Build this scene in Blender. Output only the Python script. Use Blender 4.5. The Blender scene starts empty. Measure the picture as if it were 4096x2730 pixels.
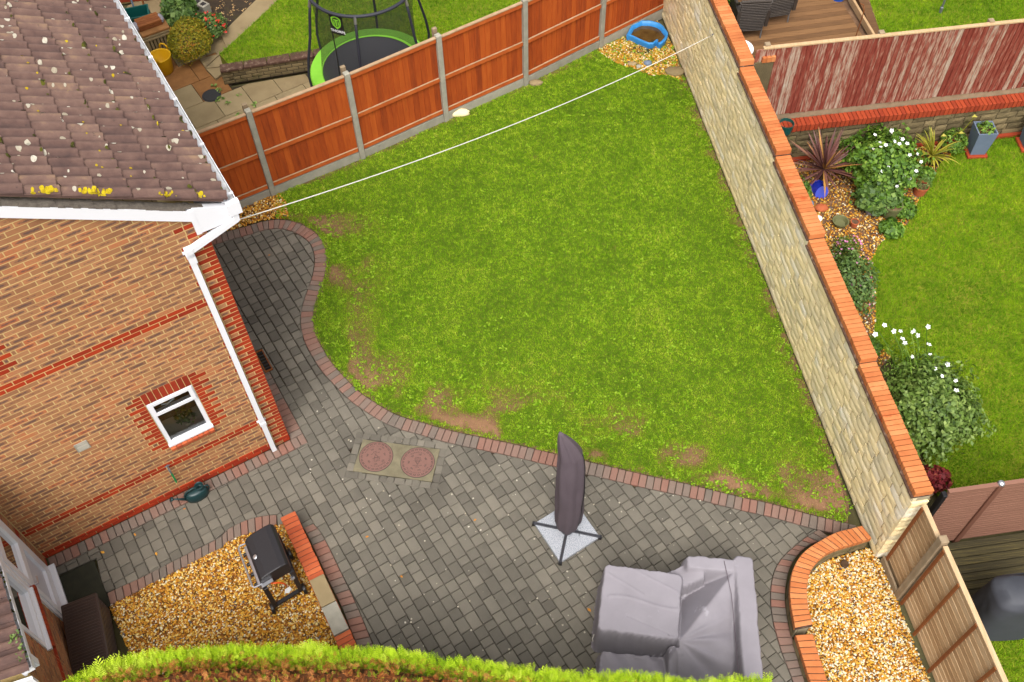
import bpy, math, random
import numpy as np
from mathutils import Matrix, Vector
random.seed(7); RNG = np.random.default_rng(7)
rad = math.radians
scene = bpy.context.scene
COL = scene.collection
# ---------------------------------------------------------------- camera, sky, sun, exposure
cam_data = bpy.data.cameras.new('camera'); cam = bpy.data.objects.new('camera', cam_data); COL.objects.link(cam)
cam_data.sensor_width = 36.0; cam_data.lens = 35.156; cam_data.clip_end = 2000
_p, _r = rad(54.51), rad(-1.91)
_f = Vector((0, math.cos(_p), -math.sin(_p))); _x = Vector((1, 0, 0)); _u = _x.cross(_f)
_R = _x*math.cos(_r) + _u*math.sin(_r); _U = -_x*math.sin(_r) + _u*math.cos(_r)
mw = Matrix((_R, _U, -_f)).transposed().to_4x4(); mw.translation = (0, 0, 12.8416)
cam.matrix_world = mw; scene.camera = cam
SUN_EL, SUN_AZ = 60.0, 186.0          # azimuth the light comes from, clockwise from +y
world = bpy.data.worlds.new('World'); scene.world = world; world.use_nodes = True
wn, wl = world.node_tree.nodes, world.node_tree.links
sky = wn.new('ShaderNodeTexSky'); sky.sky_type = 'NISHITA'; sky.sun_disc = False
sky.sun_elevation = rad(SUN_EL); sky.sun_rotation = rad(SUN_AZ); sky.dust_density = 6.0; sky.air_density = 1.0; sky.ozone_density = 0.5
hs = wn.new('ShaderNodeHueSaturation'); hs.inputs['Saturation'].default_value = 0.22
wl.new(sky.outputs['Color'], hs.inputs['Color'])
bg = wn['Background']; wl.new(hs.outputs['Color'], bg.inputs['Color']); bg.inputs['Strength'].default_value = 0.15
sd = bpy.data.lights.new('sun', 'SUN'); sun = bpy.data.objects.new('sun', sd); COL.objects.link(sun)
sd.energy = 1.1; sd.angle = rad(30); sd.color = (1.0, 0.965, 0.91)
_az, _el = rad(SUN_AZ), rad(SUN_EL)
_to = Vector((math.sin(_az)*math.cos(_el), math.cos(_az)*math.cos(_el), math.sin(_el)))
sun.rotation_euler = _to.to_track_quat('Z', 'Y').to_euler(); sun.location = (0, 0, 40)
vs = scene.view_settings; vs.view_transform = 'Standard'; vs.look = 'None'; vs.exposure = 0.95; vs.gamma = 1.0; vs.use_curve_mapping = False
scene.render.engine = 'CYCLES'
cy = scene.cycles; cy.use_denoising = True; cy.max_bounces = 6; cy.diffuse_bounces = 3; cy.glossy_bounces = 3; cy.transparent_max_bounces = 12; cy.transmission_bounces = 4
try:
    cy.denoiser = 'OPENIMAGEDENOISE'; cy.denoising_input_passes = 'RGB_ALBEDO_NORMAL'
except Exception: pass
cy.use_adaptive_sampling = False

# ---------------------------------------------------------------- helpers: objects
OFF = {}
def tag(o, label=None, cat=None, group=None, kind=None):
    if label: o['label'] = label
    if cat: o['category'] = cat
    if group: o['group'] = group
    if kind: o['kind'] = kind
    return o
def empty(name, loc, label=None, cat=None, group=None):
    o = bpy.data.objects.new(name, None); COL.objects.link(o); o.location = loc; o.empty_display_size = .2
    OFF[o.name] = np.array(loc, float); return tag(o, label, cat, group)
def link(name, me, parent=None, loc=None):
    o = bpy.data.objects.new(name, me); COL.objects.link(o)
    if parent is not None:
        o.parent = parent; OFF[o.name] = OFF[parent.name]
    else:
        o.location = loc if loc is not None else (0, 0, 0); OFF[o.name] = np.array(o.location, float)
    return o
class MB:
    """collects faces in world coordinates; build() links them as one mesh"""
    def __init__(s): s.v = []; s.f = []; s.r = []; s.t = []
    def add(s, verts, faces, rnd=None, uv=None):
        b = len(s.v); n = len(verts); s.v.extend([tuple(map(float, p)) for p in verts])
        s.f.extend([tuple(b+i for i in f) for f in faces])
        s.r.extend(list(rnd) if hasattr(rnd,'__len__') else [random.random() if rnd is None else rnd]*n)
        s.t.extend(uv if uv is not None else [(0, 0)]*n); return s
    def hexa(s, c8, rnd=None, uv=None):
        return s.add(c8, [(3,2,1,0),(4,5,6,7),(0,1,5,4),(1,2,6,5),(2,3,7,6),(3,0,4,7)], rnd, uv)
    def box(s, c, sz, ax=None, rnd=None):
        ax = ax if ax is not None else ((1,0,0),(0,1,0),(0,0,1))
        A = [np.array(a, float)*h/2 for a, h in zip(ax, sz)]; c = np.array(c, float)
        q = [(-1,-1,-1),(1,-1,-1),(1,1,-1),(-1,1,-1),(-1,-1,1),(1,-1,1),(1,1,1),(-1,1,1)]
        return s.hexa([c+a*A[0]+b*A[1]+e*A[2] for a, b, e in q], rnd)
    def bbox(s, c, sz, ax=None, bev=.01, rnd=None):
        """box with its edges chamfered"""
        ax = ax if ax is not None else ((1,0,0),(0,1,0),(0,0,1))
        A = [np.array(a, float) for a in ax]; c = np.array(c, float); h = np.array(sz, float)/2; bev = min(bev, min(h)*.9)
        V = []; idx = {}
        for i in range(3):
            for sg in (-1, 1):
                for a in (-1, 1):
                    for b in (-1, 1):
                        q = [0,0,0]; j, k = (i+1) % 3, (i+2) % 3
                        q[i] = sg*h[i]; q[j] = a*(h[j]-bev); q[k] = b*(h[k]-bev)
                        idx[(i,sg,a,b)] = len(V); V.append(c+A[0]*q[0]+A[1]*q[1]+A[2]*q[2])
        F = []
        for i in range(3):
            for sg in (-1, 1):
                l = [idx[(i,sg,-1,-1)], idx[(i,sg,1,-1)], idx[(i,sg,1,1)], idx[(i,sg,-1,1)]]
                F.append(l if sg > 0 else l[::-1])
        for i in range(3):
            j, k = (i+1) % 3, (i+2) % 3
            for a in (-1, 1):
                for b in (-1, 1):
                    # edge along axis i between faces j(sign a) and k(sign b)
                    # face j: (j,a,[k],[i]) ; face k: (k,b,[i],[j])
                    l = [idx[(j,a,b,-1)], idx[(j,a,b,1)], idx[(k,b,1,a)], idx[(k,b,-1,a)]]
                    F.append(l if a*b > 0 else l[::-1])
        for a in (-1, 1):
            for b in (-1, 1):
                for e in (-1, 1):
                    l = [idx[(0,a,b,e)], idx[(1,b,e,a)], idx[(2,e,a,b)]]
                    F.append(l if a*b*e > 0 else l[::-1])
        return s.add(V, F, rnd)
    def prism(s, poly, z0, z1, bev=.006, rnd=None, tilt=0.0, shrink=0.0):
        P = np.array(poly, float); n = len(P)
        if np.sum(P[:,0]*np.roll(P[:,1],-1)-np.roll(P[:,0],-1)*P[:,1]) < 0: P = P[::-1]
        c = P.mean(0)
        if shrink: P = inset(P, shrink)
        Q = inset(P, bev) if bev else P
        tx, ty = (random.uniform(-tilt, tilt), random.uniform(-tilt, tilt)) if tilt else (0, 0)
        zz = lambda p, z: z+(p[0]-c[0])*tx+(p[1]-c[1])*ty
        V = [(p[0], p[1], z0) for p in P]
        V += [(p[0], p[1], zz(p, z1-bev)) for p in P]
        F = [(i, (i+1) % n, n+(i+1) % n, n+i) for i in range(n)]
        if bev:
            V += [(p[0], p[1], zz(p, z1)) for p in Q]
            F += [(n+i, n+(i+1) % n, 2*n+(i+1) % n, 2*n+i) for i in range(n)]
            F.append(tuple(range(2*n, 3*n)))
        else: F.append(tuple(range(n, 2*n)))
        return s.add(V, F, rnd)
    def tube(s, path, r, seg=8, rnd=None, caps=True):
        P = [Vector(p) for p in path]; n = len(P); rs = r if hasattr(r, '__len__') else [r]*n
        V = []; F = []; up = None
        for i in range(n):
            t = (P[min(i+1, n-1)]-P[max(i-1, 0)]).normalized()
            if up is None: up = Vector((0,0,1)) if abs(t.z) < .9 else Vector((1,0,0))
            a = t.cross(up).normalized(); b = a.cross(t).normalized(); up = b
            for k in range(seg):
                q = 2*math.pi*k/seg; V.append(P[i]+(a*math.cos(q)+b*math.sin(q))*rs[i])
        for i in range(n-1):
            for k in range(seg):
                F.append((i*seg+k, i*seg+(k+1) % seg, (i+1)*seg+(k+1) % seg, (i+1)*seg+k))
        if caps: F.append(tuple(range(seg))[::-1]); F.append(tuple((n-1)*seg+k for k in range(seg)))
        return s.add(V, F, rnd)
    def lathe(s, prof, c, seg=24, ax=None, rnd=None, sc=(1,1), caps=True):
        """prof: (radius, height) pairs"""
        ax = ax if ax is not None else ((1,0,0),(0,1,0),(0,0,1)); A = [np.array(a, float) for a in ax]; c = np.array(c, float)
        V = []; F = []; n = len(prof)
        for r_, h in prof:
            for k in range(seg):
                q = 2*math.pi*k/seg; V.append(c+A[0]*r_*sc[0]*math.cos(q)+A[1]*r_*sc[1]*math.sin(q)+A[2]*h)
        for i in range(n-1):
            for k in range(seg): F.append((i*seg+k, i*seg+(k+1) % seg, (i+1)*seg+(k+1) % seg, (i+1)*seg+k))
        if caps and prof[0][0] > 1e-4: F.append(tuple(range(seg))[::-1])
        if caps and prof[-1][0] > 1e-4: F.append(tuple((n-1)*seg+k for k in range(seg)))
        return s.add(V, F, rnd)
    def build(s, name, mat, parent=None, loc=None, smooth=False, kind=None):
        if parent is None and loc is None: loc = (0, 0, 0)
        off = OFF[parent.name] if parent is not None else np.array(loc, float)
        me = bpy.data.meshes.new(name); me.from_pydata((np.array(s.v)-off).tolist(), [], s.f)
        me.attributes.new('rnd', 'FLOAT', 'POINT').data.foreach_set('value', np.array(s.r, np.float32))
        if any(t != (0, 0) for t in s.t[:16]):
            u = np.zeros((len(s.t), 3), np.float32); u[:, :2] = np.array(s.t); me.attributes.new('buv', 'FLOAT_VECTOR', 'POINT').data.foreach_set('vector', u.ravel())
        if smooth: me.polygons.foreach_set('use_smooth', [True]*len(me.polygons))
        me.materials.append(mat); me.update()
        o = link(name, me, parent, loc)
        if kind: o['kind'] = kind
        return o
def inset(P, dlt):
    P = np.array(P, float); n = len(P); out = []
    for i in range(n):
        a, b, c = P[i-1], P[i], P[(i+1) % n]
        e1 = b-a; e2 = c-b; l1 = np.linalg.norm(e1)+1e-9; l2 = np.linalg.norm(e2)+1e-9; e1 = e1/l1; e2 = e2/l2
        n1 = np.array((-e1[1], e1[0])); n2 = np.array((-e2[1], e2[0])); m = n1+n2; k = max(.35, 1+n1@n2)
        out.append(b+m*min(dlt/k, .45*min(l1, l2)))
    return np.array(out)
def raw(name, V, F, R, mat, parent=None, loc=None, kind=None, smooth=False):
    """numpy arrays -> one mesh (F: n x 3 or n x 4)"""
    V = np.asarray(V, np.float32); F = np.asarray(F, np.int32)
    off = OFF[parent.name] if parent is not None else np.array(loc if loc is not None else (0,0,0), float)
    me = bpy.data.meshes.new(name); k = F.shape[1]
    me.vertices.add(len(V)); me.vertices.foreach_set('co', (V-off.astype(np.float32)).ravel())
    me.loops.add(F.size); me.loops.foreach_set('vertex_index', F.ravel())
    me.polygons.add(len(F)); me.polygons.foreach_set('loop_start', np.arange(0, F.size, k, dtype=np.int32))
    me.polygons.foreach_set('loop_total', np.full(len(F), k, np.int32))
    if smooth: me.polygons.foreach_set('use_smooth', np.ones(len(F), bool))
    me.update(calc_edges=True); me.validate()
    me.attributes.new('rnd', 'FLOAT', 'POINT').data.foreach_set('value', np.asarray(R, np.float32))
    me.materials.append(mat); o = link(name, me, parent, loc)
    if kind: o['kind'] = kind
    return o
CAMP = np.array((0, 0, 12.8416))
def pieces(name, items, mat, parent, limit=300, restname=None, smooth=False):
    """items: list of MB (one piece each). The ones nearest the camera become objects of their own, the rest one joined part."""
    sc = sorted(range(len(items)), key=lambda i: np.linalg.norm(np.mean(items[i].v, 0)-CAMP))
    for i in sc[:limit]: items[i].build(name, mat, parent, smooth=smooth)
    if len(items) > limit:
        m = MB()
        for i in sc[limit:]:
            q = items[i]; b = len(m.v); m.v += q.v; m.r += q.r; m.t += q.t; m.f += [tuple(b+j for j in f) for f in q.f]
        m.build(restname or name+'_field', mat, parent, kind='stuff', smooth=smooth)
def copy_tree(o, parent=None):
    c = o.copy(); COL.objects.link(c); c.parent = parent
    for ch in o.children: copy_tree(ch, c)
    return c
GLYPH = {}
def glyph(body, ext=.001):
    if body not in GLYPH:
        cu = bpy.data.curves.new('glyph', 'FONT'); cu.body = body; cu.size = 1.0; cu.align_x = 'CENTER'; cu.align_y = 'CENTER'; cu.extrude = ext; cu.resolution_u = 2
        tmp = bpy.data.objects.new('glyph', cu); COL.objects.link(tmp); me = bpy.data.meshes.new_from_object(tmp.evaluated_get(bpy.context.evaluated_depsgraph_get())); bpy.data.objects.remove(tmp)
        GLYPH[body] = ([v.co.copy() for v in me.vertices], [tuple(p.vertices) for p in me.polygons]); bpy.data.meshes.remove(me)
    return GLYPH[body]
for _b in list('WOsmaDrainvCodInpectohC ')+['CLASS A','BS EN 124','LOAD 15kN','DO NOT LIFT','OSMA','THORPE']: glyph(_b)
# ---------------------------------------------------------------- helpers: curves and polygons
def resample(pts, step=None, n=None):
    P = np.array(pts, float); L = np.r_[0, np.cumsum(np.linalg.norm(np.diff(P, axis=0), axis=1))]
    if n is None: n = max(2, int(round(L[-1]/step))+1)
    t = np.linspace(0, L[-1], n); return np.stack([np.interp(t, L, P[:,i]) for i in range(P.shape[1])], 1)
def smooth_line(pts, it=3):
    P = np.array(pts, float)
    for _ in range(it):
        Q = .75*P[:-1]+.25*P[1:]; R_ = .25*P[:-1]+.75*P[1:]
        P = np.vstack([P[:1], np.stack([Q, R_], 1).reshape(-1, P.shape[1]), P[-1:]])
    return P
def offset_line(P, dlt):
    P = np.array(P, float); T = np.gradient(P, axis=0); T /= np.linalg.norm(T, axis=1)[:, None]+1e-9
    return P+np.stack([-T[:,1], T[:,0]], 1)*dlt
def inside(pts, poly):
    pts = np.asarray(pts, float); poly = np.asarray(poly, float); x, y = pts[:,0], pts[:,1]; r = np.zeros(len(pts), bool)
    j = len(poly)-1
    for i in range(len(poly)):
        xi, yi = poly[i]; xj, yj = poly[j]
        if yi != yj: r ^= ((yi > y) != (yj > y)) & (x < (xj-xi)*(y-yi)/(yj-yi)+xi)
        j = i
    return r
def clip_convex(subject, window):
    out = [np.array(p, float) for p in subject]; W = np.array(window, float)
    if np.sum(W[:,0]*np.roll(W[:,1],-1)-np.roll(W[:,0],-1)*W[:,1]) < 0: W = W[::-1]
    for i in range(len(W)):
        a, b = W[i], W[(i+1) % len(W)]; e = b-a; nrm = np.array((-e[1], e[0])); inp = out; out = []
        if not inp: return []
        for k in range(len(inp)):
            p, q = inp[k-1], inp[k]; dp, dq = (p-a)@nrm, (q-a)@nrm
            if dp*dq < 0: out.append(p+(q-p)*dp/(dp-dq))
            if dq >= 0: out.append(q)
    res = []
    for p in out:
        if not res or np.linalg.norm(p-res[-1]) > .004: res.append(p)
    if len(res) > 1 and np.linalg.norm(res[0]-res[-1]) < .004: res.pop()
    return res
def area(P):
    P = np.array(P); return abs(np.sum(P[:,0]*np.roll(P[:,1],-1)-np.roll(P[:,0],-1)*P[:,1]))/2
def scatter(poly, dens, rng=RNG):
    P = np.array(poly, float); lo, hi = P.min(0), P.max(0); n = int((hi-lo)[0]*(hi-lo)[1]*dens)
    q = rng.uniform(lo, hi, (n, 2)); return q[inside(q, P)]
def vnoise(x, y, seed=0):
    """smooth value noise, 0..1"""
    xi, yi = np.floor(x).astype(np.int64), np.floor(y).astype(np.int64); fx, fy = x-xi, y-yi; fx = fx*fx*(3-2*fx); fy = fy*fy*(3-2*fy)
    def h(a, b):
        k = (a*374761393+b*668265263+seed*974711) & 0x7fffffff; k = ((k ^ (k >> 13))*1274126177) & 0x7fffffff; return ((k ^ (k >> 16)) & 0xffff)/65535.
    return (h(xi, yi)*(1-fx)+h(xi+1, yi)*fx)*(1-fy)+(h(xi, yi+1)*(1-fx)+h(xi+1, yi+1)*fx)*fy
def fnoise(x, y, seed=0, o=3):
    s_ = 0; a = 1; t = 0
    for i in range(o): s_ = s_+a*vnoise(x*2**i, y*2**i, seed+i*17); t += a; a *= .5
    return s_/t
def sheet(name, poly, z, mat, parent=None, kind='structure'):
    m = MB(); m.add([(p[0], p[1], z) for p in poly], [tuple(range(len(poly)))]); P = np.array(poly)
    if np.sum(P[:,0]*np.roll(P[:,1],-1)-np.roll(P[:,0],-1)*P[:,1]) < 0: m.f = [m.f[0][::-1]]
    return m.build(name, mat, parent, kind=kind)
# ---------------------------------------------------------------- helpers: materials
KC = 0.66     # photographed colour -> surface colour
def lin(c, k=KC):
    f = lambda v: v/12.92 if v <= .04045 else ((v+.055)/1.055)**2.4
    return tuple(min(.85, f(x/255.)*k) for x in c)+(1,)
def mat(name, stops, wr=1.0, wn=0.0, nscale=5, rough=.85, speck=0., sscale=120, bump=0., bscale=60, spec=.3, metal=0., smudge=None, patch=None, stretch=None, k=KC, trans=0, detail=4):
    """colour ramp driven by the piece's own random value (wr) plus noise (wn); speck = fine grain; patch = list of (colour, scale, threshold, softness)"""
    m = bpy.data.materials.new(name); m.use_nodes = True; nt = m.node_tree; N, L = nt.nodes, nt.links
    b = N['Principled BSDF']; b.inputs['Roughness'].default_value = rough; b.inputs['Specular IOR Level'].default_value = spec; b.inputs['Metallic'].default_value = metal
    geo = N.new('ShaderNodeNewGeometry'); pos = geo.outputs['Position']
    if stretch:
        mp = N.new('ShaderNodeMapping'); mp.vector_type = 'POINT'; L.new(pos, mp.inputs['Vector']); mp.inputs['Rotation'].default_value = stretch[0]; mp.inputs['Scale'].default_value = stretch[1]; spos = mp.outputs[0]
    else: spos = pos
    def noise(sc, dt=4, vec=None, ro=.6):
        t = N.new('ShaderNodeTexNoise'); t.inputs['Scale'].default_value = sc; t.inputs['Detail'].default_value = dt; t.inputs['Roughness'].default_value = ro; L.new(vec or pos, t.inputs['Vector']); return t.outputs['Fac']
    def math_(op, a, b_=None, clamp=False):
        t = N.new('ShaderNodeMath'); t.operation = op; t.use_clamp = clamp
        for i, v in enumerate((a, b_)):
            if v is None: continue
            if isinstance(v, (int, float)): t.inputs[i].default_value = v
            else: L.new(v, t.inputs[i])
        return t.outputs[0]
    at = N.new('ShaderNodeAttribute'); at.attribute_name = 'rnd'; val = math_('MULTIPLY', at.outputs['Fac'], wr)
    if wn:
        nn = math_('MULTIPLY', math_('SUBTRACT', noise(nscale, detail, spos), .5), wn*2.2)
        val = math_('ADD', math_('ADD', val, nn), (1-wr)*.5)
    cr = N.new('ShaderNodeValToRGB'); el = cr.color_ramp.elements
    while len(el) < len(stops): el.new(.5)
    for e, (p_, c_) in zip(el, sorted(stops, key=lambda q: q[0])): e.position = p_; e.color = lin(c_, k)
    L.new(val, cr.inputs['Fac']); col = cr.outputs['Color']
    def mix(fac, a, b_, mode='MIX'):
        t = N.new('ShaderNodeMix'); t.data_type = 'RGBA'; t.blend_type = mode
        if isinstance(fac, (int, float)): t.inputs[0].default_value = fac
        else: L.new(fac, t.inputs[0])
        for i, v in ((6, a), (7, b_)):
            if isinstance(v, tuple): t.inputs[i].default_value = v
            else: L.new(v, t.inputs[i])
        return t.outputs[2]
    if smudge:
        ub = N.new('ShaderNodeAttribute'); ub.attribute_name = 'buv'; sx = N.new('ShaderNodeSeparateXYZ'); L.new(ub.outputs['Vector'], sx.inputs[0])
        u2 = math_('POWER', math_('ABSOLUTE', sx.outputs[0]), 5.0); v2 = math_('POWER', math_('ABSOLUTE', sx.outputs[1]), 2.0)
        core = math_('SUBTRACT', math_('SUBTRACT', 1.0, u2), v2, True)
        q = math_('MULTIPLY', core, math_('ADD', noise(38, 5, None, .75), math_('MULTIPLY', math_('SINE', math_('MULTIPLY', at.outputs['Fac'], 41.)), .16)))
        q = math_('MULTIPLY', math_('SUBTRACT', q, smudge[1]), 4.5, True)
        col = mix(math_('MULTIPLY', q, smudge[2]), col, lin(smudge[0], k))
    for pc, ps, th, sf in (patch or []):
        q = math_('DIVIDE', math_('SUBTRACT', noise(ps, 5, spos if stretch else None), th), sf, True)
        col = mix(q, col, lin(pc, k))
    if speck:
        q = math_('ADD', math_('MULTIPLY', math_('SUBTRACT', noise(sscale, 3, None, .8), .5), speck*3.0), 1.0)
        t = N.new('ShaderNodeVectorMath'); t.operation = 'SCALE'; L.new(col, t.inputs[0]); L.new(q, t.inputs['Scale']); col = t.outputs[0]
    L.new(col, b.inputs['Base Color'])
    if bump:
        bp = N.new('ShaderNodeBump'); bp.inputs['Strength'].default_value = bump; bp.inputs['Distance'].default_value = .01; L.new(noise(bscale, 4), bp.inputs['Height']); L.new(bp.outputs[0], b.inputs['Normal'])
    if trans:
        tr = N.new('ShaderNodeBsdfTranslucent'); L.new(col, tr.inputs[0]); mx = N.new('ShaderNodeMixShader'); mx.inputs[0].default_value = trans
        L.new(b.outputs[0], mx.inputs[1]); L.new(tr.outputs[0], mx.inputs[2]); L.new(mx.outputs[0], N['Material Output'].inputs[0])
    return m
def glass(name, tint, tr):
    m = bpy.data.materials.new(name); m.use_nodes = True; N, L = m.node_tree.nodes, m.node_tree.links; N.remove(N['Principled BSDF'])
    g1 = N.new('ShaderNodeBsdfGlossy'); g1.inputs['Roughness'].default_value = .02; t1 = N.new('ShaderNodeBsdfTransparent'); t1.inputs[0].default_value = lin(tint, 1)
    fr = N.new('ShaderNodeFresnel'); fr.inputs[0].default_value = 1.5; mx = N.new('ShaderNodeMixShader')
    L.new(fr.outputs[0], mx.inputs[0]); L.new(t1.outputs[0], mx.inputs[1]); L.new(g1.outputs[0], mx.inputs[2]); L.new(mx.outputs[0], N['Material Output'].inputs[0]); return m
def flat(name, c, rough=.6, spec=.4, metal=0., speck=.0, sscale=200, bump=0, bscale=80, k=KC): return mat(name, [(0, c), (1, c)], 0, 0, rough=rough, spec=spec, metal=metal, speck=speck, sscale=sscale, bump=bump, bscale=bscale, k=k)
X_ = {}
X_['brick'] = mat('buff_brick', [(0,(150,104,74)),(.3,(176,122,82)),(.7,(194,138,94)),(.93,(198,120,76)),(1,(190,100,60))], .85, .2, 9, .9, .16, 260, .25, 140, smudge=((84,70,72), .38, .75))
X_['redbrick'] = mat('red_brick', [(0,(150,44,16)),(.5,(176,54,18)),(1,(192,66,26))], .8, .25, 14, .8, .14, 240, .2, 120)
X_['soldier'] = mat('soldier_red_brick', [(0,(146,42,18)),(1,(176,58,26))], .8, .2, 14, .8, .12, 240)
X_['mortar'] = mat('yellow_mortar', [(0,(212,180,112)),(1,(236,208,148))], 0, .6, 6, .95, .15, 300, .3, 200)
X_['cope'] = mat('orange_coping_brick', [(0,(186,104,54)),(.5,(210,126,70)),(1,(222,146,90))], .7, .3, 7, .75, .08, 300, .15, 160, patch=[((190,74,22), 3.2, .62, .1)])
X_['cope_old'] = mat('worn_red_coping_brick', [(0,(178,80,44)),(.5,(200,96,54)),(1,(214,112,66))], .8, .3, 8, .8, .14, 260, .2, 120, patch=[((206,196,190), 9., .72, .05)])
X_['cope_dull'] = mat('red_edge_brick', [(0,(150,54,26)),(1,(184,74,36))], .8, .25, 8, .85, .16, 220, .2, 120)
X_['tile'] = mat('brown_roof_tile', [(0,(84,66,62)),(.35,(110,84,76)),(.7,(132,104,92)),(1,(164,132,104))], .62, .5, 6, .92, .22, 230, .35, 130, patch=[((66,58,56), 11, .66, .12), ((176,144,104), 15, .72, .16)])
X_['pvc'] = flat('white_pvc', (246,246,250), .35, .5, speck=.015, sscale=40, k=.72)
X_['pvc_dirty'] = mat('stained_white_pvc', [(0,(236,236,238)),(.6,(244,244,246)),(1,(150,144,130))], 0, .8, 9, .45, .05, 200, k=.7)
X_['bedding'] = mat('grey_verge_mortar', [(0,(92,84,76)),(1,(140,130,118))], 0, .8, 18, .95, .3, 150, .6, 90, patch=[((50,44,40), 13, .62, .1)])
X_['paver'] = mat('grey_block_paver', [(0,(96,90,80)),(.3,(110,104,93)),(.75,(128,121,108)),(1,(138,130,116))], .6, .5, 1.1, .92, .3, 330, .5, 240, patch=[((92,72,54), 2.2, .68, .2)])
X_['paver_red'] = mat('reddish_edge_paver', [(0,(116,108,98)),(.25,(134,117,105)),(.6,(146,115,101)),(1,(152,107,91))], .85, .2, 2, .92, .3, 330, .5, 240)
X_['insp'] = mat('lichened_grey_slab', [(0,(104,96,74)),(.5,(126,118,94)),(1,(146,136,108))], 0, .8, 5, .95, .25, 200, .3, 90)
X_['joint'] = mat('dark_joint_sand', [(0,(46,38,28)),(.6,(64,52,38)),(1,(70,66,30))], 0, .9, 4, .98, .3, 200, .5, 150)
X_['soil'] = mat('brown_soil', [(0,(80,58,44)),(.5,(120,90,66)),(1,(150,116,88))], 0, .9, 5, .98, .4, 160, .8, 80)
X_['ground'] = mat('earth', [(0,(84,76,50)),(1,(104,98,60))], 0, .8, 2, .98, .3, 60)
X_['grass'] = mat('lawn_grass', [(0,(72,108,10)),(.3,(110,152,14)),(.6,(146,182,24)),(.85,(186,206,56)),(1,(202,194,92))], .8, .25, .9, .8, 0, spec=.2, trans=.3, k=.92)
X_['turf'] = mat('mossy_turf', [(0,(84,108,12)),(.25,(104,116,20)),(.45,(112,96,44)),(.65,(124,92,64)),(1,(150,112,82))], .85, .22, 14, .95, .5, 150, .8, 60, k=.72)
X_['grass_r'] = mat('lush_grass', [(0,(68,106,8)),(.4,(108,150,12)),(.75,(146,178,20)),(1,(182,190,54))], .8, .3, .8, .8, 0, spec=.2, trans=.3, k=.92)
X_['turf_g'] = mat('green_turf', [(0,(84,100,12)),(.5,(112,128,16)),(1,(132,124,40))], 0, .8, 2, .95, .4, 150, .6, 60, k=.78)
X_['drygrass'] = mat('dry_grass', [(0,(148,110,74)),(.5,(184,146,100)),(1,(206,176,120))], 1, 0, rough=.9)
X_['weed'] = mat('broad_weed_leaf', [(0,(96,138,16)),(.5,(130,170,26)),(1,(168,196,60))], 1, 0, rough=.75, spec=.15, trans=.25, k=.75)
X_['pebble'] = mat('golden_pebble', [(0,(124,74,22)),(.2,(180,110,22)),(.45,(220,152,28)),(.68,(236,182,60)),(.84,(244,218,140)),(.94,(248,240,216)),(.98,(130,116,108)),(1,(100,92,96))], 1, .06, 60, .6, .1, 300, spec=.4)
X_['gravelbed'] = mat('gravel_bed', [(0,(104,70,30)),(1,(150,104,46))], 0, .9, 30, .98, .4, 200)
X_['stone'] = mat('buff_split_stone', [(0,(186,174,146)),(.3,(210,192,150)),(.6,(228,206,156)),(1,(214,206,188))], .75, .35, 3, .95, .2, 220, .4, 70, k=1.0, patch=[((150,142,132), 2.2, .68, .14), ((228,202,134), 3., .66, .2)])
X_['stone_dk'] = mat('mossy_dark_stone', [(0,(96,84,58)),(.5,(124,108,76)),(1,(146,128,92))], .7, .4, 6, .95, .25, 200, .7, 60, patch=[((72,76,28), 2.2, .58, .12)])
X_['stone_mortar'] = mat('stone_mortar', [(0,(158,146,120)),(1,(190,176,144))], 0, .7, 8, .96, .25, 200)
X_['creasing'] = mat('dark_tile_creasing', [(0,(74,52,42)),(.6,(98,70,56)),(1,(160,140,120))], 0, .9, 12, .95, .3, 200, .5, 60)
X_['concrete'] = mat('concrete', [(0,(148,142,128)),(.6,(172,166,150)),(1,(190,182,164))], .4, .6, 6, .95, .2, 200, .3, 90, patch=[((120,112,92), 5, .68, .15)])
X_['fence'] = mat('orange_stained_fence_board', [(0,(146,58,14)),(.4,(178,76,18)),(.75,(196,90,24)),(1,(206,100,32))], .6, .5, 3, .85, .14, 200, .2, 60, stretch=((0,0,0),(6,6,.8)), patch=[((196,150,120), 4.5, .74, .08), ((112,60,16), 2.4, .64, .2)])
X_['rail'] = mat('orange_fence_rail', [(0,(176,74,22)),(.6,(204,98,36)),(1,(214,120,60))], .3, .6, 5, .85, .15, 200)
X_['rail_top'] = mat('weathered_capping', [(0,(164,124,88)),(1,(200,172,138))], .2, .7, 7, .9, .15, 200)
X_['oldfence'] = mat('peeling_red_fence_board', [(0,(118,46,32)),(.3,(142,60,44)),(.48,(156,86,68)),(.68,(184,148,126)),(1,(204,190,170))], .5, .62, 3.6, .92, .3, 120, .3, 50, stretch=((0,0,0),(9,9,1.3)))
X_['oldfence_fresh'] = mat('brown_overpainted_board', [(0,(96,40,20)),(1,(122,52,26))], .6, .3, 3, .7, .12, 200)
X_['wood'] = mat('pale_weathered_wood', [(0,(172,136,96)),(.5,(206,170,126)),(1,(226,196,156))], .6, .5, 3, .88, .14, 160, .25, 70, stretch=((0,0,rad(8)),(12,1.2,12)), patch=[((110,66,34), 6, .76, .05)])
X_['batten'] = mat('brown_batten', [(0,(124,66,28)),(1,(160,96,46))], .4, .6, 8, .85, .2, 160)
X_['oldpost'] = mat('grey_weathered_post', [(0,(140,118,90)),(1,(178,156,126))], .3, .7, 6, .92, .2, 160, .4, 60)
X_['deck'] = mat('brown_deck_board', [(0,(96,66,38)),(.5,(124,88,54)),(1,(150,110,70))], .6, .5, 3, .85, .2, 160, .25, 60, stretch=((0,0,rad(-9)),(1.,14,14)), patch=[((56,40,28), 7, .76, .05)])
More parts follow.
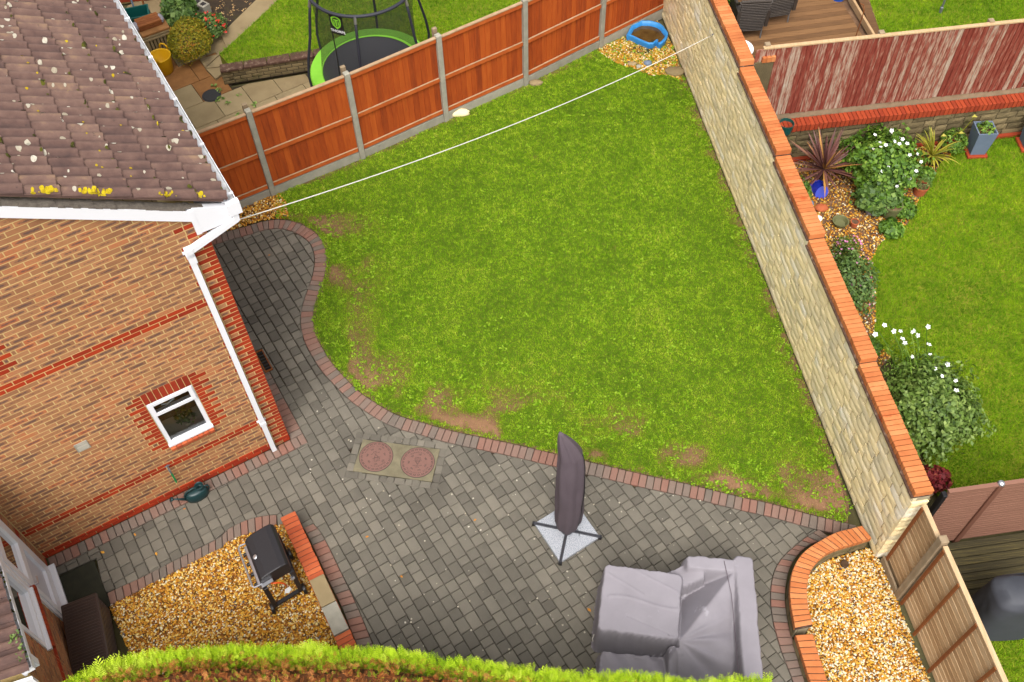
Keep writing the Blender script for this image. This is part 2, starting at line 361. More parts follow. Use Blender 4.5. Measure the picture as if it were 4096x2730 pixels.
X_['deck_dk'] = mat('mossy_grooved_deck', [(0,(48,42,24)),(.5,(70,62,36)),(1,(104,92,50))], .5, .6, 3, .8, .25, 140, .3, 60, stretch=((0,0,rad(-8)),(1.,14,14)))
X_['composite'] = mat('brown_composite_board', [(0,(140,98,80)),(1,(156,112,92))], .5, .3, 3, .7, .1, 200)
X_['composite_dk'] = mat('brown_composite_trim', [(0,(110,70,54)),(1,(128,84,66))], .5, .3, 3, .7, .1, 200)
X_['slab'] = mat('concrete_slab', [(0,(132,112,80)),(.5,(156,136,100)),(1,(172,152,114))], .5, .5, 2.2, .92, .2, 200, .3, 90, patch=[((104,90,70), 1.8, .6, .2)])
X_['slab_rust'] = mat('riven_brown_slab', [(0,(130,88,46)),(.5,(160,110,62)),(1,(176,132,84))], .6, .5, 5, .9, .2, 200, .5, 40)
X_['leaf'] = mat('shrub_leaf', [(0,(52,84,18)),(.4,(86,126,32)),(.75,(126,164,50)),(1,(168,194,80))], 1, 0, rough=.55, spec=.4, trans=.2)
X_['leaf_dk'] = mat('dark_shrub_leaf', [(0,(54,84,30)),(.5,(92,124,50)),(1,(146,172,88))], 1, 0, rough=.55, spec=.4, trans=.2)
X_['leaf_rose'] = mat('rose_leaf', [(0,(70,98,34)),(.5,(116,146,58)),(1,(172,194,100))], 1, 0, rough=.55, spec=.4, trans=.25)
X_['leaf_gold'] = mat('golden_shrub_leaf', [(0,(92,98,10)),(.35,(140,140,20)),(.7,(184,164,30)),(1,(206,128,48))], 1, 0, rough=.6, spec=.3, trans=.2)
X_['leaf_yel'] = mat('yellow_strap_leaf', [(0,(110,120,20)),(.5,(160,160,40)),(1,(206,190,70))], 1, 0, rough=.55, spec=.4, trans=.2)
X_['cordy'] = mat('purple_sword_leaf', [(0,(74,40,42)),(.55,(120,76,70)),(.8,(146,98,80)),(1,(206,150,70))], 1, 0, rough=.5, spec=.4)
X_['petal_w'] = flat('white_petal', (250,250,250), .6, k=.82); X_['petal_r'] = flat('red_petal', (226,46,20), .5); X_['petal_p'] = flat('pink_petal', (226,140,190), .6); X_['eye'] = flat('yellow_flower_eye', (226,190,40), .6)
X_['heuch'] = mat('crimson_leaf', [(0,(96,24,30)),(.6,(146,40,46)),(1,(170,90,60))], 1, 0, rough=.6, trans=.15)
X_['conifer'] = mat('conifer_green', [(0,(86,122,16)),(.4,(140,178,24)),(.75,(190,218,40)),(1,(218,236,84))], 1, 0, rough=.7, spec=.2, trans=.3, k=.8)
X_['conifer_brown'] = mat('conifer_brown', [(0,(84,46,18)),(.3,(146,80,34)),(.6,(200,118,56)),(.82,(232,158,92)),(.9,(136,164,36)),(1,(176,204,56))], 1, 0, rough=.75, spec=.25, trans=.15)
X_['twig'] = mat('twig_bark', [(0,(70,50,34)),(1,(120,92,64))], .8, .3, 20, .95, .2)
X_['core'] = mat('dark_twig_core', [(0,(60,36,16)),(1,(120,70,34))], 0, .9, 14, .98, .4, 100)
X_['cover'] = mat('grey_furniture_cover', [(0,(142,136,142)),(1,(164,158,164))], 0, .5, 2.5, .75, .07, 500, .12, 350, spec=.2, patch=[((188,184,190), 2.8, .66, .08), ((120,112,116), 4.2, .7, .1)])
X_['umbcover'] = mat('taupe_parasol_cover', [(0,(92,80,86)),(1,(108,96,102))], 0, .4, 3, .75, .05, 400, .08, 300, spec=.2)
X_['blackpl'] = flat('black_plastic', (34,32,34), .4, .4); X_['blackmt'] = mat('black_enamel', [(0,(34,31,34)),(1,(46,43,46))], 0, .4, 30, .5, .25, 300, spec=.35)
X_['steel'] = flat('brushed_steel', (206,206,212), .3, .5, .9, k=.8); X_['darkgrey'] = flat('dark_grey_plastic', (70,70,76), .5, .4)
X_['granite'] = mat('speckled_granite', [(0,(120,124,132)),(.4,(176,180,188)),(.7,(206,208,214)),(1,(226,226,230))], 0, 1., 110, .5, .3, 300, spec=.4, k=.56, detail=1)
X_['blue'] = mat('sky_blue_plastic', [(0,(40,130,206)),(1,(66,158,226))], 0, .4, 6, .4, .04, 200, spec=.45); X_['bluepot'] = flat('glazed_cobalt_pot', (30,54,190), .18, .6)
X_['water'] = mat('murky_water', [(0,(70,52,26)),(1,(104,82,42))], 0, .8, 8, .15, .3, 120, spec=.5)
X_['yellow'] = mat('yellow_rubber', [(0,(232,172,14)),(1,(246,196,24))], 0, .4, 6, .5, .05, 200); X_['green'] = flat('dark_green_plastic', (14,88,82), .45); X_['canp'] = flat('bottle_green_plastic', (26,58,60), .4, speck=.1)
X_['terra'] = flat('terracotta', (190,98,56), .85, speck=.12); X_['olive'] = flat('olive_glazed_pot', (112,112,72), .5, speck=.1); X_['slate'] = mat('slate_grey_planter', [(0,(104,118,138)),(1,(124,138,158))], 0, .5, 5, .7, .15, 200); X_['rope'] = flat('white_rope', (236,230,216), .8)
X_['brownpl'] = mat('dark_brown_rattan_plastic', [(0,(46,32,26)),(1,(66,46,38))], .4, .6, 20, .4, .15, 200, spec=.5); X_['rubber'] = mat('black_rubber_mat', [(0,(34,34,24)),(1,(56,56,40))], 0, .8, 8, .9, .3, 200)
X_['cast'] = mat('brown_manhole_cover', [(0,(126,92,82)),(1,(142,104,92))], 0, .5, 12, .6, .12, 300, .2, 200); X_['cast_dk'] = flat('dark_raised_lettering', (66,50,48), .7); X_['iron'] = flat('black_iron', (44,42,42), .7, speck=.2)
X_['mesh'] = None; X_['lime'] = mat('lime_green_pad', [(0,(120,196,40)),(1,(156,224,70))], 0, .5, 5, .5, .05, 200); X_['tramp'] = flat('black_jumping_mat', (62,62,66), .7, speck=.1); X_['foam'] = flat('black_foam_tube', (46,46,56), .6)
X_['wicker'] = mat('dark_wicker', [(0,(48,40,36)),(.6,(74,64,56)),(1,(110,98,84))], .3, .8, 70, .6, .3, 200, spec=.4); X_['orange'] = flat('orange_hose', (240,96,24), .4); X_['hose'] = flat('green_hose', (20,150,80), .4); X_['clear'] = glass('clear_glass', (225,235,225), 1); X_['pane'] = glass('window_glass', (222,228,226), 1)
X_['room'] = flat('dim_room_wall', (120,106,84), .9); X_['blind'] = flat('cream_sill', (214,200,168), .8); X_['greycov'] = mat('charcoal_grill_cover', [(0,(60,62,68)),(1,(82,84,92))], 0, .4, 5, .6, .08, 300); X_['frost'] = flat('frosted_panel', (214,214,222), .5, k=.75)
X_['lichen_w'] = mat('pale_lichen', [(0,(176,164,140)),(1,(218,210,192))], 1, 0, rough=.95, speck=.3); X_['lichen_y'] = mat('yellow_lichen', [(0,(176,150,10)),(1,(214,190,30))], 1, 0, rough=.95, speck=.3); X_['moss'] = mat('moss', [(0,(54,52,16)),(1,(96,96,24))], 1, 0, rough=.98, speck=.3); X_['fleaf'] = mat('fallen_leaf', [(0,(206,120,30)),(1,(236,176,60))], 1, 0, rough=.8)
X_['bluecap'] = flat('blue_plastic', (20,90,200), .4); X_['metalgrey'] = flat('galvanised', (150,154,160), .4, .5, .6)
# measured plan outlines, metres
PLAN = {
'edge_out': [(-5.25, 11.53), (-4.86, 11.67), (-4.49, 11.79), (-4.29, 11.89), (-3.97, 11.93), (-3.83, 11.9), (-3.65, 11.83), (-3.45, 11.72), (-3.3, 11.56), (-3.23, 11.5), (-3.12, 11.27), (-3.07, 11.04), (-3.06, 10.85), (-3.07, 10.66), (-3.1, 10.44), (-3.15, 10.23), (-3.18, 10.05), (-3.2, 9.85), (-3.19, 9.67), (-3.15, 9.52), (-3.1, 9.35), (-3.01, 9.18), (-2.9, 8.98), (-2.8, 8.82), (-2.65, 8.64), (-2.5, 8.46), (-2.34, 8.28), (-2.17, 8.15), (-1.99, 8.01), (-1.79, 7.87), (-1.57, 7.78), (-1.37, 7.72), (-1.15, 7.63), (-0.94, 7.56), (-0.72, 7.49), (-0.48, 7.43), (-0.27, 7.37), (-0.05, 7.31), (1.16, 6.93), (1.41, 6.86), (1.77, 6.74), (2.21, 6.62), (2.65, 6.49), (3.12, 6.33), (3.52, 6.22), (3.81, 6.12), (4.09, 6.01), (4.44, 5.91), (4.68, 5.83)],
'ring_out': [(4.15, 5.79), (3.97, 5.7), (3.79, 5.57), (3.63, 5.45), (3.51, 5.33), (3.43, 5.21), (3.37, 5.07), (3.33, 4.93), (3.31, 4.81), (3.29, 4.67), (3.29, 4.45), (3.31, 4.24), (3.34, 4.04), (3.38, 3.85), (3.43, 3.59)],
'ring_in': [(4.3, 5.65), (4.01, 5.59), (3.87, 5.5), (3.75, 5.39), (3.67, 5.28), (3.61, 5.17), (3.57, 5.06), (3.53, 4.94), (3.5, 4.8), (3.49, 4.66), (3.48, 4.45), (3.51, 4.22), (3.54, 4.03), (3.57, 3.84), (3.6, 3.62)],
'cop_out': [(4.63, 5.67), (4.45, 5.63), (4.26, 5.59), (4.09, 5.51), (3.92, 5.42), (3.78, 5.33), (3.67, 5.22), (3.58, 5.08), (3.53, 4.96), (3.49, 4.82), (3.47, 4.67), (3.46, 4.57), (3.46, 4.3)],
'cop_in': [(4.72, 5.48), (4.47, 5.41), (4.27, 5.36), (4.12, 5.31), (3.99, 5.23), (3.88, 5.13), (3.79, 5.01), (3.74, 4.89), (3.71, 4.76), (3.69, 4.64), (3.69, 4.5), (3.7, 4.34)],
'cop2_out': [(3.47, 4.24), (3.49, 4.07), (3.51, 3.89), (3.53, 3.71), (3.57, 3.51)],
'cop2_in': [(3.7, 4.25), (3.71, 4.06), (3.74, 3.84), (3.76, 3.66), (3.77, 3.49)],
'grav_edge_out': [(-5.57, 5.21), (-5.1, 5.44), (-4.65, 5.7), (-4.11, 5.99), (-4.1, 6.08), (-3.84, 6.22), (-3.61, 6.28), (-3.4, 6.29)],
'grav_edge_in': [(-5.49, 5.03), (-5.07, 5.27), (-4.62, 5.52), (-4.05, 5.84), (-4.07, 5.87), (-3.93, 5.96), (-3.67, 6.03), (-3.38, 6.12)],
'low_wall': [(-3.27, 6.09), (-3.07, 6.2), (-2.6, 5.25), (-2.79, 5.17), (-2.38, 4.38), (-2.19, 4.45), (-2.77, 5.15), (-2.6, 5.23), (-2.58, 4.76), (-2.4, 4.85)],
'e5_out': [(-2.87, 6.13), (-2.74, 5.99), (-2.57, 5.67), (-2.4, 5.34), (-2.21, 4.99), (-2.0, 4.52), (-1.85, 4.21)],
'e5_in': [(-3.0, 6.07), (-2.9, 5.89), (-2.73, 5.56), (-2.57, 5.24), (-2.37, 4.89), (-2.21, 4.51), (-2.05, 4.18)],
'sandpit': [(2.47, 16.41), (2.56, 16.61), (2.62, 16.75), (2.72, 16.8), (2.81, 16.87), (2.88, 16.85), (2.99, 16.85), (3.07, 16.81), (3.15, 16.77), (3.23, 16.68), (3.26, 16.57), (3.31, 16.46), (3.29, 16.33), (3.22, 16.2), (3.11, 16.09), (3.06, 16.16), (3.1, 16.25), (2.94, 16.08), (2.72, 16.24), (2.52, 16.42)],
'gravel_corner': [(1.89, 16.16), (2.02, 15.97), (2.23, 15.74), (2.63, 15.51), (2.87, 15.33), (3.12, 15.36), (3.44, 15.17), (3.43, 15.77), (3.37, 16.26), (3.3, 16.63), (3.17, 17.01), (1.98, 16.24)],
'gravel_house': [(-5.2, 11.55), (-4.86, 11.67), (-4.49, 11.79), (-4.29, 11.89), (-3.97, 11.93), (-3.81, 11.91), (-3.89, 12.29), (-4.03, 12.54), (-4.15, 12.49), (-4.75, 12.16), (-5.01, 11.96)],
'bed_edge': [(7.7, 12.73), (7.55, 12.38), (7.23, 12.04), (7.01, 11.67), (6.79, 11.31), (6.41, 11.07), (6.19, 10.86), (5.96, 10.49), (5.94, 10.03), (5.79, 9.38), (5.62, 8.88), (5.85, 8.6)],
'fence_posts': [(-4.14, 12.51), (-2.61, 13.36), (-1.1, 14.29), (0.42, 15.22), (1.95, 16.27)],
'slab': [(-2.25, 7.46), (-1.11, 7.25), (-1.22, 6.72), (-2.37, 6.94)],
'covers': [(-2.04, 7.16), (-1.43, 7.04)],
'hedge': [(-5.13, 3.27), (-4.95, 3.4), (-4.33, 3.62), (-3.75, 3.7), (-3.21, 3.73), (-2.26, 3.68), (-1.58, 3.65), (-0.64, 3.5), (-0.24, 3.41), (0.55, 3.25), (1.23, 3.24), (1.85, 3.09)],
}
# ================================================================ HOUSE
dG = np.array((0.87467, 0.48472)); nG = np.array((-0.48472, 0.87467)); OG = np.array((-5.400, 6.369))
D3, N3, Z3 = np.array((*dG, 0)), np.array((*nG, 0)), np.array((0, 0, 1.))
def GW(u, w, o=0.):                      # gable frame: u along the wall, w up, o out of the wall
    p = OG+u*dG-o*nG; return np.array((p[0], p[1], w))
UR, UI = 2.36, -1.29                      # right corner, inner corner with the wing
WIN = (.856, 1.473, 1.170, 2.183)         # window opening u0,u1,w0,w1
TANR = math.tan(rad(30.6)); COSR = math.cos(rad(30.6)); SINR = math.sin(rad(30.6))
def barge_w(u): return 5.85+(0.62-u)*.61
house = empty('house', GW(.5, 0), 'brick house with brown tiled roof, white gutter and one small white window', 'house')
# mortar body behind the bricks
def wall_rect(m, u0, u1, w0, w1, o0=-.10, o1=-.0025):
    m.hexa([GW(u0,w0,o1), GW(u1,w0,o1), GW(u1,w0,o0), GW(u0,w0,o0), GW(u0,w1,o1), GW(u1,w1,o1), GW(u1,w1,o0), GW(u0,w1,o0)])
m = MB(); wu0, wu1, ww0, ww1 = WIN
wall_rect(m, -4.3, wu0, 0, 4.85); wall_rect(m, wu1, UR-.004, 0, 4.85); wall_rect(m, wu0, wu1, 0, ww0); wall_rect(m, wu0, wu1, ww1, 4.85)
tri = [(-4.3, 4.852), (UR-.004, 4.852), (UR-.004, barge_w(UR)+.05), (-1.0, barge_w(-1.0)+.05), (-4.3, barge_w(2.3)+.05)]
m.add([GW(u, w, -.0025) for u, w in tri]+[GW(u, w, -.10) for u, w in tri], [(0,1,2,3,4), (9,8,7,6,5)]+[(i, i+5, (i+1) % 5+5, (i+1) % 5) for i in range(5)])
m.hexa([GW(UR-.1,0,-.11), GW(UR-.004,0,-.11), GW(UR-.004,0,-9), GW(UR-.1,0,-9), GW(UR-.1,4.9,-.11), GW(UR-.004,4.9,-.11), GW(UR-.004,4.9,-9), GW(UR-.1,4.9,-9)])
wall = m.build('wall', X_['mortar'], house)
# bricks of the gable
buff, reds = [], []
def brick(u0, u1, wc, lst, out=0., h=.0315):
    a, b = u0+.006, u1-.006
    if b-a < .02: return
    q = MB(); jt = random.uniform(-.0015, .0015)
    V = [GW(a,wc-h,jt+out), GW(b,wc-h,jt+out), GW(b,wc-h,-.06), GW(a,wc-h,-.06), GW(a,wc+h,jt+out), GW(b,wc+h,jt+out), GW(b,wc+h,-.06), GW(a,wc+h,-.06)]
    q.hexa(V, None, [(-1,-1),(1,-1),(1,-1),(-1,-1),(-1,1),(1,1),(1,1),(-1,1)]); lst.append(q)
for k in range(-32, 48):
    wc = 3.563-.075*k
    if wc < .01: continue
    ulim = -1.29 if wc < 2.45 else -2.1
    if wc > 4.6:
        umax = min(UR, .62+(5.85-wc+.06)/.61)
    else: umax = UR
    L_row = (k % 2 == 0)
    edge = UR-(.215+.01 if L_row else .1075)
    segs = []                                        # (u0,u1,red?)
    if umax >= UR-.01:
        segs.append((edge, UR+.005, True))
        if L_row: nxt = edge
        else: segs.append((edge-.1125, edge, False)); nxt = edge-.1125
        if L_row and (k//2) % 2 == 0: segs.append((edge-.1125, edge, True)); nxt = edge-.1125
    else: nxt = umax
    off = 0 if k % 2 == 0 else .1125
    j = math.floor((nxt-off)/.225); u1 = nxt
    while u1 > ulim:
        u0 = off+.225*j
        if u1-u0 < .06 and u0 > ulim: j -= 1; u0 = off+.225*j
        u0 = max(u0, ulim)
        red = k in (0, 1, 37, 38) or k in (46, 47)
        segs.append((u0, u1, red)); u1 = u0; j -= 1
    # window jamb quoins and the quoin of the off-picture window
    lohi = []
    if wc > ww0-.06 and wc < ww1+.235:
        ln = .215 if k % 2 == 1 else .1025
        if 16 <= k <= 34: lohi.append((wu0-ln-.01, wu0, wu1, wu1+ln+.01))
    def cut(segs, a, b, put=None):
        out = []
        for s0, s1, r in segs:
            if s1 <= a or s0 >= b: out.append((s0, s1, r)); continue
            if s0 < a: out.append((s0, a, r))
            if s1 > b: out.append((b, s1, r))
        if put is not None: out += put
        return out
    if lohi:
        a0, a1, b0, b1 = lohi[0]; segs = cut(segs, a0, b1, [(a0, a1, True), (b0, b1, True)])
    if ww0-.10 < wc < ww1+.225: segs = cut(segs, wu0, wu1)
    if -9 <= k <= -3:
        ue = -.05 if k % 2 == 0 else -.165; segs = cut(segs, -3, ue, [(ue-.225, ue, True)])
    for s0, s1, r in segs:
        plinth = k in (46, 47)
        if wc > 4.6 and s1 > .62+(5.85-wc+.10)/.61: s1 = .62+(5.85-wc+.10)/.61
        brick(s0, s1, wc, reds if r else buff, .012 if plinth else 0.)
for i in range(8):                                   # soldier course over the window, sloping sill bricks below
    q = MB(); a = wu0+(wu1-wu0)*i/8+.004; b = wu0+(wu1-wu0)*(i+1)/8-.004
    q.hexa([GW(a,ww1+.004,0), GW(b,ww1+.004,0), GW(b,ww1+.004,-.06), GW(a,ww1+.004,-.06), GW(a,ww1+.222,0), GW(b,ww1+.222,0), GW(b,ww1+.222,-.06), GW(a,ww1+.222,-.06)]); q.build('soldier_brick', X_['soldier'], wall)
    q = MB(); q.hexa([GW(a,ww0-.085,.055), GW(b,ww0-.085,.055), GW(b,ww0-.085,-.06), GW(a,ww0-.085,-.06), GW(a,ww0-.03,.06), GW(b,ww0-.03,.06), GW(b,ww0-.002,-.06), GW(a,ww0-.002,-.06)]); q.build('sill_brick', X_['cope_old'], wall)
nr = len(reds); pieces('red_brick', reds, X_['redbrick'], wall, 90, 'red_brickwork'); pieces('brick', buff, X_['brick'], wall, 210, 'brickwork')
# the long side wall that faces the lawn, edge-on from here
sb = MB()
for k in range(-17, 48):
    wc = 3.563-.075*k; o = 0 if k % 2 else -.1125
    for j in range(24):
        a, b = -o+.225*j+.005, -o+.225*(j+1)-.005; a = max(a, .005)
        c = OG+UR*dG
        def SW(t, w, e): p = OG+(UR+e)*dG+nG*t; return (p[0], p[1], w)
        sb.hexa([SW(a,wc-.0325,0), SW(b,wc-.0325,0), SW(b,wc-.0325,-.05), SW(a,wc-.0325,-.05), SW(a,wc+.0325,0), SW(b,wc+.0325,0), SW(b,wc+.0325,-.05), SW(a,wc+.0325,-.05)], None, [(-1,-1),(1,-1),(1,-1),(-1,-1),(-1,1),(1,1),(1,1),(-1,1)])
sb.build('side_brickwork', X_['brick'], wall, kind='stuff')
# window
def gbox(m, u0, u1, w0, w1, o0, o1):
    return m.hexa([GW(u0,w0,o1), GW(u1,w0,o1), GW(u1,w0,o0), GW(u0,w0,o0), GW(u0,w1,o1), GW(u1,w1,o1), GW(u1,w1,o0), GW(u0,w1,o0)])
m = MB(); t = .058
gbox(m, wu0+.003, wu0+t, ww0+.003, ww1-.003, -.075, -.012); gbox(m, wu1-t, wu1-.003, ww0+.003, ww1-.003, -.075, -.012)
gbox(m, wu0+t+.001, wu1-t-.001, ww0+.003, ww0+t, -.075, -.012); gbox(m, wu0+t+.001, wu1-t-.001, ww1-t, ww1-.003, -.075, -.012)
tr = ww0+.70; gbox(m, wu0+t+.001, wu1-t-.001, tr, tr+.05, -.075, -.014)
window = m.build('window', X_['pvc'], house)
m = MB(); gbox(m, wu0+.02, wu1-.02, tr+.02, tr+.075, -.012, .012); gbox(m, wu0+.02, wu0+.075, tr+.076, ww1-.02, -.012, .012); gbox(m, wu1-.075, wu1-.02, tr+.076, ww1-.02, -.012, .012); gbox(m, wu0+.076, wu1-.076, ww1-.07, ww1-.02, -.012, .012)
m.build('top_sash', X_['pvc'], window)
m = MB(); gbox(m, wu0-.005, wu1+.005, ww0-.001, ww0+.032, -.02, .035); m.build('window_sill', X_['pvc'], window)
m = MB(); m.add([GW(wu0+t,ww0+t,-.04), GW(wu1-t,ww0+t,-.04), GW(wu1-t,tr,-.04), GW(wu0+t,tr,-.04)], [(0,1,2,3)]); m.build('pane', X_['pane'], window)
m = MB(); m.add([GW(wu0+.075,tr+.075,-.004), GW(wu1-.075,tr+.075,-.004), GW(wu1-.075,ww1-.07,-.004), GW(wu0+.075,ww1-.07,-.004)], [(0,1,2,3)]); m.build('pane', X_['pane'], window)
m = MB(); m.tube([GW(1.03,tr+.16,-.03), GW(1.1,tr+.13,-.03), GW(1.2,tr+.17,-.03)], .012, 6); m.build('handle', X_['pvc'], window)
# room behind the window: inner sill, dark walls, plant in a pot
m = MB(); gbox(m, wu0-.15, wu1+.15, ww0-.03, ww0+.0, -.42, -.105); m.build('inner_sill', X_['blind'], window)
m = MB(); gbox(m, wu0-.8, wu1+.8, ww0-.9, ww0-.85, -1.6, -.45); gbox(m, wu0-.8, wu1+.8, ww0-.9, ww1+.3, -1.7, -1.61); m.build('room', X_['room'], window)
m = MB(); m.lathe([(.05,0),(.065,.1),(.06,.1),(.05,.02)], GW(1.2, ww0+.001, -.2), 14); m.build('flower_pot', X_['blind'], window)
# barge board, verge bedding, boxed end, fascia, soffit
m = MB(); u0, u1 = -1.05, 2.28
def rake(u, dw): return barge_w(u)+dw
m.hexa([GW(u0,rake(u0,0),.05), GW(u1,rake(u1,0),.05), GW(u1,rake(u1,0),.012), GW(u0,rake(u0,0),.012), GW(u0,rake(u0,.16),.05), GW(u1,rake(u1,.16),.05), GW(u1,rake(u1,.16),.012), GW(u0,rake(u0,.16),.012)])
m.build('bargeboard', X_['pvc'], house)
m = MB(); pl = [(2.245,4.66),(2.60,4.665),(2.655,4.70),(2.655,4.86),(2.30,5.04),(2.245,5.03)]; n_ = len(pl)
m.add([GW(u,w,.062) for u, w in pl]+[GW(u,w,-.02) for u, w in pl], [tuple(range(n_)), tuple(range(2*n_-1, n_-1, -1))]+[(i, i+n_, (i+1) % n_+n_, (i+1) % n_) for i in range(n_)])
be = m.build('boxed_eaves_end', X_['pvc'], house)
m = MB(); gbox(m, 2.243, 2.30, 4.655, 5.02, .0625, .066); m.build('cover_strip', X_['pvc'], be)
m = MB(); gbox(m, 2.62, 2.645, 4.70, 4.90, -9, -.025); gbox(m, UR+.004, 2.619, 4.70, 4.715, -9, -.025); m.build('fascia', X_['pvc'], house)
m = MB(); pts_ = resample([(-1.05, 0), (2.6, 0)], n=60)[:, 0]
for i in range(59):
    a, b = pts_[i], pts_[i+1]; t0 = .162; t1 = .225+random.uniform(-.012, .012); o1 = .045+random.uniform(-.008, .008)
    if b > 2.28: t0 = .20-(b-2.28)*.0
    m.hexa([GW(a,rake(a,t0),o1), GW(b,rake(b,t0),o1), GW(b,rake(b,t0),-.03), GW(a,rake(a,t0),-.03), GW(a,rake(a,t1),o1-.004), GW(b,rake(b,t1),o1-.004), GW(b,rake(b,t1),-.03), GW(a,rake(a,t1),-.03)])
m.build('verge_bedding', X_['bedding'], house)
# roof: double-roll tiles, gauge 345 mm, 310 mm wide, two rolls each
def RF(s, mm, h=0.):                      # roof frame: s up the slope from the eaves, mm away along the ridge, h off the plane
    u = 2.62-s*COSR+h*SINR; w = 5.0+s*SINR+h*COSR; p = OG+u*dG+mm*nG; return np.array((p[0], p[1], w))
def roll_h(mm):
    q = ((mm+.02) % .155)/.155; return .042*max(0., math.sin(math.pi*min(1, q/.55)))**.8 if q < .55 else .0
m = MB(); m.add([RF(-.03,-.05,-.01), RF(4.35,-.05,-.01), RF(4.35,9,-.01), RF(-.03,9,-.01), RF(-.03,-.05,-.03), RF(4.35,-.05,-.03), RF(4.35,9,-.03), RF(-.03,9,-.03)], [(3,2,1,0),(4,5,6,7),(0,1,5,4),(2,3,7,6),(1,2,6,5),(3,0,4,7)])
def RB(s, mm, h=0.):
    uu = -4.62+s*COSR-h*SINR; w = 5.0+s*SINR+h*COSR; p = OG+uu*dG+mm*nG; return np.array((p[0], p[1], w))
m.add([RB(-.1,-.06,.03), RB(4.2,-.06,.03), RB(4.2,9,.03), RB(-.1,9,.03)], [(0,1,2,3)])
roof = m.build('roof', X_['tile'], house)
tiles = []; S0 = -.066; NS = 13
for i in range(12):
    for j in range(27):
        s0 = S0+.345*i; s1 = s0+.40; m0 = -.066+.31*j; js = random.uniform(-.006, .006); jh = random.uniform(-.002, .003)
        mm = np.linspace(.002, .308, NS); V = []; F = []
        for a in range(NS): V.append(RF(s0+js, m0+mm[a], .030+jh+roll_h(m0+mm[a])))
        for a in range(NS): V.append(RF(s1, m0+mm[a], .000+roll_h(m0+mm[a])))
        for a in range(NS): V.append(RF(s0+js+.004, m0+mm[a], .004+jh+roll_h(m0+mm[a])*.7))
        for a in range(NS-1): F += [(a+1, a, NS+a, NS+a+1), (a, a+1, 2*NS+a+1, 2*NS+a)]
        F += [(0, 2*NS, NS), (NS-1, 2*NS-1, 3*NS-1)]
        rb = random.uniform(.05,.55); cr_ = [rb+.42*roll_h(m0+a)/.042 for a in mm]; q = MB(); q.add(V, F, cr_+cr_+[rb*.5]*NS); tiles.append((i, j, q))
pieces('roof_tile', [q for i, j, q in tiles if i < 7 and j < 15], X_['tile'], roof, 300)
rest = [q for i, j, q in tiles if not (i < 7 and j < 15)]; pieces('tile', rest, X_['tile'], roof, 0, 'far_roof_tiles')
def splat(m, s, mm, r, hgt=.004, n=10, ar=1.):
    ph = random.random()*6; c = []; V = []
    def tile_h(s_, m_): fr = ((s_-S0) % .345)/.40; return .030*(1-fr)+roll_h(m_)+.003+hgt
    V.append(RF(s, mm, tile_h(s, mm)))
    for k in range(n):
        a = 2*math.pi*k/n; rr = r*(.85+.25*random.random()); ss = s+rr*math.sin(a)*ar; mq = mm+rr*math.cos(a); V.append(RF(ss, mq, tile_h(ss, mq)))
    m.add(V, [(0, 1+k, 1+(k+1) % n) for k in range(n)])
lw, ly, mo = MB(), MB(), MB()
for _ in range(190): splat(lw, random.uniform(-.03, 2.3), random.uniform(-.03, 4.4), random.choice((.010,.013,.016,.022,.03)), n=12)
for s_, r_ in ((1.85,.05),(1.78,.045),(1.70,.04),(1.42,.055),(1.36,.06),(1.27,.05),(1.2,.035),(.62,.04),(.56,.035),(.22,.045)):
    for _ in range(8): splat(ly, s_+random.uniform(-.07,.07), random.uniform(-.05,.0), r_*random.uniform(.15,.5), .005)
for _ in range(26): splat(ly, random.uniform(0, 2), random.uniform(0, 3), random.uniform(.008,.018), .005)
for _ in range(90): splat(mo, S0+.345*random.randint(0, 6)+random.uniform(.0,.03), random.uniform(-.05, 4), random.uniform(.01,.03), .006)
lw.build('white_lichen', X_['lichen_w'], roof, kind='stuff'); ly.build('yellow_lichen', X_['lichen_y'], roof, kind='stuff'); mo.build('moss', X_['moss'], roof, kind='stuff')
# gutter, brackets, outlet, downpipe
m = MB()
def gsec(a, b, u0, u1, w0, w1): gbox(m, u0, u1, w0, w1, -b, -a)
gsec(-.095, 9, 2.648, 2.653, 4.83, 4.925); gsec(-.095, 9, 2.765, 2.772, 4.83, 4.925); gsec(-.095, 9, 2.6535, 2.7645, 4.83, 4.838); gsec(-.1005, -.0955, 2.648, 2.772, 4.83, 4.925)
gutter = m.build('gutter', X_['pvc_dirty'], house)
m = MB()
for k in range(9): gbox(m, 2.646, 2.776, 4.926, 4.932, -(.05+k*.9)-.03, -(.05+k*.9))
m.build('gutter_clips', X_['pvc'], gutter)
m = MB(); gbox(m, 2.64, 2.785, 4.76, 4.93, .03, .107); m.build('stop_end_outlet', X_['pvc'], gutter)
def sqtube(m, path, h=.034):
    for i in range(len(path)-1):
        a, b = np.array(path[i], float), np.array(path[i+1], float); t_ = (b-a); L_ = np.linalg.norm(t_); t_ /= L_
        s_ = np.cross(t_, N3); s_ /= np.linalg.norm(s_); r_ = np.cross(s_, t_)
        m.box((a+b)/2, (2*h, 2*h, L_+h*.8), (s_, r_, t_))
pipe = empty('downpipe', GW(2.08, 0, .05)); pipe.parent = house; pipe.location = Vector(GW(2.08, 0, .05)-OFF[house.name]); OFF[pipe.name] = GW(2.08, 0, .05)
m = MB(); sqtube(m, [GW(2.70,4.76,.06), GW(2.695,4.66,.06)]); m.build('outlet_pipe', X_['pvc'], pipe)
m = MB(); sqtube(m, [GW(2.69,4.665,.06), GW(2.11,4.47,.05)]); m.build('swan_neck', X_['pvc'], pipe)
m = MB(); sqtube(m, [GW(2.09,4.49,.05), GW(2.09,4.30,.05)], .042); m.build('pipe_socket', X_['pvc'], pipe)
m = MB(); sqtube(m, [GW(2.085,4.30,.05), GW(2.085,.02,.05)]); m.build('pipe_shaft', X_['pvc'], pipe)
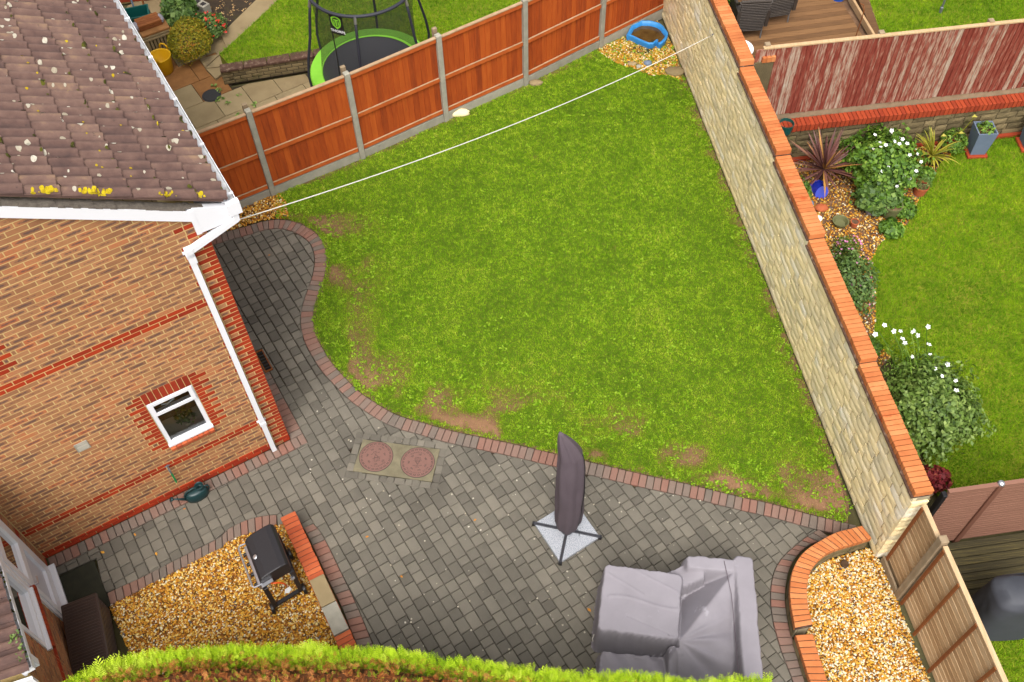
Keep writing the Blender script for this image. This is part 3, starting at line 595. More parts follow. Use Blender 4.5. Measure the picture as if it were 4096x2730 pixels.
for w_ in (4.42, .78): m = MB(); gbox(m, 2.02, 2.15, w_-.02, w_+.02, .0, .012); gbox(m, 2.04, 2.13, w_-.028, w_+.028, .012, .092); m.build('pipe_clip', X_['pvc'], pipe)
m = MB(); m.lathe([(.055,0),(.055,.16),(.03,.18)], GW(2.60,4.50,-.12), 16); m.build('pipe_hopper', X_['metalgrey'], house)
# air vent
m = MB(); gbox(m, -.115,.048,1.892,1.905,-.0,.012); gbox(m, -.115,.048,2.047,2.06,-.0,.012); gbox(m,-.115,-.102,1.9055,2.0465,0,.012); gbox(m,.035,.048,1.9055,2.0465,0,.012)
vent = m.build('air_vent', X_['concrete'], house)
for i in range(5):
    q = MB(); w_ = 1.918+i*.027; q.hexa([GW(-.10,w_,.01),GW(.034,w_,.01),GW(.034,w_+.012,.0),GW(-.10,w_+.012,.0),GW(-.10,w_+.006,.012),GW(.034,w_+.006,.012),GW(.034,w_+.018,.002),GW(-.10,w_+.018,.002)]); q.build('louvre', X_['concrete'], vent)
# ---------------------------------------------------------------- the low wing with the white door
IC = np.array((-6.523, 5.7312))
def WG(t, w, e=0.): p = IC-nG*t+dG*e; return np.array((p[0], p[1], w))
def wbox(m, t0, t1, w0, w1, e0, e1): return m.hexa([WG(t1,w0,e1), WG(t1,w0,e0), WG(t0,w0,e0), WG(t0,w0,e1), WG(t1,w1,e1), WG(t1,w1,e0), WG(t0,w1,e0), WG(t0,w1,e1)])
m = MB(); wbox(m, -.0, .20, 0, 2.3, -.1, -.003); wbox(m, .20, 1.11, 2.08, 2.3, -.1, -.003); wbox(m, 1.11, 1.97, 0, 1.30, -.1, -.003); wbox(m, 1.11, 1.97, 2.08, 2.3, -.1, -.003); wbox(m, 1.97, 2.62, 0, 2.3, -.1, -.003); wbox(m, 2.52, 2.62, 0, 2.3, -3, -.101); m.add([WG(2.62,2.301,-.0),WG(2.62,2.301,-3),WG(2.62,2.3+1.3,-3)], [(0,1,2)])
wing = m.build('wing_wall', X_['mortar'], house)
wb, wr_ = [], []
for k in range(31):
    wc = .038+.075*k
    def rows(t0, t1):
        off = 0 if k % 2 else .1125; a = t0
        while a < t1-.02:
            b = min(t1, (math.floor((a-off)/.225+1e-6)+1)*.225+off)
            if b-a > .03:
                q = MB(); x0, x1 = a+.005, b-.005
                q.hexa([WG(x1,wc-.0325,0), WG(x1,wc-.0325,-.05), WG(x0,wc-.0325,-.05), WG(x0,wc-.0325,0), WG(x1,wc+.0325,0), WG(x1,wc+.0325,-.05), WG(x0,wc+.0325,-.05), WG(x0,wc+.0325,0)], None, [(1,-1),(1,-1),(-1,-1),(-1,-1),(1,1),(1,1),(-1,1),(-1,1)])
                (wr_ if k in (0, 12, 13) else wb).append(q)
            a = b
    if wc < 2.28:
        rows(0, .20); 
        if wc > 2.1: rows(.2, 1.97)
        elif wc < 1.25: rows(1.11, 1.97)
        rows(1.97, 2.62)
pieces('wing_brick', wb, X_['brick'], wing, 120, 'wing_brickwork'); pieces('wing_red_brick', wr_, X_['redbrick'], wing, 60)
m = MB(); wbox(m,.20,.27,.10,2.08,-.08,.02); wbox(m,1.04,1.11,.10,2.08,-.08,.02); wbox(m,.271,1.039,2.0,2.08,-.08,.02); wbox(m,.18,1.13,.06,.10,-.08,.10)
door = m.build('door', X_['pvc'], house)
m = MB(); wbox(m,.275,.37,.12,1.99,-.05,.03); wbox(m,.94,1.035,.12,1.99,-.05,.03); wbox(m,.371,.939,.12,.34,-.05,.03); wbox(m,.371,.939,1.06,1.22,-.05,.03); wbox(m,.371,.939,1.86,1.99,-.05,.03); m.build('door_leaf', X_['pvc'], door)
m = MB(); wbox(m,.371,.939,.341,1.059,-.03,-.01); m.build('lower_panel', X_['frost'], door)
m = MB(); wbox(m,.371,.939,1.221,1.859,-.02,-.012); m.build('pane', X_['pane'], door)
m = MB(); m.tube([WG(.97,1.10,.035), WG(.97,1.10,.08), WG(.86,1.09,.085)], .011, 8); m.build('handle', X_['steel'], door)
m = MB(); wbox(m,1.11,1.18,1.30,2.08,-.08,.012); wbox(m,1.90,1.97,1.30,2.08,-.08,.012); wbox(m,1.181,1.899,1.30,1.37,-.08,.012); wbox(m,1.181,1.899,2.01,2.08,-.08,.012); w2 = m.build('side_window', X_['pvc'], house)
m = MB(); wbox(m,1.10,1.98,1.27,1.305,-.02,.055); m.build('window_sill', X_['pvc'], w2)
m = MB(); wbox(m,1.18,1.90,1.37,2.01,-.035,-.03); m.build('pane', X_['pane'], w2)
m = MB(); wbox(m, 0, 2.6, .0, .02, -1.6, -.11); wbox(m, 0, 2.6, 0, 2.2, -1.7, -1.61); m.build('room', X_['room'], w2)
for i in range(12):
    q = MB(); a = 1.06+i*.0735; wbox(q, a, a+.066, 1.19, 1.265, -.05, .075); q.build('sill_brick', X_['cope_dull'], wing)
m = MB(); wbox(m, 0, 2.66, 2.28, 2.44, -.03, .0); m.build('wing_fascia', X_['pvc'], house)
m = MB(); wbox(m, 0, 2.66, 2.33, 2.338, .002, .10); wbox(m, 0, 2.66, 2.3385, 2.42, .094, .10); wbox(m, 2.6605, 2.668, 2.33, 2.42, .002, .10); wg = m.build('wing_gutter', X_['pvc_dirty'], house)
m = MB(); m.add([WG(2.74,2.30+.44*k-.02*h,.04-k) for k in (0,3) for h in (0,8)]+[WG(2.70,2.30+.44*k-.02*h,.04-k) for k in (0,3) for h in (0,8)], [(0,1,3,2),(4,6,7,5),(0,2,6,4),(1,5,7,3),(0,4,5,1)]); m.build('wing_bargeboard', X_['pvc'], house)
m = MB(); wbox(m, 2.45, 2.53, 2.10, 2.33, .02, .09); m.build('gutter_outlet', X_['pvc'], wg)
def WR(s, t, h=0.): return WG(t, 2.46+s*math.sin(rad(24))+h*math.cos(rad(24)), .03-s*math.cos(rad(24))+h*math.sin(rad(24)))
m = MB(); m.add([WR(0,0,-.02), WR(3,0,-.02), WR(3,2.7,-.02), WR(0,2.7,-.02)], [(0,1,2,3)]); wroof = m.build('wing_roof', X_['tile'], house)
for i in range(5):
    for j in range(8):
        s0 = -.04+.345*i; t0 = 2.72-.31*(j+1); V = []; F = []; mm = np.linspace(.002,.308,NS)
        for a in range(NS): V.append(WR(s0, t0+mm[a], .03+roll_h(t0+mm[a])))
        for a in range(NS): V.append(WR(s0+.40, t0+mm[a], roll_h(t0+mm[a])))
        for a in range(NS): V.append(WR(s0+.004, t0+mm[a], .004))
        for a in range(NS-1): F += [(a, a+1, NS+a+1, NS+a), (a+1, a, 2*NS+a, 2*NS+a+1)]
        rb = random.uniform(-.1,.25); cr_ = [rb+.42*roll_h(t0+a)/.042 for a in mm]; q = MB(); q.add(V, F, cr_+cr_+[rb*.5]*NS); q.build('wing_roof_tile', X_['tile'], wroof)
m = MB()
for _ in range(60): 
    a = random.uniform(1.2, 2.6); e = random.uniform(.01, .09); r_ = random.uniform(.004, .016)
    m.add([WG(a+r_*math.cos(q)*1.2, 2.4215, e+r_*math.sin(q)) for q in np.linspace(0, 6.28, 9)[:-1]], [tuple(range(8))[::-1]])
m.build('gutter_moss', X_['moss'], wg, kind='stuff')
# ================================================================ GROUND, PAVING, LAWN, GRAVEL
sheet('ground', [(-300,-300),(300,-300),(300,300),(-300,300)], -.09, X_['ground'])
# --- lawn edging: brick headers along a flowing curve
eo = smooth_line(PLAN['edge_out'], 2); eo = resample(eo, .03)
k3 = np.ones(9)/9; eo[4:-4] = np.stack([np.convolve(eo[:,i], k3, 'valid') for i in (0,1)], 1)
ei = offset_line(eo, -.205)
ED_OUT, ED_IN = eo, ei
patio = empty('block_paved_patio', (0, 5, 0)); patio['kind'] = 'structure'; patio['label'] = 'grey block paved patio with reddish brick edging'
red_pcs = []
def strip(out, inn, pitch, z1=.004, z0=-.06, lst=None, h=None, rnd=None, sh=.004):
    n = max(2, int(round(np.linalg.norm(np.diff(np.array(out), axis=0), axis=1).sum()/pitch)))
    A = resample(out, n=n+1); B = resample(inn, n=n+1); L = lst if lst is not None else red_pcs
    for i in range(n):
        q = MB(); zz = z1+random.uniform(-.003, .003); q.prism([A[i], A[i+1], B[i+1], B[i]], z0, zz, .007, rnd, .01, sh); L.append(q)
# correct arc pairing: sample outer, take matching inner by index
n_ = int(np.linalg.norm(np.diff(eo, axis=0), axis=1).sum()/.104)
idx = np.linspace(0, len(eo)-1, n_+1); A = np.stack([np.interp(idx, np.arange(len(eo)), eo[:,i]) for i in (0,1)], 1); B = np.stack([np.interp(idx, np.arange(len(ei)), ei[:,i]) for i in (0,1)], 1)
for i in range(n_):
    q = MB(); q.prism([A[i], A[i+1], B[i+1], B[i]], -.06, .004+random.uniform(-.003,.003), .007, None, .012, .004); red_pcs.append(q)
ro, ri = smooth_line(PLAN['ring_out'], 2), smooth_line(PLAN['ring_in'], 2); strip(ro, ri, .104)
go, gi = smooth_line(PLAN['grav_edge_out'], 2), smooth_line(PLAN['grav_edge_in'], 2); strip(go, gi, .104)
e5o, e5i = smooth_line(PLAN['e5_out'], 2), smooth_line(PLAN['e5_in'], 2); strip(e5o, e5i, .104)
gl = lambda u, o: (OG+u*dG-o*nG)
strip([gl(UI+.02,.20), gl(UR+.20,.20)], [gl(UI+.02,.014), gl(UR+.20,.014)], .104)
strip([gl(UR+.20,.012-.0), gl(UR+.20,-1.35)], [gl(UR+.006,.012), gl(UR+.006,-1.35)], .104)
pieces('edge_brick', red_pcs, X_['paver_red'], patio, 300, 'edge_bricks_far')
# --- block paving in staggered rows square to the house
slabP = np.array(PLAN['slab']); sc_ = slabP.mean(0)
PAVE = [gl(UI+.02,.20), gl(UR+.20,.20), gl(UR+.20,-1.35), gl(UR+.01,-1.35), gl(UR+.01,-4.9)]+list(ei[10:-2])+list(ro)+[ro[-1]+(0,-1.5), (-1.0,2.2)]+list(e5o[::-1])+[gl(1.95,2.2)-0*nG]
PAVE = [gl(UI+.02,.20), gl(UR+.20,.20), gl(UR+.20,-1.35), gl(UR+.01,-1.35), gl(UR+.01,-4.6)]+list(ei[6:-6:5])+list(ro[2::2])+[(3.4,2.0), (-1.0,2.0)]+list(e5o[::-3])+[(-2.88,6.14),(-3.03,6.02),(-3.36,6.05),(-3.40,6.285)]+list(go[::-3])+[(-5.62,5.22), (-5.83,5.72), (-6.35,5.47)]
sheet('paving_bed', PAVE, -.028, X_['joint'], patio, None)
blocks = []; rowd = np.array((math.cos(rad(-59.6)), math.sin(rad(-59.6)))); crs = np.array((-rowd[1], rowd[0]))
PA = np.array(PAVE); oc = PA@crs; orr = PA@rowd; row = math.floor(oc.min()/.158)*.158
fx = slabP.mean(0); sx = (slabP[1]-slabP[0])/np.linalg.norm(slabP[1]-slabP[0]); sy = np.array((-sx[1], sx[0]))
while row < oc.max():
    s_ = orr.min()-random.random()*.2
    while s_ < orr.max():
        L_ = random.choice((.12,.16,.16,.2,.2,.24)); c0 = [rowd*a+crs*b for a, b in ((s_,row),(s_+L_,row),(s_+L_,row+.158),(s_,row+.158))]; cc = np.mean(c0, 0); s_ += L_
        lo = np.min(c0, 0); hi = np.max(c0, 0)
        ins = inside(np.array(c0+[cc]), PA)
        if not ins.any(): continue
        dq = cc-fx
        if abs(dq@sx) < .61 and abs(dq@sy) < .30: continue
        pol = c0 if ins.all() else clip_convex(PAVE, c0)
        if len(pol) < 3 or area(pol) < .0022: continue
        q = MB(); wear = .0035 if cc[1] < 8.5 else .007
        try: q.prism(pol, -.05, random.uniform(-.004,.003), .009, None, .012, wear)
        except Exception: continue
        blocks.append(q)
    row += .158
pieces('paving_block', blocks, X_['paver'], patio, 300, 'paving_blocks_far')
# --- inspection chamber slab with two round covers, framed by blocks
m = MB(); m.prism(inset(slabP[::-1], .0), -.05, .006, .004); slab_o = m.build('inspection_slab', X_['insp'], patio)
fr_ = []; hw, hh = np.linalg.norm(slabP[1]-slabP[0])/2+.005, np.linalg.norm(slabP[2]-slabP[1])/2+.005
for sg in (-1, 1):
    a = -hw-.11
    while a < hw+.10:
        b = a+random.choice((.11,.11,.16,.2)); b = min(b, hw+.115); q = MB(); q.prism([fx+sx*p+sy*r for p, r in ((a,sg*hh),(b,sg*hh),(b,sg*(hh+.11)),(a,sg*(hh+.11)))], -.05, .007, .008, None, .008, .004); fr_.append(q); a = b
    a = -hh
    while a < hh-.03:
        b = min(a+random.choice((.14,.18)), hh); q = MB(); q.prism([fx+sx*p+sy*r for p, r in ((sg*hw,a),(sg*hw,b),(sg*(hw+.11),b),(sg*(hw+.11),a))], -.05, .007, .008, None, .008, .004); fr_.append(q); a = b
for q in fr_: q.build('frame_block', X_['paver'], patio)
def text_mesh(name, body, size, M4, matl, parent, ext=.002):
    V, F = glyph(body); T = Matrix.Translation(-Vector(OFF[parent.name])) @ M4 @ Matrix.Diagonal((size, size, 1, 1)); return [T @ v for v in V], F
def join_meshes(name, mes, matl, parent):
    V, F = [], []
    for me in mes:
        b = len(V); V += [tuple(v) for v in me[0]]; F += [tuple(b+i for i in p) for p in me[1]]
    me = bpy.data.meshes.new(name); me.from_pydata(V, [], F); me.materials.append(matl); return link(name, me, parent)
base_a = math.atan2(sx[1], sx[0])
for ci, (c, ang, lab) in enumerate(((PLAN['covers'][0], base_a+rad(205), 'round brown drain cover with ring of W marks, set farther from the parasol'), (PLAN['covers'][1], base_a+rad(8), 'round brown drain cover with ring of W marks, set nearer the parasol'))):
    cov = empty('drain_cover', (c[0], c[1], .006), lab, 'drain cover', 'round drain covers in the slab')
    m = MB(); m.lathe([(.242,-.0),(.242,.006),(.236,.008),(0,.008)], (c[0], c[1], .0065), 48); m.build('plate', X_['cast'], cov)
    m = MB(); m.lathe([(.250,0),(.250,.004),(.2425,.0045),(.2425,0)], (c[0], c[1], .0063), 48); m.build('rim', X_['cast_dk'], cov)
    mes = []
    def put(body, size, r_, a_, rot): 
        p = Vector((c[0]+r_*math.cos(a_), c[1]+r_*math.sin(a_), .0150)); mes.append(text_mesh('w', body, size, Matrix.Translation(p) @ Matrix.Rotation(rot, 4, 'Z'), X_['cast_dk'], cov, .001))
    for k in range(22): a_ = 2*math.pi*k/22+ang; put('W', .05, .208, a_, a_-math.pi/2)
    for k in range(7): a_ = 2*math.pi*(k+.5)/7+ang; put('W', .045, .125, a_, a_-math.pi/2)
    top, bot = 'OsmaDrain', 'Bristol Castings' if ci == 0 else 'Inspection Chamber'
    for k, ch in enumerate(top): a_ = ang+rad(90)-(k-(len(top)-1)/2)*rad(9); put(ch, .034, .165, a_, a_-math.pi/2)
    bot = 'Wavin Caradon' if ci == 0 else 'Inspection Cham'
    for k, ch in enumerate(bot): a_ = ang-rad(90)+(k-(len(bot)-1)/2)*rad(8.5); put(ch, .032, .172, a_, a_+math.pi/2)
    ux = Vector((math.cos(ang), math.sin(ang))); uy = Vector((-ux.y, ux.x))
    for tx_, dy in (('CLASS A', .075),('BS EN 124', .05),('LOAD 15kN', .025),('DO NOT LIFT', -.055),('OSMA', -.08)):
        p = Vector((c[0], c[1], .0150))+Vector((uy.x*dy, uy.y*dy, 0)); mes.append(text_mesh('w', tx_, .022, Matrix.Translation(p) @ Matrix.Rotation(ang, 4, 'Z'), X_['cast_dk'], cov, .001))
    join_meshes('raised_lettering', mes, X_['cast_dk'], cov)
    m = MB(); tri_ = [(-.03,.018),(.03,.018),(0,-.035)]
    for i in range(3):
        a = np.array(tri_[i]); b = np.array(tri_[(i+1) % 3]); pa = np.array(c)+np.array(ux)*a[0]+np.array(uy)*a[1]; pb = np.array(c)+np.array(ux)*b[0]+np.array(uy)*b[1]; m.tube([(*pa,.0155),(*pb,.0155)], .003, 4)
    m.build('triangle_mark', X_['cast_dk'], cov)
# --- door mat
m = MB(); m.prism([(-6.30,5.44),(-5.84,5.68),(-5.47,5.02),(-5.97,4.77)], .004, .024, .006); tag(m.build('door_mat', X_['rubber'], None, (-5.9,5.2,0)), 'black rubber mat lying in front of the white door', 'mat')
# --- planter bed, gravel beds
co, ci_ = smooth_line(PLAN['cop_out'], 2), smooth_line(PLAN['cop_in'], 2); c2o, c2i = smooth_line(PLAN['cop2_out'], 1), smooth_line(PLAN['cop2_in'], 1)
lw_ = np.array(PLAN['low_wall'])
G_PLANT = [(4.74,5.50)]+list(ci_[1:])+list(c2i)+[(3.9,2.6),(5.25,2.6),(5.08,3.9),(4.93,5.0),(4.86,5.36)]
G_BBQ = list(gi[::1])+[(-3.10,6.13),(-2.72,5.2),(-2.28,4.4),(-1.9,3.7),(-2.0,3.0),(-4.9,3.0),(-5.05,4.3),(-5.5,5.02)]
G_CORN = PLAN['gravel_corner']; G_HOUSE = PLAN['gravel_house']
BED = [(5.02,12.88),(8.05,13.2),(7.95,12.85)]+PLAN['bed_edge']+[(5.35,8.2),(5.9,6.3),(5.62,6.0),(5.3,6.05),(4.42,12.4)]
sheet('planter_gravel_bed', G_PLANT, -.012, X_['gravelbed']); sheet('barbecue_gravel_bed', G_BBQ, -.012, X_['gravelbed']); sheet('neighbour_flower_bed', BED, .012, X_['soil'])
def pebbles(name, poly, dens, z, size=(.008,.02), lab=None, bias=0., rng=RNG):
    P2 = scatter(poly, dens); n = len(P2)
    a = np.array([(1,0,0),(-1,0,0),(0,1,0),(0,-1,0),(0,0,1),(0,0,-1)], float)
    ico = []; t = (1+5**.5)/2
    for s in (-1,1):
        for u in (-1,1): ico += [(0,s,u*t),(s,u*t,0),(u*t,0,s)]
    ico = np.array(ico)/np.sqrt(1+t*t)
    # convex hull faces of the icosahedron
    Fc = []; dm = np.linalg.norm(ico[:,None]-ico[None], axis=2); e = dm[dm > .01].min()*1.1
    for i in range(12):
        for j in range(i+1,12):
            for k in range(j+1,12):
                if dm[i,j] < e and dm[j,k] < e and dm[i,k] < e:
                    f = (i,j,k); nn = np.cross(ico[j]-ico[i], ico[k]-ico[i]); Fc.append(f if nn@ico[i] > 0 else (i,k,j))
    Fc = np.array(Fc)
    s = rng.uniform(*size, n)[:,None]*np.stack([rng.uniform(.9,1.7,n), rng.uniform(.7,1.1,n), rng.uniform(.4,.75,n)], 1)
    th = rng.uniform(0, 6.28, n); ct, st = np.cos(th), np.sin(th); ti = rng.normal(0, .35, n)
    W = ico[None]*s[:,None]; W = W*(1+rng.uniform(-.18,.18,(n,12,1)))
    x = W[...,0]; y = W[...,1]; zz = W[...,2]+x*ti[:,None]
    V = np.stack([x*ct[:,None]-y*st[:,None]+P2[:,0:1], x*st[:,None]+y*ct[:,None]+P2[:,1:2], zz+z+rng.uniform(0,.014,n)[:,None]], 2).reshape(-1,3)
    F = (Fc[None]+12*np.arange(n)[:,None,None]).reshape(-1,3)
    R = np.clip(rng.uniform(0,1,n)+bias*(rng.uniform(0,1,n)), 0, .93); R = np.where(rng.random(n) < .02, 1., R); R = np.repeat(R, 12)
    o = raw(name, V, F, R, X_['pebble'], kind='stuff', smooth=True)
    if lab: o['label'] = lab; o['category'] = 'gravel'
    return o
pebbles('gravel', G_PLANT, 4300, .0, (.008,.018), lab='golden gravel filling the curved brick planter', bias=.25)
pebbles('gravel', G_BBQ, 4300, .0, (.008,.018), lab='golden gravel around the black barbecue', bias=-.08)
pebbles('gravel', G_CORN, 2600, .012, lab='golden gravel around the blue sandpit', bias=-.05)
pebbles('gravel', G_HOUSE, 2600, .012, lab='golden gravel strip between house and orange fence', bias=-.15)
pebbles('gravel', BED, 1100, .02, lab='gravel scattered over the neighbour flower bed', bias=-.1)
# --- lawns
FPl = np.array(PLAN['fence_posts']); fd = (FPl[-1]-FPl[0])/np.linalg.norm(FPl[-1]-FPl[0])
WB0, WB1 = np.array((3.30,16.9)), np.array((4.80,5.36))       # foot of the stone wall, lawn side
wt = (WB1-WB0)/np.linalg.norm(WB1-WB0); wnr = np.array((-wt[1], wt[0]))   # points away from the lawn
LAWN = list(eo[int(.10*len(eo)):-1:4])+[(4.66,6.2)]+[tuple(WB0+wt*q-wnr*-.0) for q in (9.5,6,3,1.0)]+[(3.2,17.0),(1.95,16.25),(.43,15.2),(-1.1,14.27),(-2.6,13.34),(-4.1,12.5)]
sheet('lawn', LAWN, .003, X_['soil'])
def blades(name, P2, hmin, hmax, wid, z, R, matl, lab=None, cat=None, lean=.75):
    n = len(P2); h = RNG.uniform(hmin, hmax, n); th = RNG.uniform(0, 6.283, n); ph = RNG.uniform(0, 6.283, n); ln = RNG.uniform(.25, lean, n)*h*1.4
    wx, wy = np.cos(th)*wid, np.sin(th)*wid; bx, by = P2[:,0], P2[:,1]
    V = np.empty((n,3,3)); V[:,0] = np.stack([bx-wx, by-wy, np.full(n,z)], 1); V[:,1] = np.stack([bx+wx, by+wy, np.full(n,z)], 1); V[:,2] = np.stack([bx+np.cos(ph)*ln, by+np.sin(ph)*ln, z+h], 1)
    o = raw(name, V.reshape(-1,3), np.arange(3*n).reshape(-1,3), np.repeat(R, 3), matl, kind='stuff')
    if lab: o['label'] = lab; o['category'] = cat or 'grass'
    return o
def dist_poly(P2, line):
    L = np.array(line); return np.min(np.linalg.norm(P2[:,None]-L[None,::6], axis=2), axis=1) if len(P2) else np.zeros(0)
q = scatter(LAWN, 9000)
dl = np.concatenate([dist_poly(c, ED_OUT) for c in np.array_split(q, 40)])
x, y = q[:,0], q[:,1]
nz = fnoise(x*1.7, y*1.7, 3); nf = fnoise(x*6, y*6, 9)
edge_bare = np.clip(1-dl/1.25, 0, 1)*(.9*(y > 8.3)+1.1*(y <= 8.3))*np.where(dl < .10, .25, 1)
wall_d = np.abs((q-WB0)@wnr); fence_d = np.abs((q-FPl[0])@np.array((-fd[1], fd[0])))
bare = 1.05*edge_bare*np.clip((nz-.42)*5, 0, 1)+.75*np.clip(1-wall_d/.28, 0, 1)*(nf > .45)+.8*np.clip(1-fence_d/.30, 0, 1)*(nz > .42)
keep = RNG.uniform(0, 1, len(q)) > np.clip(bare, 0, .96)
def turf_grid(name, poly, z, barefn, st=.06):
    P = np.array(poly); lo, hi = P.min(0), P.max(0); nx_, ny_ = int((hi[0]-lo[0])/st)+1, int((hi[1]-lo[1])/st)+1; a, b = np.meshgrid(lo[0]+np.arange(nx_)*st, lo[1]+np.arange(ny_)*st); pt = np.stack([a.ravel(), b.ravel()], 1); ok = inside(pt, P); iq = np.arange(nx_*ny_).reshape(ny_,nx_)
    F = np.stack([iq[:-1,:-1], iq[:-1,1:], iq[1:,1:], iq[1:,:-1]], 2).reshape(-1,4); F = F[ok[F].all(1)]; us = np.unique(F); mp = -np.ones(nx_*ny_, int); mp[us] = np.arange(len(us)); pu = pt[us]
    o = raw(name, np.c_[pu, z+.006*fnoise(pu[:,0]*6, pu[:,1]*6, 2)], mp[F], barefn(pu), X_['turf']); o['kind'] = 'structure'; return o
def bare_main(p):
    x, y = p[:,0], p[:,1]; nz = fnoise(x*1.7, y*1.7, 3); nf = fnoise(x*6, y*6, 9); dl = np.concatenate([dist_poly(c, ED_OUT) for c in np.array_split(p, 10)])
    eb = np.clip(1-dl/1.25, 0, 1)*(.9*(y > 8.3)+1.1*(y <= 8.3))*np.where(dl < .10, .25, 1); wd_ = np.abs((p-WB0)@wnr); fd_ = np.abs((p-FPl[0])@np.array((-fd[1], fd[0])))
    return np.clip(eb*1.05*np.clip((nz-.42)*5, 0, 1)+.75*np.clip(1-wd_/.28, 0, 1)*(nf > .45)+.8*np.clip(1-fd_/.30, 0, 1)*(nz > .42)+.5*np.clip((nf-.72)*6,0,1)*(nz > .6), 0, 1)
turf_grid('lawn_turf', LAWN, .005, bare_main)
g1 = q[keep]; R1 = np.clip(.40+.34*(fnoise(g1[:,0]*.9, g1[:,1]*.9, 21)-.5)+.55*(fnoise(g1[:,0]*7, g1[:,1]*7, 5)-.5)+.75*(vnoise(g1[:,0]*26, g1[:,1]*26, 15)-.5)+RNG.normal(0,.17,len(g1)), 0, 1)
blades('grass', g1, .02, .042, .0046, .004, R1, X_['grass'], 'short mossy green lawn grass of the main garden')
dr = q[~keep]; dr = dr[RNG.uniform(0,1,len(dr)) < .45]; blades('dry_grass', dr, .006, .022, .003, .006, RNG.uniform(0,1,len(dr)), X_['drygrass'], 'dead straw coloured grass in bare lawn patches')
def rosettes(name, C, r0, r1, z, matl, nl=7, lab=None, cat='weeds', R=None, up=.5, rng=RNG):
    """small round leaves in clusters: C centres"""
    V, F, RR = [], [], []; n = len(C); k = 0
    rr = rng.uniform(r0, r1, n)
    for i in range(n):
        for j in range(nl):
            a = rng.uniform(0, 6.283); d_ = rr[i]*rng.uniform(.3, 1.1); s = rr[i]*rng.uniform(.28, .5); cx, cy_ = C[i,0]+d_*math.cos(a), C[i,1]+d_*math.sin(a); zz = z+rr[i]*up*rng.uniform(.3, 1)
            tl = rng.uniform(-.5, .5); ca, sa = math.cos(a), math.sin(a); rv = rng.uniform(.1, 1) if R is None else R[i]+rng.normal(0,.12)
            for u, v in ((-1,0),(-.1,-.75),(1,0),(-.1,.75)): V.append((cx+s*(u*ca-v*sa), cy_+s*(u*sa+v*ca), zz+s*(u*tl*.6+v*tl))); RR.append(rv)
            F.append((k,k+1,k+2,k+3)); k += 4
    o = raw(name, V, F, np.clip(RR,0,1), matl, kind='stuff')
    if lab: o['label'] = lab; o['category'] = cat
    return o
wq = scatter(LAWN, 130); wd = np.concatenate([dist_poly(c, ED_OUT) for c in np.array_split(wq, 10)]); wq = wq[(RNG.uniform(0,1,len(wq)) < .22+.6*np.clip(1-wd/1.6,0,1)) & (fnoise(wq[:,0]*1.3, wq[:,1]*1.3, 31) > .42)]
rosettes('clover', wq, .018, .05, .02, X_['weed'], 7, 'clover and plantain weeds dotted through the main lawn')
wk = WB0[None]+wt[None]*RNG.uniform(1,11,260)[:,None]-wnr[None]*RNG.uniform(.03,.22,260)[:,None]; rosettes('wall_foot_weeds', wk, .02, .05, .015, X_['weed'], 6, 'low weeds along the foot of the stone wall')
# neighbour lawns
RLAWN = [(8.1,13.2),(11,13.5),(11,3.5),(5.3,3.0),(5.55,4.6),(6.0,4.65),(7.6,5.6),(7.6,5.75),(6.0,5.65),(5.9,6.3)]+[p for p in PLAN['bed_edge'][::-1]]+[(7.95,12.85)]
sheet('neighbour_lawn', RLAWN, .004, X_['turf_g'])
def lawn_fill(name, poly, dens, z, lab, matl, h=(.03,.065)):
    p = scatter(poly, dens); R_ = np.clip(.42+.6*(fnoise(p[:,0]*.8,p[:,1]*.8,41)-.5)+.5*(fnoise(p[:,0]*5,p[:,1]*5,8)-.5)+.6*(vnoise(p[:,0]*22,p[:,1]*22,9)-.5)+RNG.normal(0,.15,len(p)), 0, 1); return blades(name, p, h[0], h[1], .005, z, R_, matl, lab)
RL2 = [(8.1,13.2),(10.2,13.5),(10.2,10),(8.8,5.0),(8.0,3.8),(5.4,3.0),(5.55,4.6),(6.0,4.65),(7.6,5.6),(7.6,5.75),(6.0,5.65),(5.9,6.3)]+[p for p in PLAN['bed_edge'][::-1]]+[(7.95,12.85)]
lawn_fill('grass', RL2, 4600, .004, 'longer green grass of the right neighbour garden', X_['grass_r'])
ULAWN = [(-5.26,15.66),(-5.52,16.03),(-5.38,16.24),(-4.99,16.91),(-4.3,18.2),(-2,20.5),(1.5,20.5),(1.4,17.4),(-.2,16.2),(-1.2,15.7),(-3.4,16.05),(-4.4,15.83)]
URL = [(7.03,15.15),(7.1,17.5),(11.5,18.5),(11.5,14.9),(9.4,14.7)]
ret = [(-5.3,15.52),(-4.40,15.70),(-3.2,15.98),(-1.2,15.62),(1.6,17.3)]
sheet('upper_lawn', URL, .90, X_['turf_g']); lawn_fill('grass', URL, 4200, .90, 'bright grass beside the raised timber deck', X_['grass_r'])
# ================================================================ WALLS AND FENCES
# --- tall stone garden wall with stepped brick coping
def SWL(t, w, e): p = WB0+wt*t+wnr*e; return np.array((p[0], p[1], w))       # t along towards the camera, e into the wall
WL = np.linalg.norm(WB1-WB0); TH = .24
steps = [(-2.6, 4.02, 2.165), (4.02, 5.98, 2.055), (5.98, 7.59, 1.945), (7.59, 9.70, 1.845), (9.70, WL-.012, 1.75)]   # t0,t1,coping underside
gw = empty('stone_garden_wall', SWL(6, 0, .12), 'tall buff stone garden wall with stepped orange brick coping beside the lawn', 'wall')
m = MB()
for a, b, h in steps:
    b2 = b
    m.hexa([SWL(a,-.05,.035), SWL(b2,-.05,.035), SWL(b2,-.05,TH), SWL(a,-.05,TH), SWL(a,h-.032,.035), SWL(b2,h-.032,.035), SWL(b2,h-.032,TH), SWL(a,h-.032,TH)])
m.build('wall_core', X_['stone_mortar'], gw)
stones = []
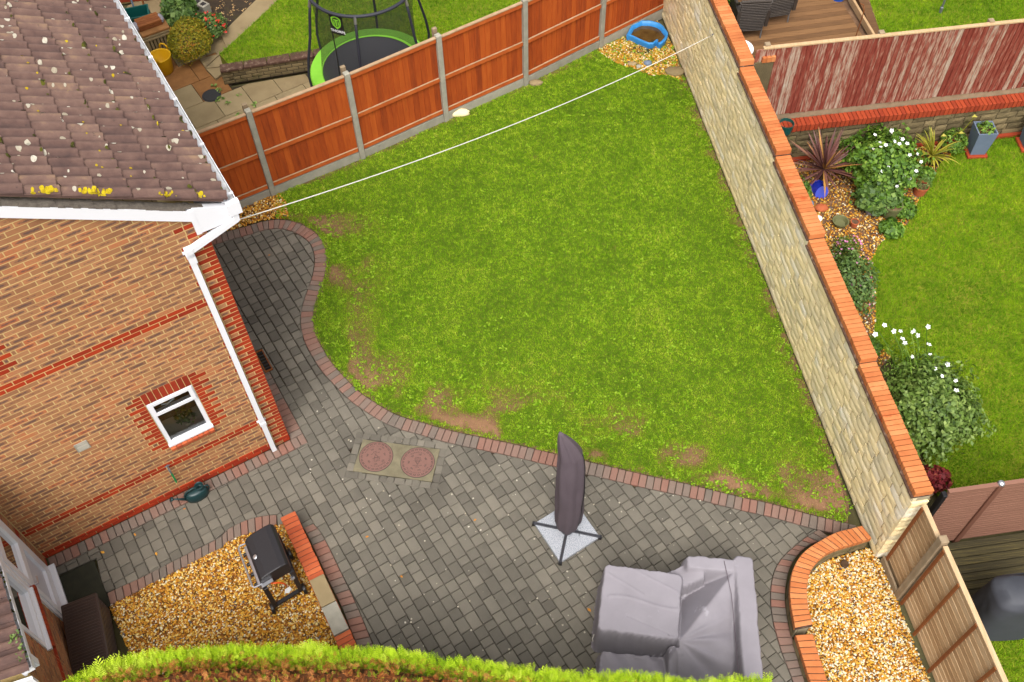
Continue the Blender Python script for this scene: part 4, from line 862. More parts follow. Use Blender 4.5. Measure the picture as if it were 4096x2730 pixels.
def split_stone(P8, rough, rnd=None, tilt=0.):
    """a block whose front face is pitched: P8 = function (a in 0..1, b in 0..1, depth) -> point"""
    q = MB(); nx, ny = 5, 4; V = []; F = []
    for j in range(ny):
        for i in range(nx):
            a, b = i/(nx-1), j/(ny-1); ed = min(a, 1-a, b, 1-b)
            dp = rough*(.55+.6*random.random()) if ed > .01 else rough*random.uniform(-.1,.3)
            dp += tilt*(a-.5)
            aa = a if ed < .01 else a+random.uniform(-.05,.05)
            V.append(P8(aa, b, dp))
    for j in range(ny-1):
        for i in range(nx-1): F.append((j*nx+i, j*nx+i+1, (j+1)*nx+i+1, (j+1)*nx+i))
    b0 = len(V); V += [P8(0,0,-.05), P8(1,0,-.05), P8(1,1,-.05), P8(0,1,-.05)]
    bot = [i for i in range(nx)]; top = [(ny-1)*nx+i for i in range(nx)]
    F += [tuple(bot[::-1])+(b0, b0+1), tuple(top)+(b0+2, b0+3), tuple([j*nx for j in range(ny)])+(b0+3, b0), tuple([j*nx+nx-1 for j in range(ny)][::-1])+(b0+1, b0+2)]
    q.add(V, F, rnd); return q
rh = .137; r_ = 0
for r_ in range(16):
    w0 = r_*rh-.01; t = -2.4-random.random()*.3
    while t < WL:
        L_ = random.choice((.22,.28,.34,.4,.46,.5)); t1 = min(t+L_, WL)
        hs_ = [h for a, b, h in steps if a <= (t+t1)/2 < b] or [1.75]
        htop = hs_[0]-.034
        w1 = min(w0+rh, htop)
        if w1-w0 > .035 and t1-t > .05:
            def P8(a, b, dp, t=t, t1=t1, w0=w0, w1=w1): return SWL(t+.008+(t1-t-.016)*a, w0+.002+(w1-w0-.004)*b, .034-.012-dp)
            stones.append(split_stone(P8, .011, None, random.uniform(-.008,.008)))
        t = t1
# end face towards the camera
for r_ in range(12):
    w0 = r_*rh-.01
    if w0 > 1.60: break
    def P8(a, b, dp, w0=w0): return SWL(WL+.012+dp, w0+.003+(rh-.006)*b, .02+(TH-.02)*a)
    stones.append(split_stone(P8, .016))
pieces('stone', stones, X_['stone'], gw, 300, 'far_stonework')
# back of the wall (neighbour side) is coursed too
bk = MB()
for r_ in range(14):
    t = -2.4; w0 = r_*rh
    while t < WL:
        t1 = min(t+random.choice((.3,.36,.44)), WL); hs_ = [h for a, b, h in steps if a <= t < b] or [1.75]
        if w0+rh < hs_[0]-.03: bk.hexa([SWL(t+.004,w0+.004,TH+.02), SWL(t1-.004,w0+.004,TH+.02), SWL(t1-.004,w0+.004,TH-.01), SWL(t+.004,w0+.004,TH-.01), SWL(t+.004,w0+rh-.004,TH+.02), SWL(t1-.004,w0+rh-.004,TH+.02), SWL(t1-.004,w0+rh-.004,TH-.01), SWL(t+.004,w0+rh-.004,TH-.01)])
        t = t1
bk.build('back_stonework', X_['stone_dk'], gw, kind='stuff')
ncop = []
for si, (a, b, h) in enumerate(steps):
    m = MB(); m.hexa([SWL(a+.004,h-.03,-.010), SWL(b-.004,h-.03,-.010), SWL(b-.004,h-.03,TH+.030), SWL(a+.004,h-.03,TH+.030), SWL(a+.004,h-.001,-.012), SWL(b-.004,h-.001,-.012), SWL(b-.004,h-.001,TH+.032), SWL(a+.004,h-.001,TH+.032)])
    m.build('tile_creasing', X_['creasing'], gw)
    m = MB(); m.hexa([SWL(a+.02,h,.024), SWL(b-.02,h,.024), SWL(b-.02,h,TH+.0), SWL(a+.02,h,TH+.0), SWL(a+.02,h+.072,.024), SWL(b-.02,h+.072,.024), SWL(b-.02,h+.072,TH+.0), SWL(a+.02,h+.072,TH+.0)]); m.build('coping_mortar', X_['creasing'], gw)
    n_ = int(round((b-a)/.0735))
    for i in range(n_):
        t0 = a+(b-a)*i/n_+.0042; t1 = a+(b-a)*(i+1)/n_-.0042; jt = random.uniform(-.003,.003); q = MB()
        q.bbox((SWL((t0+t1)/2, h+.0495+random.uniform(-.0015,.0015), TH/2+.011+jt)), (t1-t0, .235, .099), ((wt[0],wt[1],0),(wnr[0],wnr[1],0),(0,0,1)), .004); ncop.append(q)
pier = []                                      # short return of three bricks where the red fence meets the wall
for i in range(3):
    q = MB(); q.bbox(SWL(3.90, 2.2145, TH+.05+.075*(i+.5)+.10), (.215, .071, .099), ((wt[0],wt[1],0),(wnr[0],wnr[1],0),(0,0,1)), .004); pier.append(q)
m = MB(); m.hexa([SWL(3.80,-.0,TH+.022), SWL(3.99,0,TH+.022), SWL(3.99,0,TH+.36), SWL(3.80,0,TH+.36), SWL(3.80,2.16,TH+.022), SWL(3.99,2.16,TH+.022), SWL(3.99,2.16,TH+.36), SWL(3.80,2.16,TH+.36)]); m.build('pier', X_['stone_dk'], gw)
pieces('coping_brick', ncop+pier, X_['cope'], gw, 300)
# --- orange closeboard fence with concrete posts
fn = np.array((-fd[1], fd[0]))                  # away from the camera
fence = empty('closeboard_fence', (*FPl[2], 0), 'orange stained wooden panel fence with concrete posts behind the lawn', 'fence')
ext = [FPl[0]-(FPl[1]-FPl[0])*1.0, ]+list(FPl)+[FPl[4]+(FPl[4]-FPl[3])*.95]
PT = [np.array(p) for p in ext]
def FQ(i, s, w, e): a, b = PT[i], PT[i+1]; p = a+(b-a)*s; t_ = (b-a)/np.linalg.norm(b-a); nn = np.array((-t_[1], t_[0])); p = p+nn*e; return np.array((p[0], p[1], w))
hts = [1.90, 1.90, 1.90, 1.88, 1.86, 1.86]
for i in range(6):
    top = hts[i]; Lp = np.linalg.norm(PT[i+1]-PT[i]); s0, s1 = .052/Lp, 1-.052/Lp
    def fb(m, a, b, w0, w1, e0, e1, rnd=None): m.hexa([FQ(i,a,w0,e0), FQ(i,b,w0,e0), FQ(i,b,w0,e1), FQ(i,a,w0,e1), FQ(i,a,w1,e0), FQ(i,b,w1,e0), FQ(i,b,w1,e1), FQ(i,a,w1,e1)], rnd)
    m = MB(); fb(m, s0, s1, -.05, .17+.012*(i % 2), -.022, .022); m.build('gravel_board', X_['concrete'], fence)
    m = MB(); fb(m, s0+.003, s1-.003, top-.10, top-.022, -.022, .004, .3); panel = m.build('fence_panel', X_['rail'], fence)
    for w_ in (.95, .21): m = MB(); fb(m, s0+.003, s1-.003, w_, w_+.075, -.024, .004, .6); m.build('rail', X_['rail'], panel)
    for w_ in (.286, 1.026): m = MB(); fb(m, s0+.003, s1-.003, w_, w_+.006, -.0235, .004, .6); m.build('rail_weathered_top', X_['rail_top'], panel)
    m = MB(); fb(m, s0, s1, top-.02, top, -.030, .03); m.build('capping', X_['rail_top'], panel)
    nb = 15
    for b in range(nb):
        a0, a1 = s0+.004+(s1-s0-.008)*b/nb, s0+.004+(s1-s0-.008)*(b+1)/nb; q = MB(); r0 = random.random()
        q.hexa([FQ(i,a0,.19,.006), FQ(i,a1+.006,.19,.018), FQ(i,a1+.006,.19,.024), FQ(i,a0,.19,.017), FQ(i,a0,top-.024,.006), FQ(i,a1+.006,top-.024,.018), FQ(i,a1+.006,top-.024,.024), FQ(i,a0,top-.024,.017)], r0); q.build('board', X_['fence'], panel)
for i in range(1, 7):
    t_ = (PT[min(i+1,6)]-PT[i-1]); t_ /= np.linalg.norm(t_); nn = np.array((-t_[1], t_[0])); q = MB(); h = 1.97-.012*i
    q.bbox((PT[i][0], PT[i][1], h/2-.05), (.098, .105, h+.1), ((t_[0],t_[1],0),(nn[0],nn[1],0),(0,0,1)), .01); q.build('post', X_['concrete'], fence)
    m = MB(); c = PT[i]+nn*.115; m.bbox((c[0], c[1], 1.0), (.085,.06,2.0), ((t_[0],t_[1],0),(nn[0],nn[1],0),(0,0,1)), .006)
    if i in (1,2,3): m.build('backing_post', X_['oldpost'], fence)
# --- curved planter wall (low) at the patio
pw = empty('curved_planter_wall', (3.7, 4.9, 0), 'low curved planter wall topped with orange bricks around a gravel bed', 'wall')
def mid_strip(m, o_, i_, z0, z1, s0=.15, s1=.85):
    n = 40; A, B = resample(o_, n=n), resample(i_, n=n)
    for k in range(n-1):
        a, b, c, d_ = A[k]*(1-s0)+B[k]*s0, A[k+1]*(1-s0)+B[k+1]*s0, A[k+1]*(1-s1)+B[k+1]*s1, A[k]*(1-s1)+B[k]*s1
        m.hexa([(*a,z0),(*b,z0),(*c,z0),(*d_,z0),(*a,z1),(*b,z1),(*c,z1),(*d_,z1)])
m = MB(); mid_strip(m, co, ci_, -.05, .252); mid_strip(m, c2o, c2i, -.05, .172); m.build('wall_core', X_['stone_mortar'], pw)
pst = []
for o_, i_, top in ((co, ci_, .25), (c2o, c2i, .17)):
    for A_, sg, s in ((o_, 1, .13), (i_, -1, .87)):
        LN = resample([tuple(a*(1-s)+b*s) for a, b in zip(resample(o_, n=60), resample(i_, n=60))], step=.24)
        for r_ in range(2):
            z0 = r_*top/2; 
            for k in range(len(LN)-1):
                a, b = LN[k], LN[k+1]; t_ = (b-a)/np.linalg.norm(b-a); nn = np.array((-t_[1], t_[0])); cen = (resample(o_, n=60)[30]+resample(i_, n=60)[30])/2
                mid = resample(o_, n=60)*.5+resample(i_, n=60)*.5; j = np.argmin(np.linalg.norm(mid-(a+b)/2, axis=1)); outw = (a+b)/2-mid[j]
                if nn@outw < 0: nn = -nn; fl = True
                else: fl = False
                if fl: a, b = b, a
                def P8(u, v, dp, a=a, b=b, nn=nn, z0=z0, top=top): p = a+(b-a)*(.02+.96*u)+nn*(.012+dp); return np.array((p[0], p[1], z0+.004+(top/2-.008)*v))
                q = split_stone(P8, .012); q.f = [f[::-1] for f in q.f]; pst.append(q)
pieces('stone', pst, X_['stone_dk'], pw, 300)
cb = []
strip(co, ci_, .078, .35, .252, cb, sh=.0045); strip(c2o, c2i, .078, .27, .172, cb, sh=.0045)
m = MB(); mid_strip(m, co, ci_, .2525, .337, .04, .96); mid_strip(m, c2o, c2i, .1725, .257, .04, .96); m.build('coping_mortar', X_['creasing'], pw)
pieces('coping_brick', cb, X_['cope'], pw, 300)
# --- low wall by the barbecue: bricks and two loose stone slabs
A0, A1, A2, A3 = lw_[0], lw_[1], (lw_[4]+lw_[5])/2, None
wd_ = ((lw_[4]+lw_[5])/2-(lw_[0]+lw_[1])/2); wL = np.linalg.norm(wd_); wd_ /= wL; wn2 = np.array((-wd_[1], wd_[0])); wc0 = (lw_[0]+lw_[1])/2
bw = empty('low_brick_wall', (*((lw_[0]+lw_[4])/2), 0), 'low brick wall edging the gravel next to the black barbecue', 'wall')
def LW(t, w, e): p = wc0+wd_*t+wn2*e; return np.array((p[0], p[1], w))
m = MB(); m.hexa([LW(.03,-.05,-.085), LW(wL+.9,-.05,-.085), LW(wL+.9,-.05,.085), LW(.03,-.05,.085), LW(.03,.195,-.085), LW(wL+.9,.195,-.085), LW(wL+.9,.195,.085), LW(.03,.195,.085)]); m.build('wall_core', X_['stone_mortar'], bw)
lst = []
for r_ in range(2):
    for sg in (-1, 1):
        t = .02
        while t < wL+.85:
            t1 = t+random.choice((.22,.3)); 
            def P8(a, b, dp, t=t, t1=t1, r_=r_, sg=sg): return LW(t+.004+(t1-t-.008)*a, r_*.098+.003+.092*b, sg*(.092+dp))
            q = split_stone(P8, .01); 
            if sg > 0: q.f = [f[::-1] for f in q.f]
            lst.append(q); t = t1
pieces('stone', lst, X_['stone'], bw, 300)
n_ = int((wL+.85)/.076); lst = []
m = MB(); m.hexa([LW(.01,.1955,-.10), LW(wL+.85,.1955,-.10), LW(wL+.85,.1955,.10), LW(.01,.1955,.10), LW(.01,.285,-.10), LW(wL+.85,.285,-.10), LW(wL+.85,.285,.10), LW(.01,.285,.10)]); m.build('coping_mortar', X_['creasing'], bw)
for i in range(n_):
    q = MB(); q.bbox(LW(.036+i*.076, .246+random.uniform(-.002,.002), random.uniform(-.004,.004)), (.068,.215,.098), ((wd_[0],wd_[1],0),(wn2[0],wn2[1],0),(0,0,1)), .005); lst.append(q)
pieces('coping_brick', lst, X_['cope_old'], bw, 300)
tS = ((lw_[6]+lw_[7])/2-wc0)@wd_
for k, (lab, mt) in enumerate((('buff stone slab lying on the low brick wall nearer the barbecue lid', 'slab'), ('pale grey stone slab lying on the low brick wall nearer the hedge', 'concrete'))):
    q = MB(); q.bbox(LW(tS+.21+k*.425, .3265, .0), (.415,.205,.058), ((wd_[0],wd_[1],0),(wn2[0],wn2[1],0),(0,0,1)), .005); o = q.build('stone_slab', X_[mt], None, tuple(LW(tS+.21+k*.425, .298, 0))); tag(o, lab, 'slab', 'loose slabs on the low wall')
# --- horizontal lap fence at the planter, with battens and one post
wf0, wf1 = np.array((4.925,5.33)), np.array((5.30,2.55)); wfd = (wf1-wf0)/np.linalg.norm(wf1-wf0); wfn = np.array((-wfd[1], wfd[0])); wfL = np.linalg.norm(wf1-wf0)
def WF(t, w, e): p = wf0+wfd*t+wfn*e; return np.array((p[0], p[1], w))
lap = empty('lap_fence', (*wf0, 0), 'pale weathered wooden lap fence panel with brown battens behind the planter', 'fence')
def wfb(m, a, b, w0, w1, e0, e1, rnd=None): return m.hexa([WF(a,w0,e0), WF(b,w0,e0), WF(b,w0,e1), WF(a,w0,e1), WF(a,w1,e0), WF(b,w1,e0), WF(b,w1,e1), WF(a,w1,e1)], rnd)
for seg0, seg1, top in ((.03, .48, 1.66), (.60, 2.75, 1.72)):
    nb = 15
    for b in range(nb):
        w0 = .05+(top-.06)*b/nb; w1 = .05+(top-.06)*(b+1)/nb+.012; q = MB(); r0 = random.random()
        q.hexa([WF(seg0,w0-.012,.020), WF(seg1,w0-.012,.020), WF(seg1,w0-.012,.028), WF(seg0,w0-.012,.028), WF(seg0,w1-.014,.012), WF(seg1,w1-.014,.012), WF(seg1,w1-.014,.022), WF(seg0,w1-.014,.022)], r0); q.build('lap_board', X_['wood'], lap)
    m = MB(); wfb(m, seg0, seg1, top, top+.022, -.01, .05, .8); m.build('capping', X_['wood'], lap)
    if seg0 > .5:
        for t in (.63, 1.05, 1.53, 2.02, 2.5): m = MB(); wfb(m, t, t+.038, .02, top-.002, -.022, .0015); m.build('batten', X_['batten'], lap)
    else:
        for t in (.04,): m = MB(); wfb(m, t, t+.04, .02, top-.002, -.022, .0015); m.build('batten', X_['batten'], lap)
m = MB(); m.bbox(WF(.54, .9, .005), (.10,.10,1.84), ((wfd[0],wfd[1],0),(wfn[0],wfn[1],0),(0,0,1)), .008); m.build('post', X_['oldpost'], lap)
m = MB(); wfb(m, .02, .49, -.02, .14, -.05, -.02); m.build('kick_board', X_['oldpost'], lap)
# --- brown composite fence beyond
bf0, bf1 = np.array((5.25,5.47)), np.array((7.6,5.74)); bfd = (bf1-bf0)/np.linalg.norm(bf1-bf0); bfn = np.array((-bfd[1], bfd[0]))
def BF(t, w, e): p = bf0+bfd*t+bfn*e; return np.array((p[0], p[1], w))
cf = empty('composite_fence', (*bf0, 0), 'brown ribbed composite board fence beyond the stone wall end', 'fence')
def bfb(m, a, b, w0, w1, e0, e1): return m.hexa([BF(a,w0,e0), BF(b,w0,e0), BF(b,w0,e1), BF(a,w0,e1), BF(a,w1,e0), BF(b,w1,e0), BF(b,w1,e1), BF(a,w1,e1)])
for s0, s1 in ((.05, .68), (.76, 2.35)):
    for b in range(11):
        w0 = .04+.145*b; m = MB()
        for k in range(5): bfb(m, s0, s1, w0+.002+k*.0285, w0+.0265+k*.0285, -.004-(k % 2)*.003, .02)
        bfb(m, s0, s1, w0+.001, w0+.143, .004, .018); m.build('composite_board', X_['composite'], cf)
    m = MB(); bfb(m, s0, s1, 1.638, 1.675, -.02, .034); m.build('capping', X_['composite'], cf)
m = MB(); m.bbox(BF(.72, .82, .007), (.075,.075,1.70), ((bfd[0],bfd[1],0),(bfn[0],bfn[1],0),(0,0,1)), .006); m.build('post', X_['composite_dk'], cf)
m = MB(); m.lathe([(.046,0),(.046,.012),(.036,.03),(.012,.042),(0,.044)], BF(.72, 1.672, .007), 8, rnd=.5); m.build('glass_post_cap', X_['steel'], cf)
m = MB(); m.bbox(BF(.02, .8, .007), (.06,.075,1.62), ((bfd[0],bfd[1],0),(bfn[0],bfn[1],0),(0,0,1)), .006); m.build('post', X_['blackpl'], cf)
# --- peeling red fence on its low stone wall
ls0, ls1 = np.array((4.20,12.845)), np.array((10.6,13.55)); lsd = (ls1-ls0)/np.linalg.norm(ls1-ls0); lsn = np.array((-lsd[1], lsd[0])); lsL = np.linalg.norm(ls1-ls0)
def LS(t, w, e): p = ls0+lsd*t+lsn*e; return np.array((p[0], p[1], w))
low = empty('low_stone_wall', (*ls0, 0), 'low mossy stone wall with red brick top under the peeling fence', 'wall')
m = MB(); m.hexa([LS(0,-.05,.03), LS(lsL,-.05,.03), LS(lsL,-.05,.5), LS(0,-.05,.5), LS(0,.70,.03), LS(lsL,.70,.03), LS(lsL,.70,.5), LS(0,.70,.5)]); m.build('wall_core', X_['joint'], low)
st = []
for r_ in range(5):
    t = -random.random()*.3
    while t < lsL:
        t1 = t+random.choice((.22,.3,.38,.45))
        def P8(a, b, dp, t=t, t1=t1, r_=r_): return LS(t+.006+(t1-t-.012)*a, r_*.14+.006+.128*b, .022-dp)
        st.append(split_stone(P8, .018)); t = t1
pieces('stone', st, X_['stone_dk'], low, 300)
lst = []
for i in range(int(lsL/.078)):
    q = MB(); q.bbox(LS(.04+i*.078, .775+random.uniform(-.003,.003), .075), (.070,.20,.145), ((lsd[0],lsd[1],0),(lsn[0],lsn[1],0),(0,0,1)), .006); lst.append(q)
pieces('coping_brick', lst, X_['cope_dull'], low, 300)
m = MB(); m.hexa([LS(0,.701,-.01), LS(lsL,.701,-.01), LS(lsL,.701,.17), LS(0,.701,.17), LS(0,.83,-.01), LS(lsL,.83,-.01), LS(lsL,.83,.17), LS(0,.83,.17)]); m.build('coping_mortar', X_['joint'], low)
m = MB(); m.hexa([LS(.3,-.0,-.07), LS(lsL,0,-.07), LS(lsL,0,.0), LS(.3,0,.0), LS(.3,.06,-.07), LS(lsL,.06,-.07), LS(lsL,.06,.0), LS(.3,.06,.0)]); m.build('brick_footing', X_['cope_dull'], low)
rf = empty('peeling_red_fence', LS(2, .85, .22), 'faded peeling red board fence standing on the low stone wall', 'fence')
m = MB(); m.hexa([LS(-.15,.702,.19), LS(lsL,.702,.19), LS(lsL,.702,.24), LS(-.15,.702,.24), LS(-.15,.97,.19), LS(lsL,.97,.19), LS(lsL,.97,.24), LS(-.15,.97,.24)]); m.build('gravel_board', X_['oldpost'], rf)
nb = int((lsL+.1)/.085)
for b in range(nb):
    t = -.10+b*.085; q = MB(); fresh = (t > 3.85 and math.sin(t*2.3+1) > -.4); top = 2.40
    q.hexa([LS(t,.96+random.uniform(-.01,.02),.170), LS(t+.096,.96,.186), LS(t+.096,.96,.196), LS(t,.96,.186), LS(t,top,.170), LS(t+.096,top,.186), LS(t+.096,top,.196), LS(t,top,.186)]); q.build('board', X_['oldfence'], rf)
    if fresh:
        hh = random.choice((.5,.55,.9,.95,.6)); q = MB(); q.hexa([LS(t+.002,.975,.1675), LS(t+.094,.975,.1830), LS(t+.094,.975,.1845), LS(t+.002,.975,.1690), LS(t+.002,.97+hh,.1675), LS(t+.094,.97+hh,.1830), LS(t+.094,.97+hh,.1845), LS(t+.002,.97+hh,.1690)]); q.build('overpainted_patch', X_['oldfence_fresh'], rf)
m = MB(); m.hexa([LS(.02,2.401,.165), LS(lsL,2.401,.165), LS(lsL,2.401,.235), LS(.02,2.401,.235), LS(.02,2.425,.165), LS(lsL,2.425,.165), LS(lsL,2.425,.235), LS(.02,2.425,.235)]); m.build('capping', X_['wood'], rf)
for t in (.1, 2.0, 3.85, 5.7): m = MB(); m.bbox(LS(t,1.55,.26), (.09,.09,1.8), ((lsd[0],lsd[1],0),(lsn[0],lsn[1],0),(0,0,1)), .006); m.build('post', X_['oldpost'], rf)
m = MB(); m.hexa([LS(-.1,1.5,.197), LS(lsL,1.5,.197), LS(lsL,1.5,.225), LS(-.1,1.5,.225), LS(-.1,1.57,.197), LS(lsL,1.57,.197), LS(lsL,1.57,.225), LS(-.1,1.57,.225)]); m.build('rail', X_['oldpost'], rf)
# ================================================================ OBJECTS ON THE PATIO AND LAWN
def axes(a): return ((math.cos(a), math.sin(a), 0), (-math.sin(a), math.cos(a), 0), (0,0,1))
# --- covered parasol on a granite base
pc = np.array((.672, 5.880)); pv, pw_ = np.array((-.465,.122)), np.array((-.122,-.488))
par = empty('parasol', (*pc, 0), 'closed parasol in a taupe cover standing on a speckled granite base', 'parasol')
cor = [pc+pv, pc+pw_, pc-pv, pc-pw_]
for i in range(4):
    a, b = cor[i], cor[(i+1) % 4]; m = MB(); m.prism(inset(np.array([pc, a, b]), .016), .006, .056, .006); m.build('granite_slab', X_['granite'], par)
for v in (pv, pw_):
    L_ = np.linalg.norm(v)*2; u_ = v/np.linalg.norm(v); m = MB()
    for s_ in (-1, 1): c = pc+np.array((-u_[1],u_[0]))*.013*s_; m.box((c[0], c[1], .036), (L_, .017, .058), ((u_[0],u_[1],0),(-u_[1],u_[0],0),(0,0,1)))
    m.build('cross_bar', X_['darkgrey'], par)
    m = MB()
    for s_ in (-1, 1): c = pc+v*s_*.985; m.box((c[0], c[1], .036), (.03,.046,.064), ((u_[0],u_[1],0),(-u_[1],u_[0],0),(0,0,1)))
    m.build('end_cap', X_['blackpl'], par)
m = MB(); m.lathe([(.085,.062),(.085,.10),(.06,.12),(.045,.14),(.045,.34),(.03,.36)], (*pc, 0), 18); m.build('pole_collar', X_['darkgrey'], par, smooth=False)
m = MB(); m.tube([(pc[0]-.05,pc[1]-.01,.13),(pc[0]-.11,pc[1]-.03,.11)], .014, 8); m.build('clamp_handle', X_['darkgrey'], par)
prof = [(.14,.07,0,0),(.18,.125,0,0),(.26,.155,.005,0),(.6,.170,.01,0),(1.0,.172,.01,0),(1.5,.168,.0,0),(1.95,.158,-.005,0),(2.2,.146,-.015,0),(2.36,.118,-.05,0),(2.50,.085,-.085,0),(2.62,.05,-.118,0),(2.72,.016,-.145,0)]
NSEG = 48; V = []; F = []; zs = np.linspace(.14, 2.72, 60); pr = np.array(prof)
for iz, z in enumerate(zs):
    r0 = np.interp(z, pr[:,0], pr[:,1]); sx_ = np.interp(z, pr[:,0], pr[:,2])
    for k in range(NSEG):
        a = 2*math.pi*k/NSEG; fold = .010*math.sin(3*a+z*.9)+.010*math.sin(7*a-z*1.3+1)+.006*abs(math.sin(5*a+z*2.1))+.034*(fnoise(np.array([a*1.2+3]), np.array([z*2.2]), 4)[0]-.5)
        rr = max(.004, r0+fold*min(1, r0/.1)); V.append((pc[0]+sx_+rr*math.cos(a)*1.04, pc[1]+rr*math.sin(a)*.92, z))
for i in range(59):
    for k in range(NSEG): F.append((i*NSEG+k, i*NSEG+(k+1) % NSEG, (i+1)*NSEG+(k+1) % NSEG, (i+1)*NSEG+k))
F.append(tuple(range(NSEG))[::-1]); F.append(tuple(59*NSEG+k for k in range(NSEG)))
m = MB(); m.add(V, F); m.build('parasol_cover', X_['umbcover'], par, smooth=True)
m = MB(); pth = [(V[i*NSEG+46][0]+.004, V[i*NSEG+46][1]-.004, V[i*NSEG+46][2]) for i in range(3, 50, 3)]; m.tube(pth, .008, 6); m.build('zip_seam', X_['blackpl'], par)
m = MB(); m.tube([(pc[0]+.12,pc[1]-.06,.26),(pc[0]+.16,pc[1]-.08,.13),(pc[0]+.165,pc[1]-.1,.062)], .004, 5); m.build('draw_cord', X_['blackpl'], par)
# --- furniture set under a grey cover: one draped cloth
x0, x1, y0, y1, st_ = .78, 2.98, 2.55, 5.22, .0125
nx, ny = int((x1-x0)/st_)+1, int((y1-y0)/st_)+1; gx, gy = np.meshgrid(x0+np.arange(nx)*st_, y0+np.arange(ny)*st_)
def rbox(cx, cy_, hx, hy, a, rr):
    ca, sa = math.cos(a), math.sin(a); dx, dy = gx-cx, gy-cy_; u = np.abs(dx*ca+dy*sa)-hx+rr; v = np.abs(-dx*sa+dy*ca)-hy+rr
    return np.hypot(np.maximum(u,0), np.maximum(v,0))+np.minimum(np.maximum(u,v),0)-rr       # signed distance
def plate(sd_, top, slope): return np.where(sd_ <= 0, top, top-slope*sd_)
def sstep(v): v = np.clip(v, 0, 1); return v*v*(3-2*v)
ang = math.atan2(-.18,.98)
tb = rbox(1.50, 4.57, .50, .435, ang, .07); bk_ = rbox(2.75, 3.85, .115, 1.24, rad(-5), .04); fb_ = rbox(2.50, 5.0, .37, .085, rad(-7), .04); se = rbox(1.78, 3.45, .88, .55, rad(-8), .05); s2_ = rbox(2.35, 4.4, .36, .6, rad(-7), .05)
s3_ = rbox(2.10, 4.92, .24, .12, rad(14), .02)
sdl = (-(gx-1.93)*(.87)+(gy-4.06)*(.82))/math.hypot(.87,.82)        # distance from the taut fold, positive towards the far back
tl_ = np.clip(((gx-1.93)*.82+(gy-4.06)*.87)/(.82**2+.87**2), 0, 1); zl = .72+.09*tl_
wav = .05*(fnoise(gx*2.3, gy*2.3, 5)-.5)
far_v = np.maximum(.34+.10*sstep((gx-2.0)/.5), zl-1.25*np.maximum(sdl, 0))+wav*.5
near_s = .30+(zl-.30)*sstep((gy-3.55+.25*(gx-2.0))/.60)*np.clip(1-.35*sstep(-sdl/.5), 0, 1)+wav*.6
sofa = np.where(sdl > 0, far_v, near_s); sofa = np.where((gx > 1.78) & (np.minimum(s2_, se) < .03), sofa, -1)
drop = np.maximum(plate(se, .28, 10), np.where(gy < 4.3, .74-7.5*np.maximum(tb,0), 0)*(se < .02))
H = np.maximum.reduce([plate(tb,.74,24), plate(bk_,.83,6), plate(fb_,.81,5), drop, sofa, np.where((gx > 1.88) & (gx < 2.35) & (gy > 4.70), .80-.55*np.hypot(np.maximum(2.3-gx,0), np.maximum(4.98-gy,0)), 0)*(s3_ < .02)])
foot = np.minimum.reduce([tb, bk_, fb_, se, s2_, s3_]); Hs = np.where(foot > .05, 0., H)
def blur(A, n):
    for _ in range(n):
        B = A.copy(); B[1:-1,1:-1] = (A[1:-1,1:-1]*4+A[:-2,1:-1]*2+A[2:,1:-1]*2+A[1:-1,:-2]*2+A[1:-1,2:]*2+A[:-2,:-2]+A[2:,2:]+A[:-2,2:]+A[2:,:-2])/16; A = B
    return A
Hs = blur(Hs, 1); lowm = np.clip(tb/.06, 0, 1)*(foot < -.01)*(bk_ > .0)
rdx, rdy = gx-1.93, gy-4.06; th_ = np.degrees(np.arctan2(rdy, rdx)); rr_ = np.hypot(rdx, rdy)
folds = .030*np.exp(-((th_-24)/5)**2)*np.clip(rr_*3,0,1)*np.clip(1.1-rr_,0,1)+.032*np.exp(-((th_-2)/6)**2)*np.clip(rr_*3,0,1)*np.clip(1.0-rr_,0,1)-.03*np.exp(-((th_-12)/5)**2)*np.clip(rr_*3,0,1)*np.clip(1.1-rr_,0,1)+.035*np.exp(-((th_+24)/7)**2)*np.clip(rr_*3,0,1)*np.clip(1.2-rr_,0,1)-.03*np.exp(-((th_+38)/7)**2)*np.clip(rr_*3,0,1)
folds2 = .03*np.sin(gx*14+3*np.sin(gy*3))*(gy < 4.2)*(gy > 3.75)*(gx < 1.9)
Hs = Hs+lowm*(folds+folds2)+lowm*.035*(fnoise(gx*4+gy*2, gy*3.2, 12)-.5)
top_wr = (tb < -.015)*(.010*np.exp(-((gy-4.55+.10*np.sin(gx*4))/.016)**2)*(gx > 1.1)*(gx < 1.95)-.008*np.exp(-((gy-4.30+.5*(gx-1.5))/.014)**2)*(gx > 1.3)+.007*np.exp(-((gy-4.86+.7*(gx-1.25))/.014)**2)*(gx < 1.55)+.007*np.exp(-((gy-4.9+.6*(gx-1.6))/.014)**2)+.006*(fnoise(gx*3,gy*3,8)-.5))
Hs = Hs+top_wr
skirt = (foot > -.05)*.03*(fnoise(gx*9, gy*9, 3)-.5); 
V = np.stack([gx+skirt*1.2, gy+skirt, np.maximum(Hs, .01)], 2).reshape(-1,3); idq = np.arange(nx*ny).reshape(ny,nx)
Fq = np.stack([idq[:-1,:-1], idq[:-1,1:], idq[1:,1:], idq[1:,:-1]], 2).reshape(-1,4); keepf = (Hs.reshape(-1)[Fq].max(1) > .02); Fq = Fq[keepf]
fc = empty('covered_furniture', (1.9, 4.2, 0), 'garden furniture set hidden under a draped grey weather cover', 'covered furniture')
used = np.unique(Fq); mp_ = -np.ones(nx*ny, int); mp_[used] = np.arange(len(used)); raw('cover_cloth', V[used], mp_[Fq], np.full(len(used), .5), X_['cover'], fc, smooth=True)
m = MB(); m.tube([(.93,4.28,.05),(.90,4.30,.18),(.925,4.34,.24)], .006, 5); m.build('tie_cord', X_['rope'], fc)
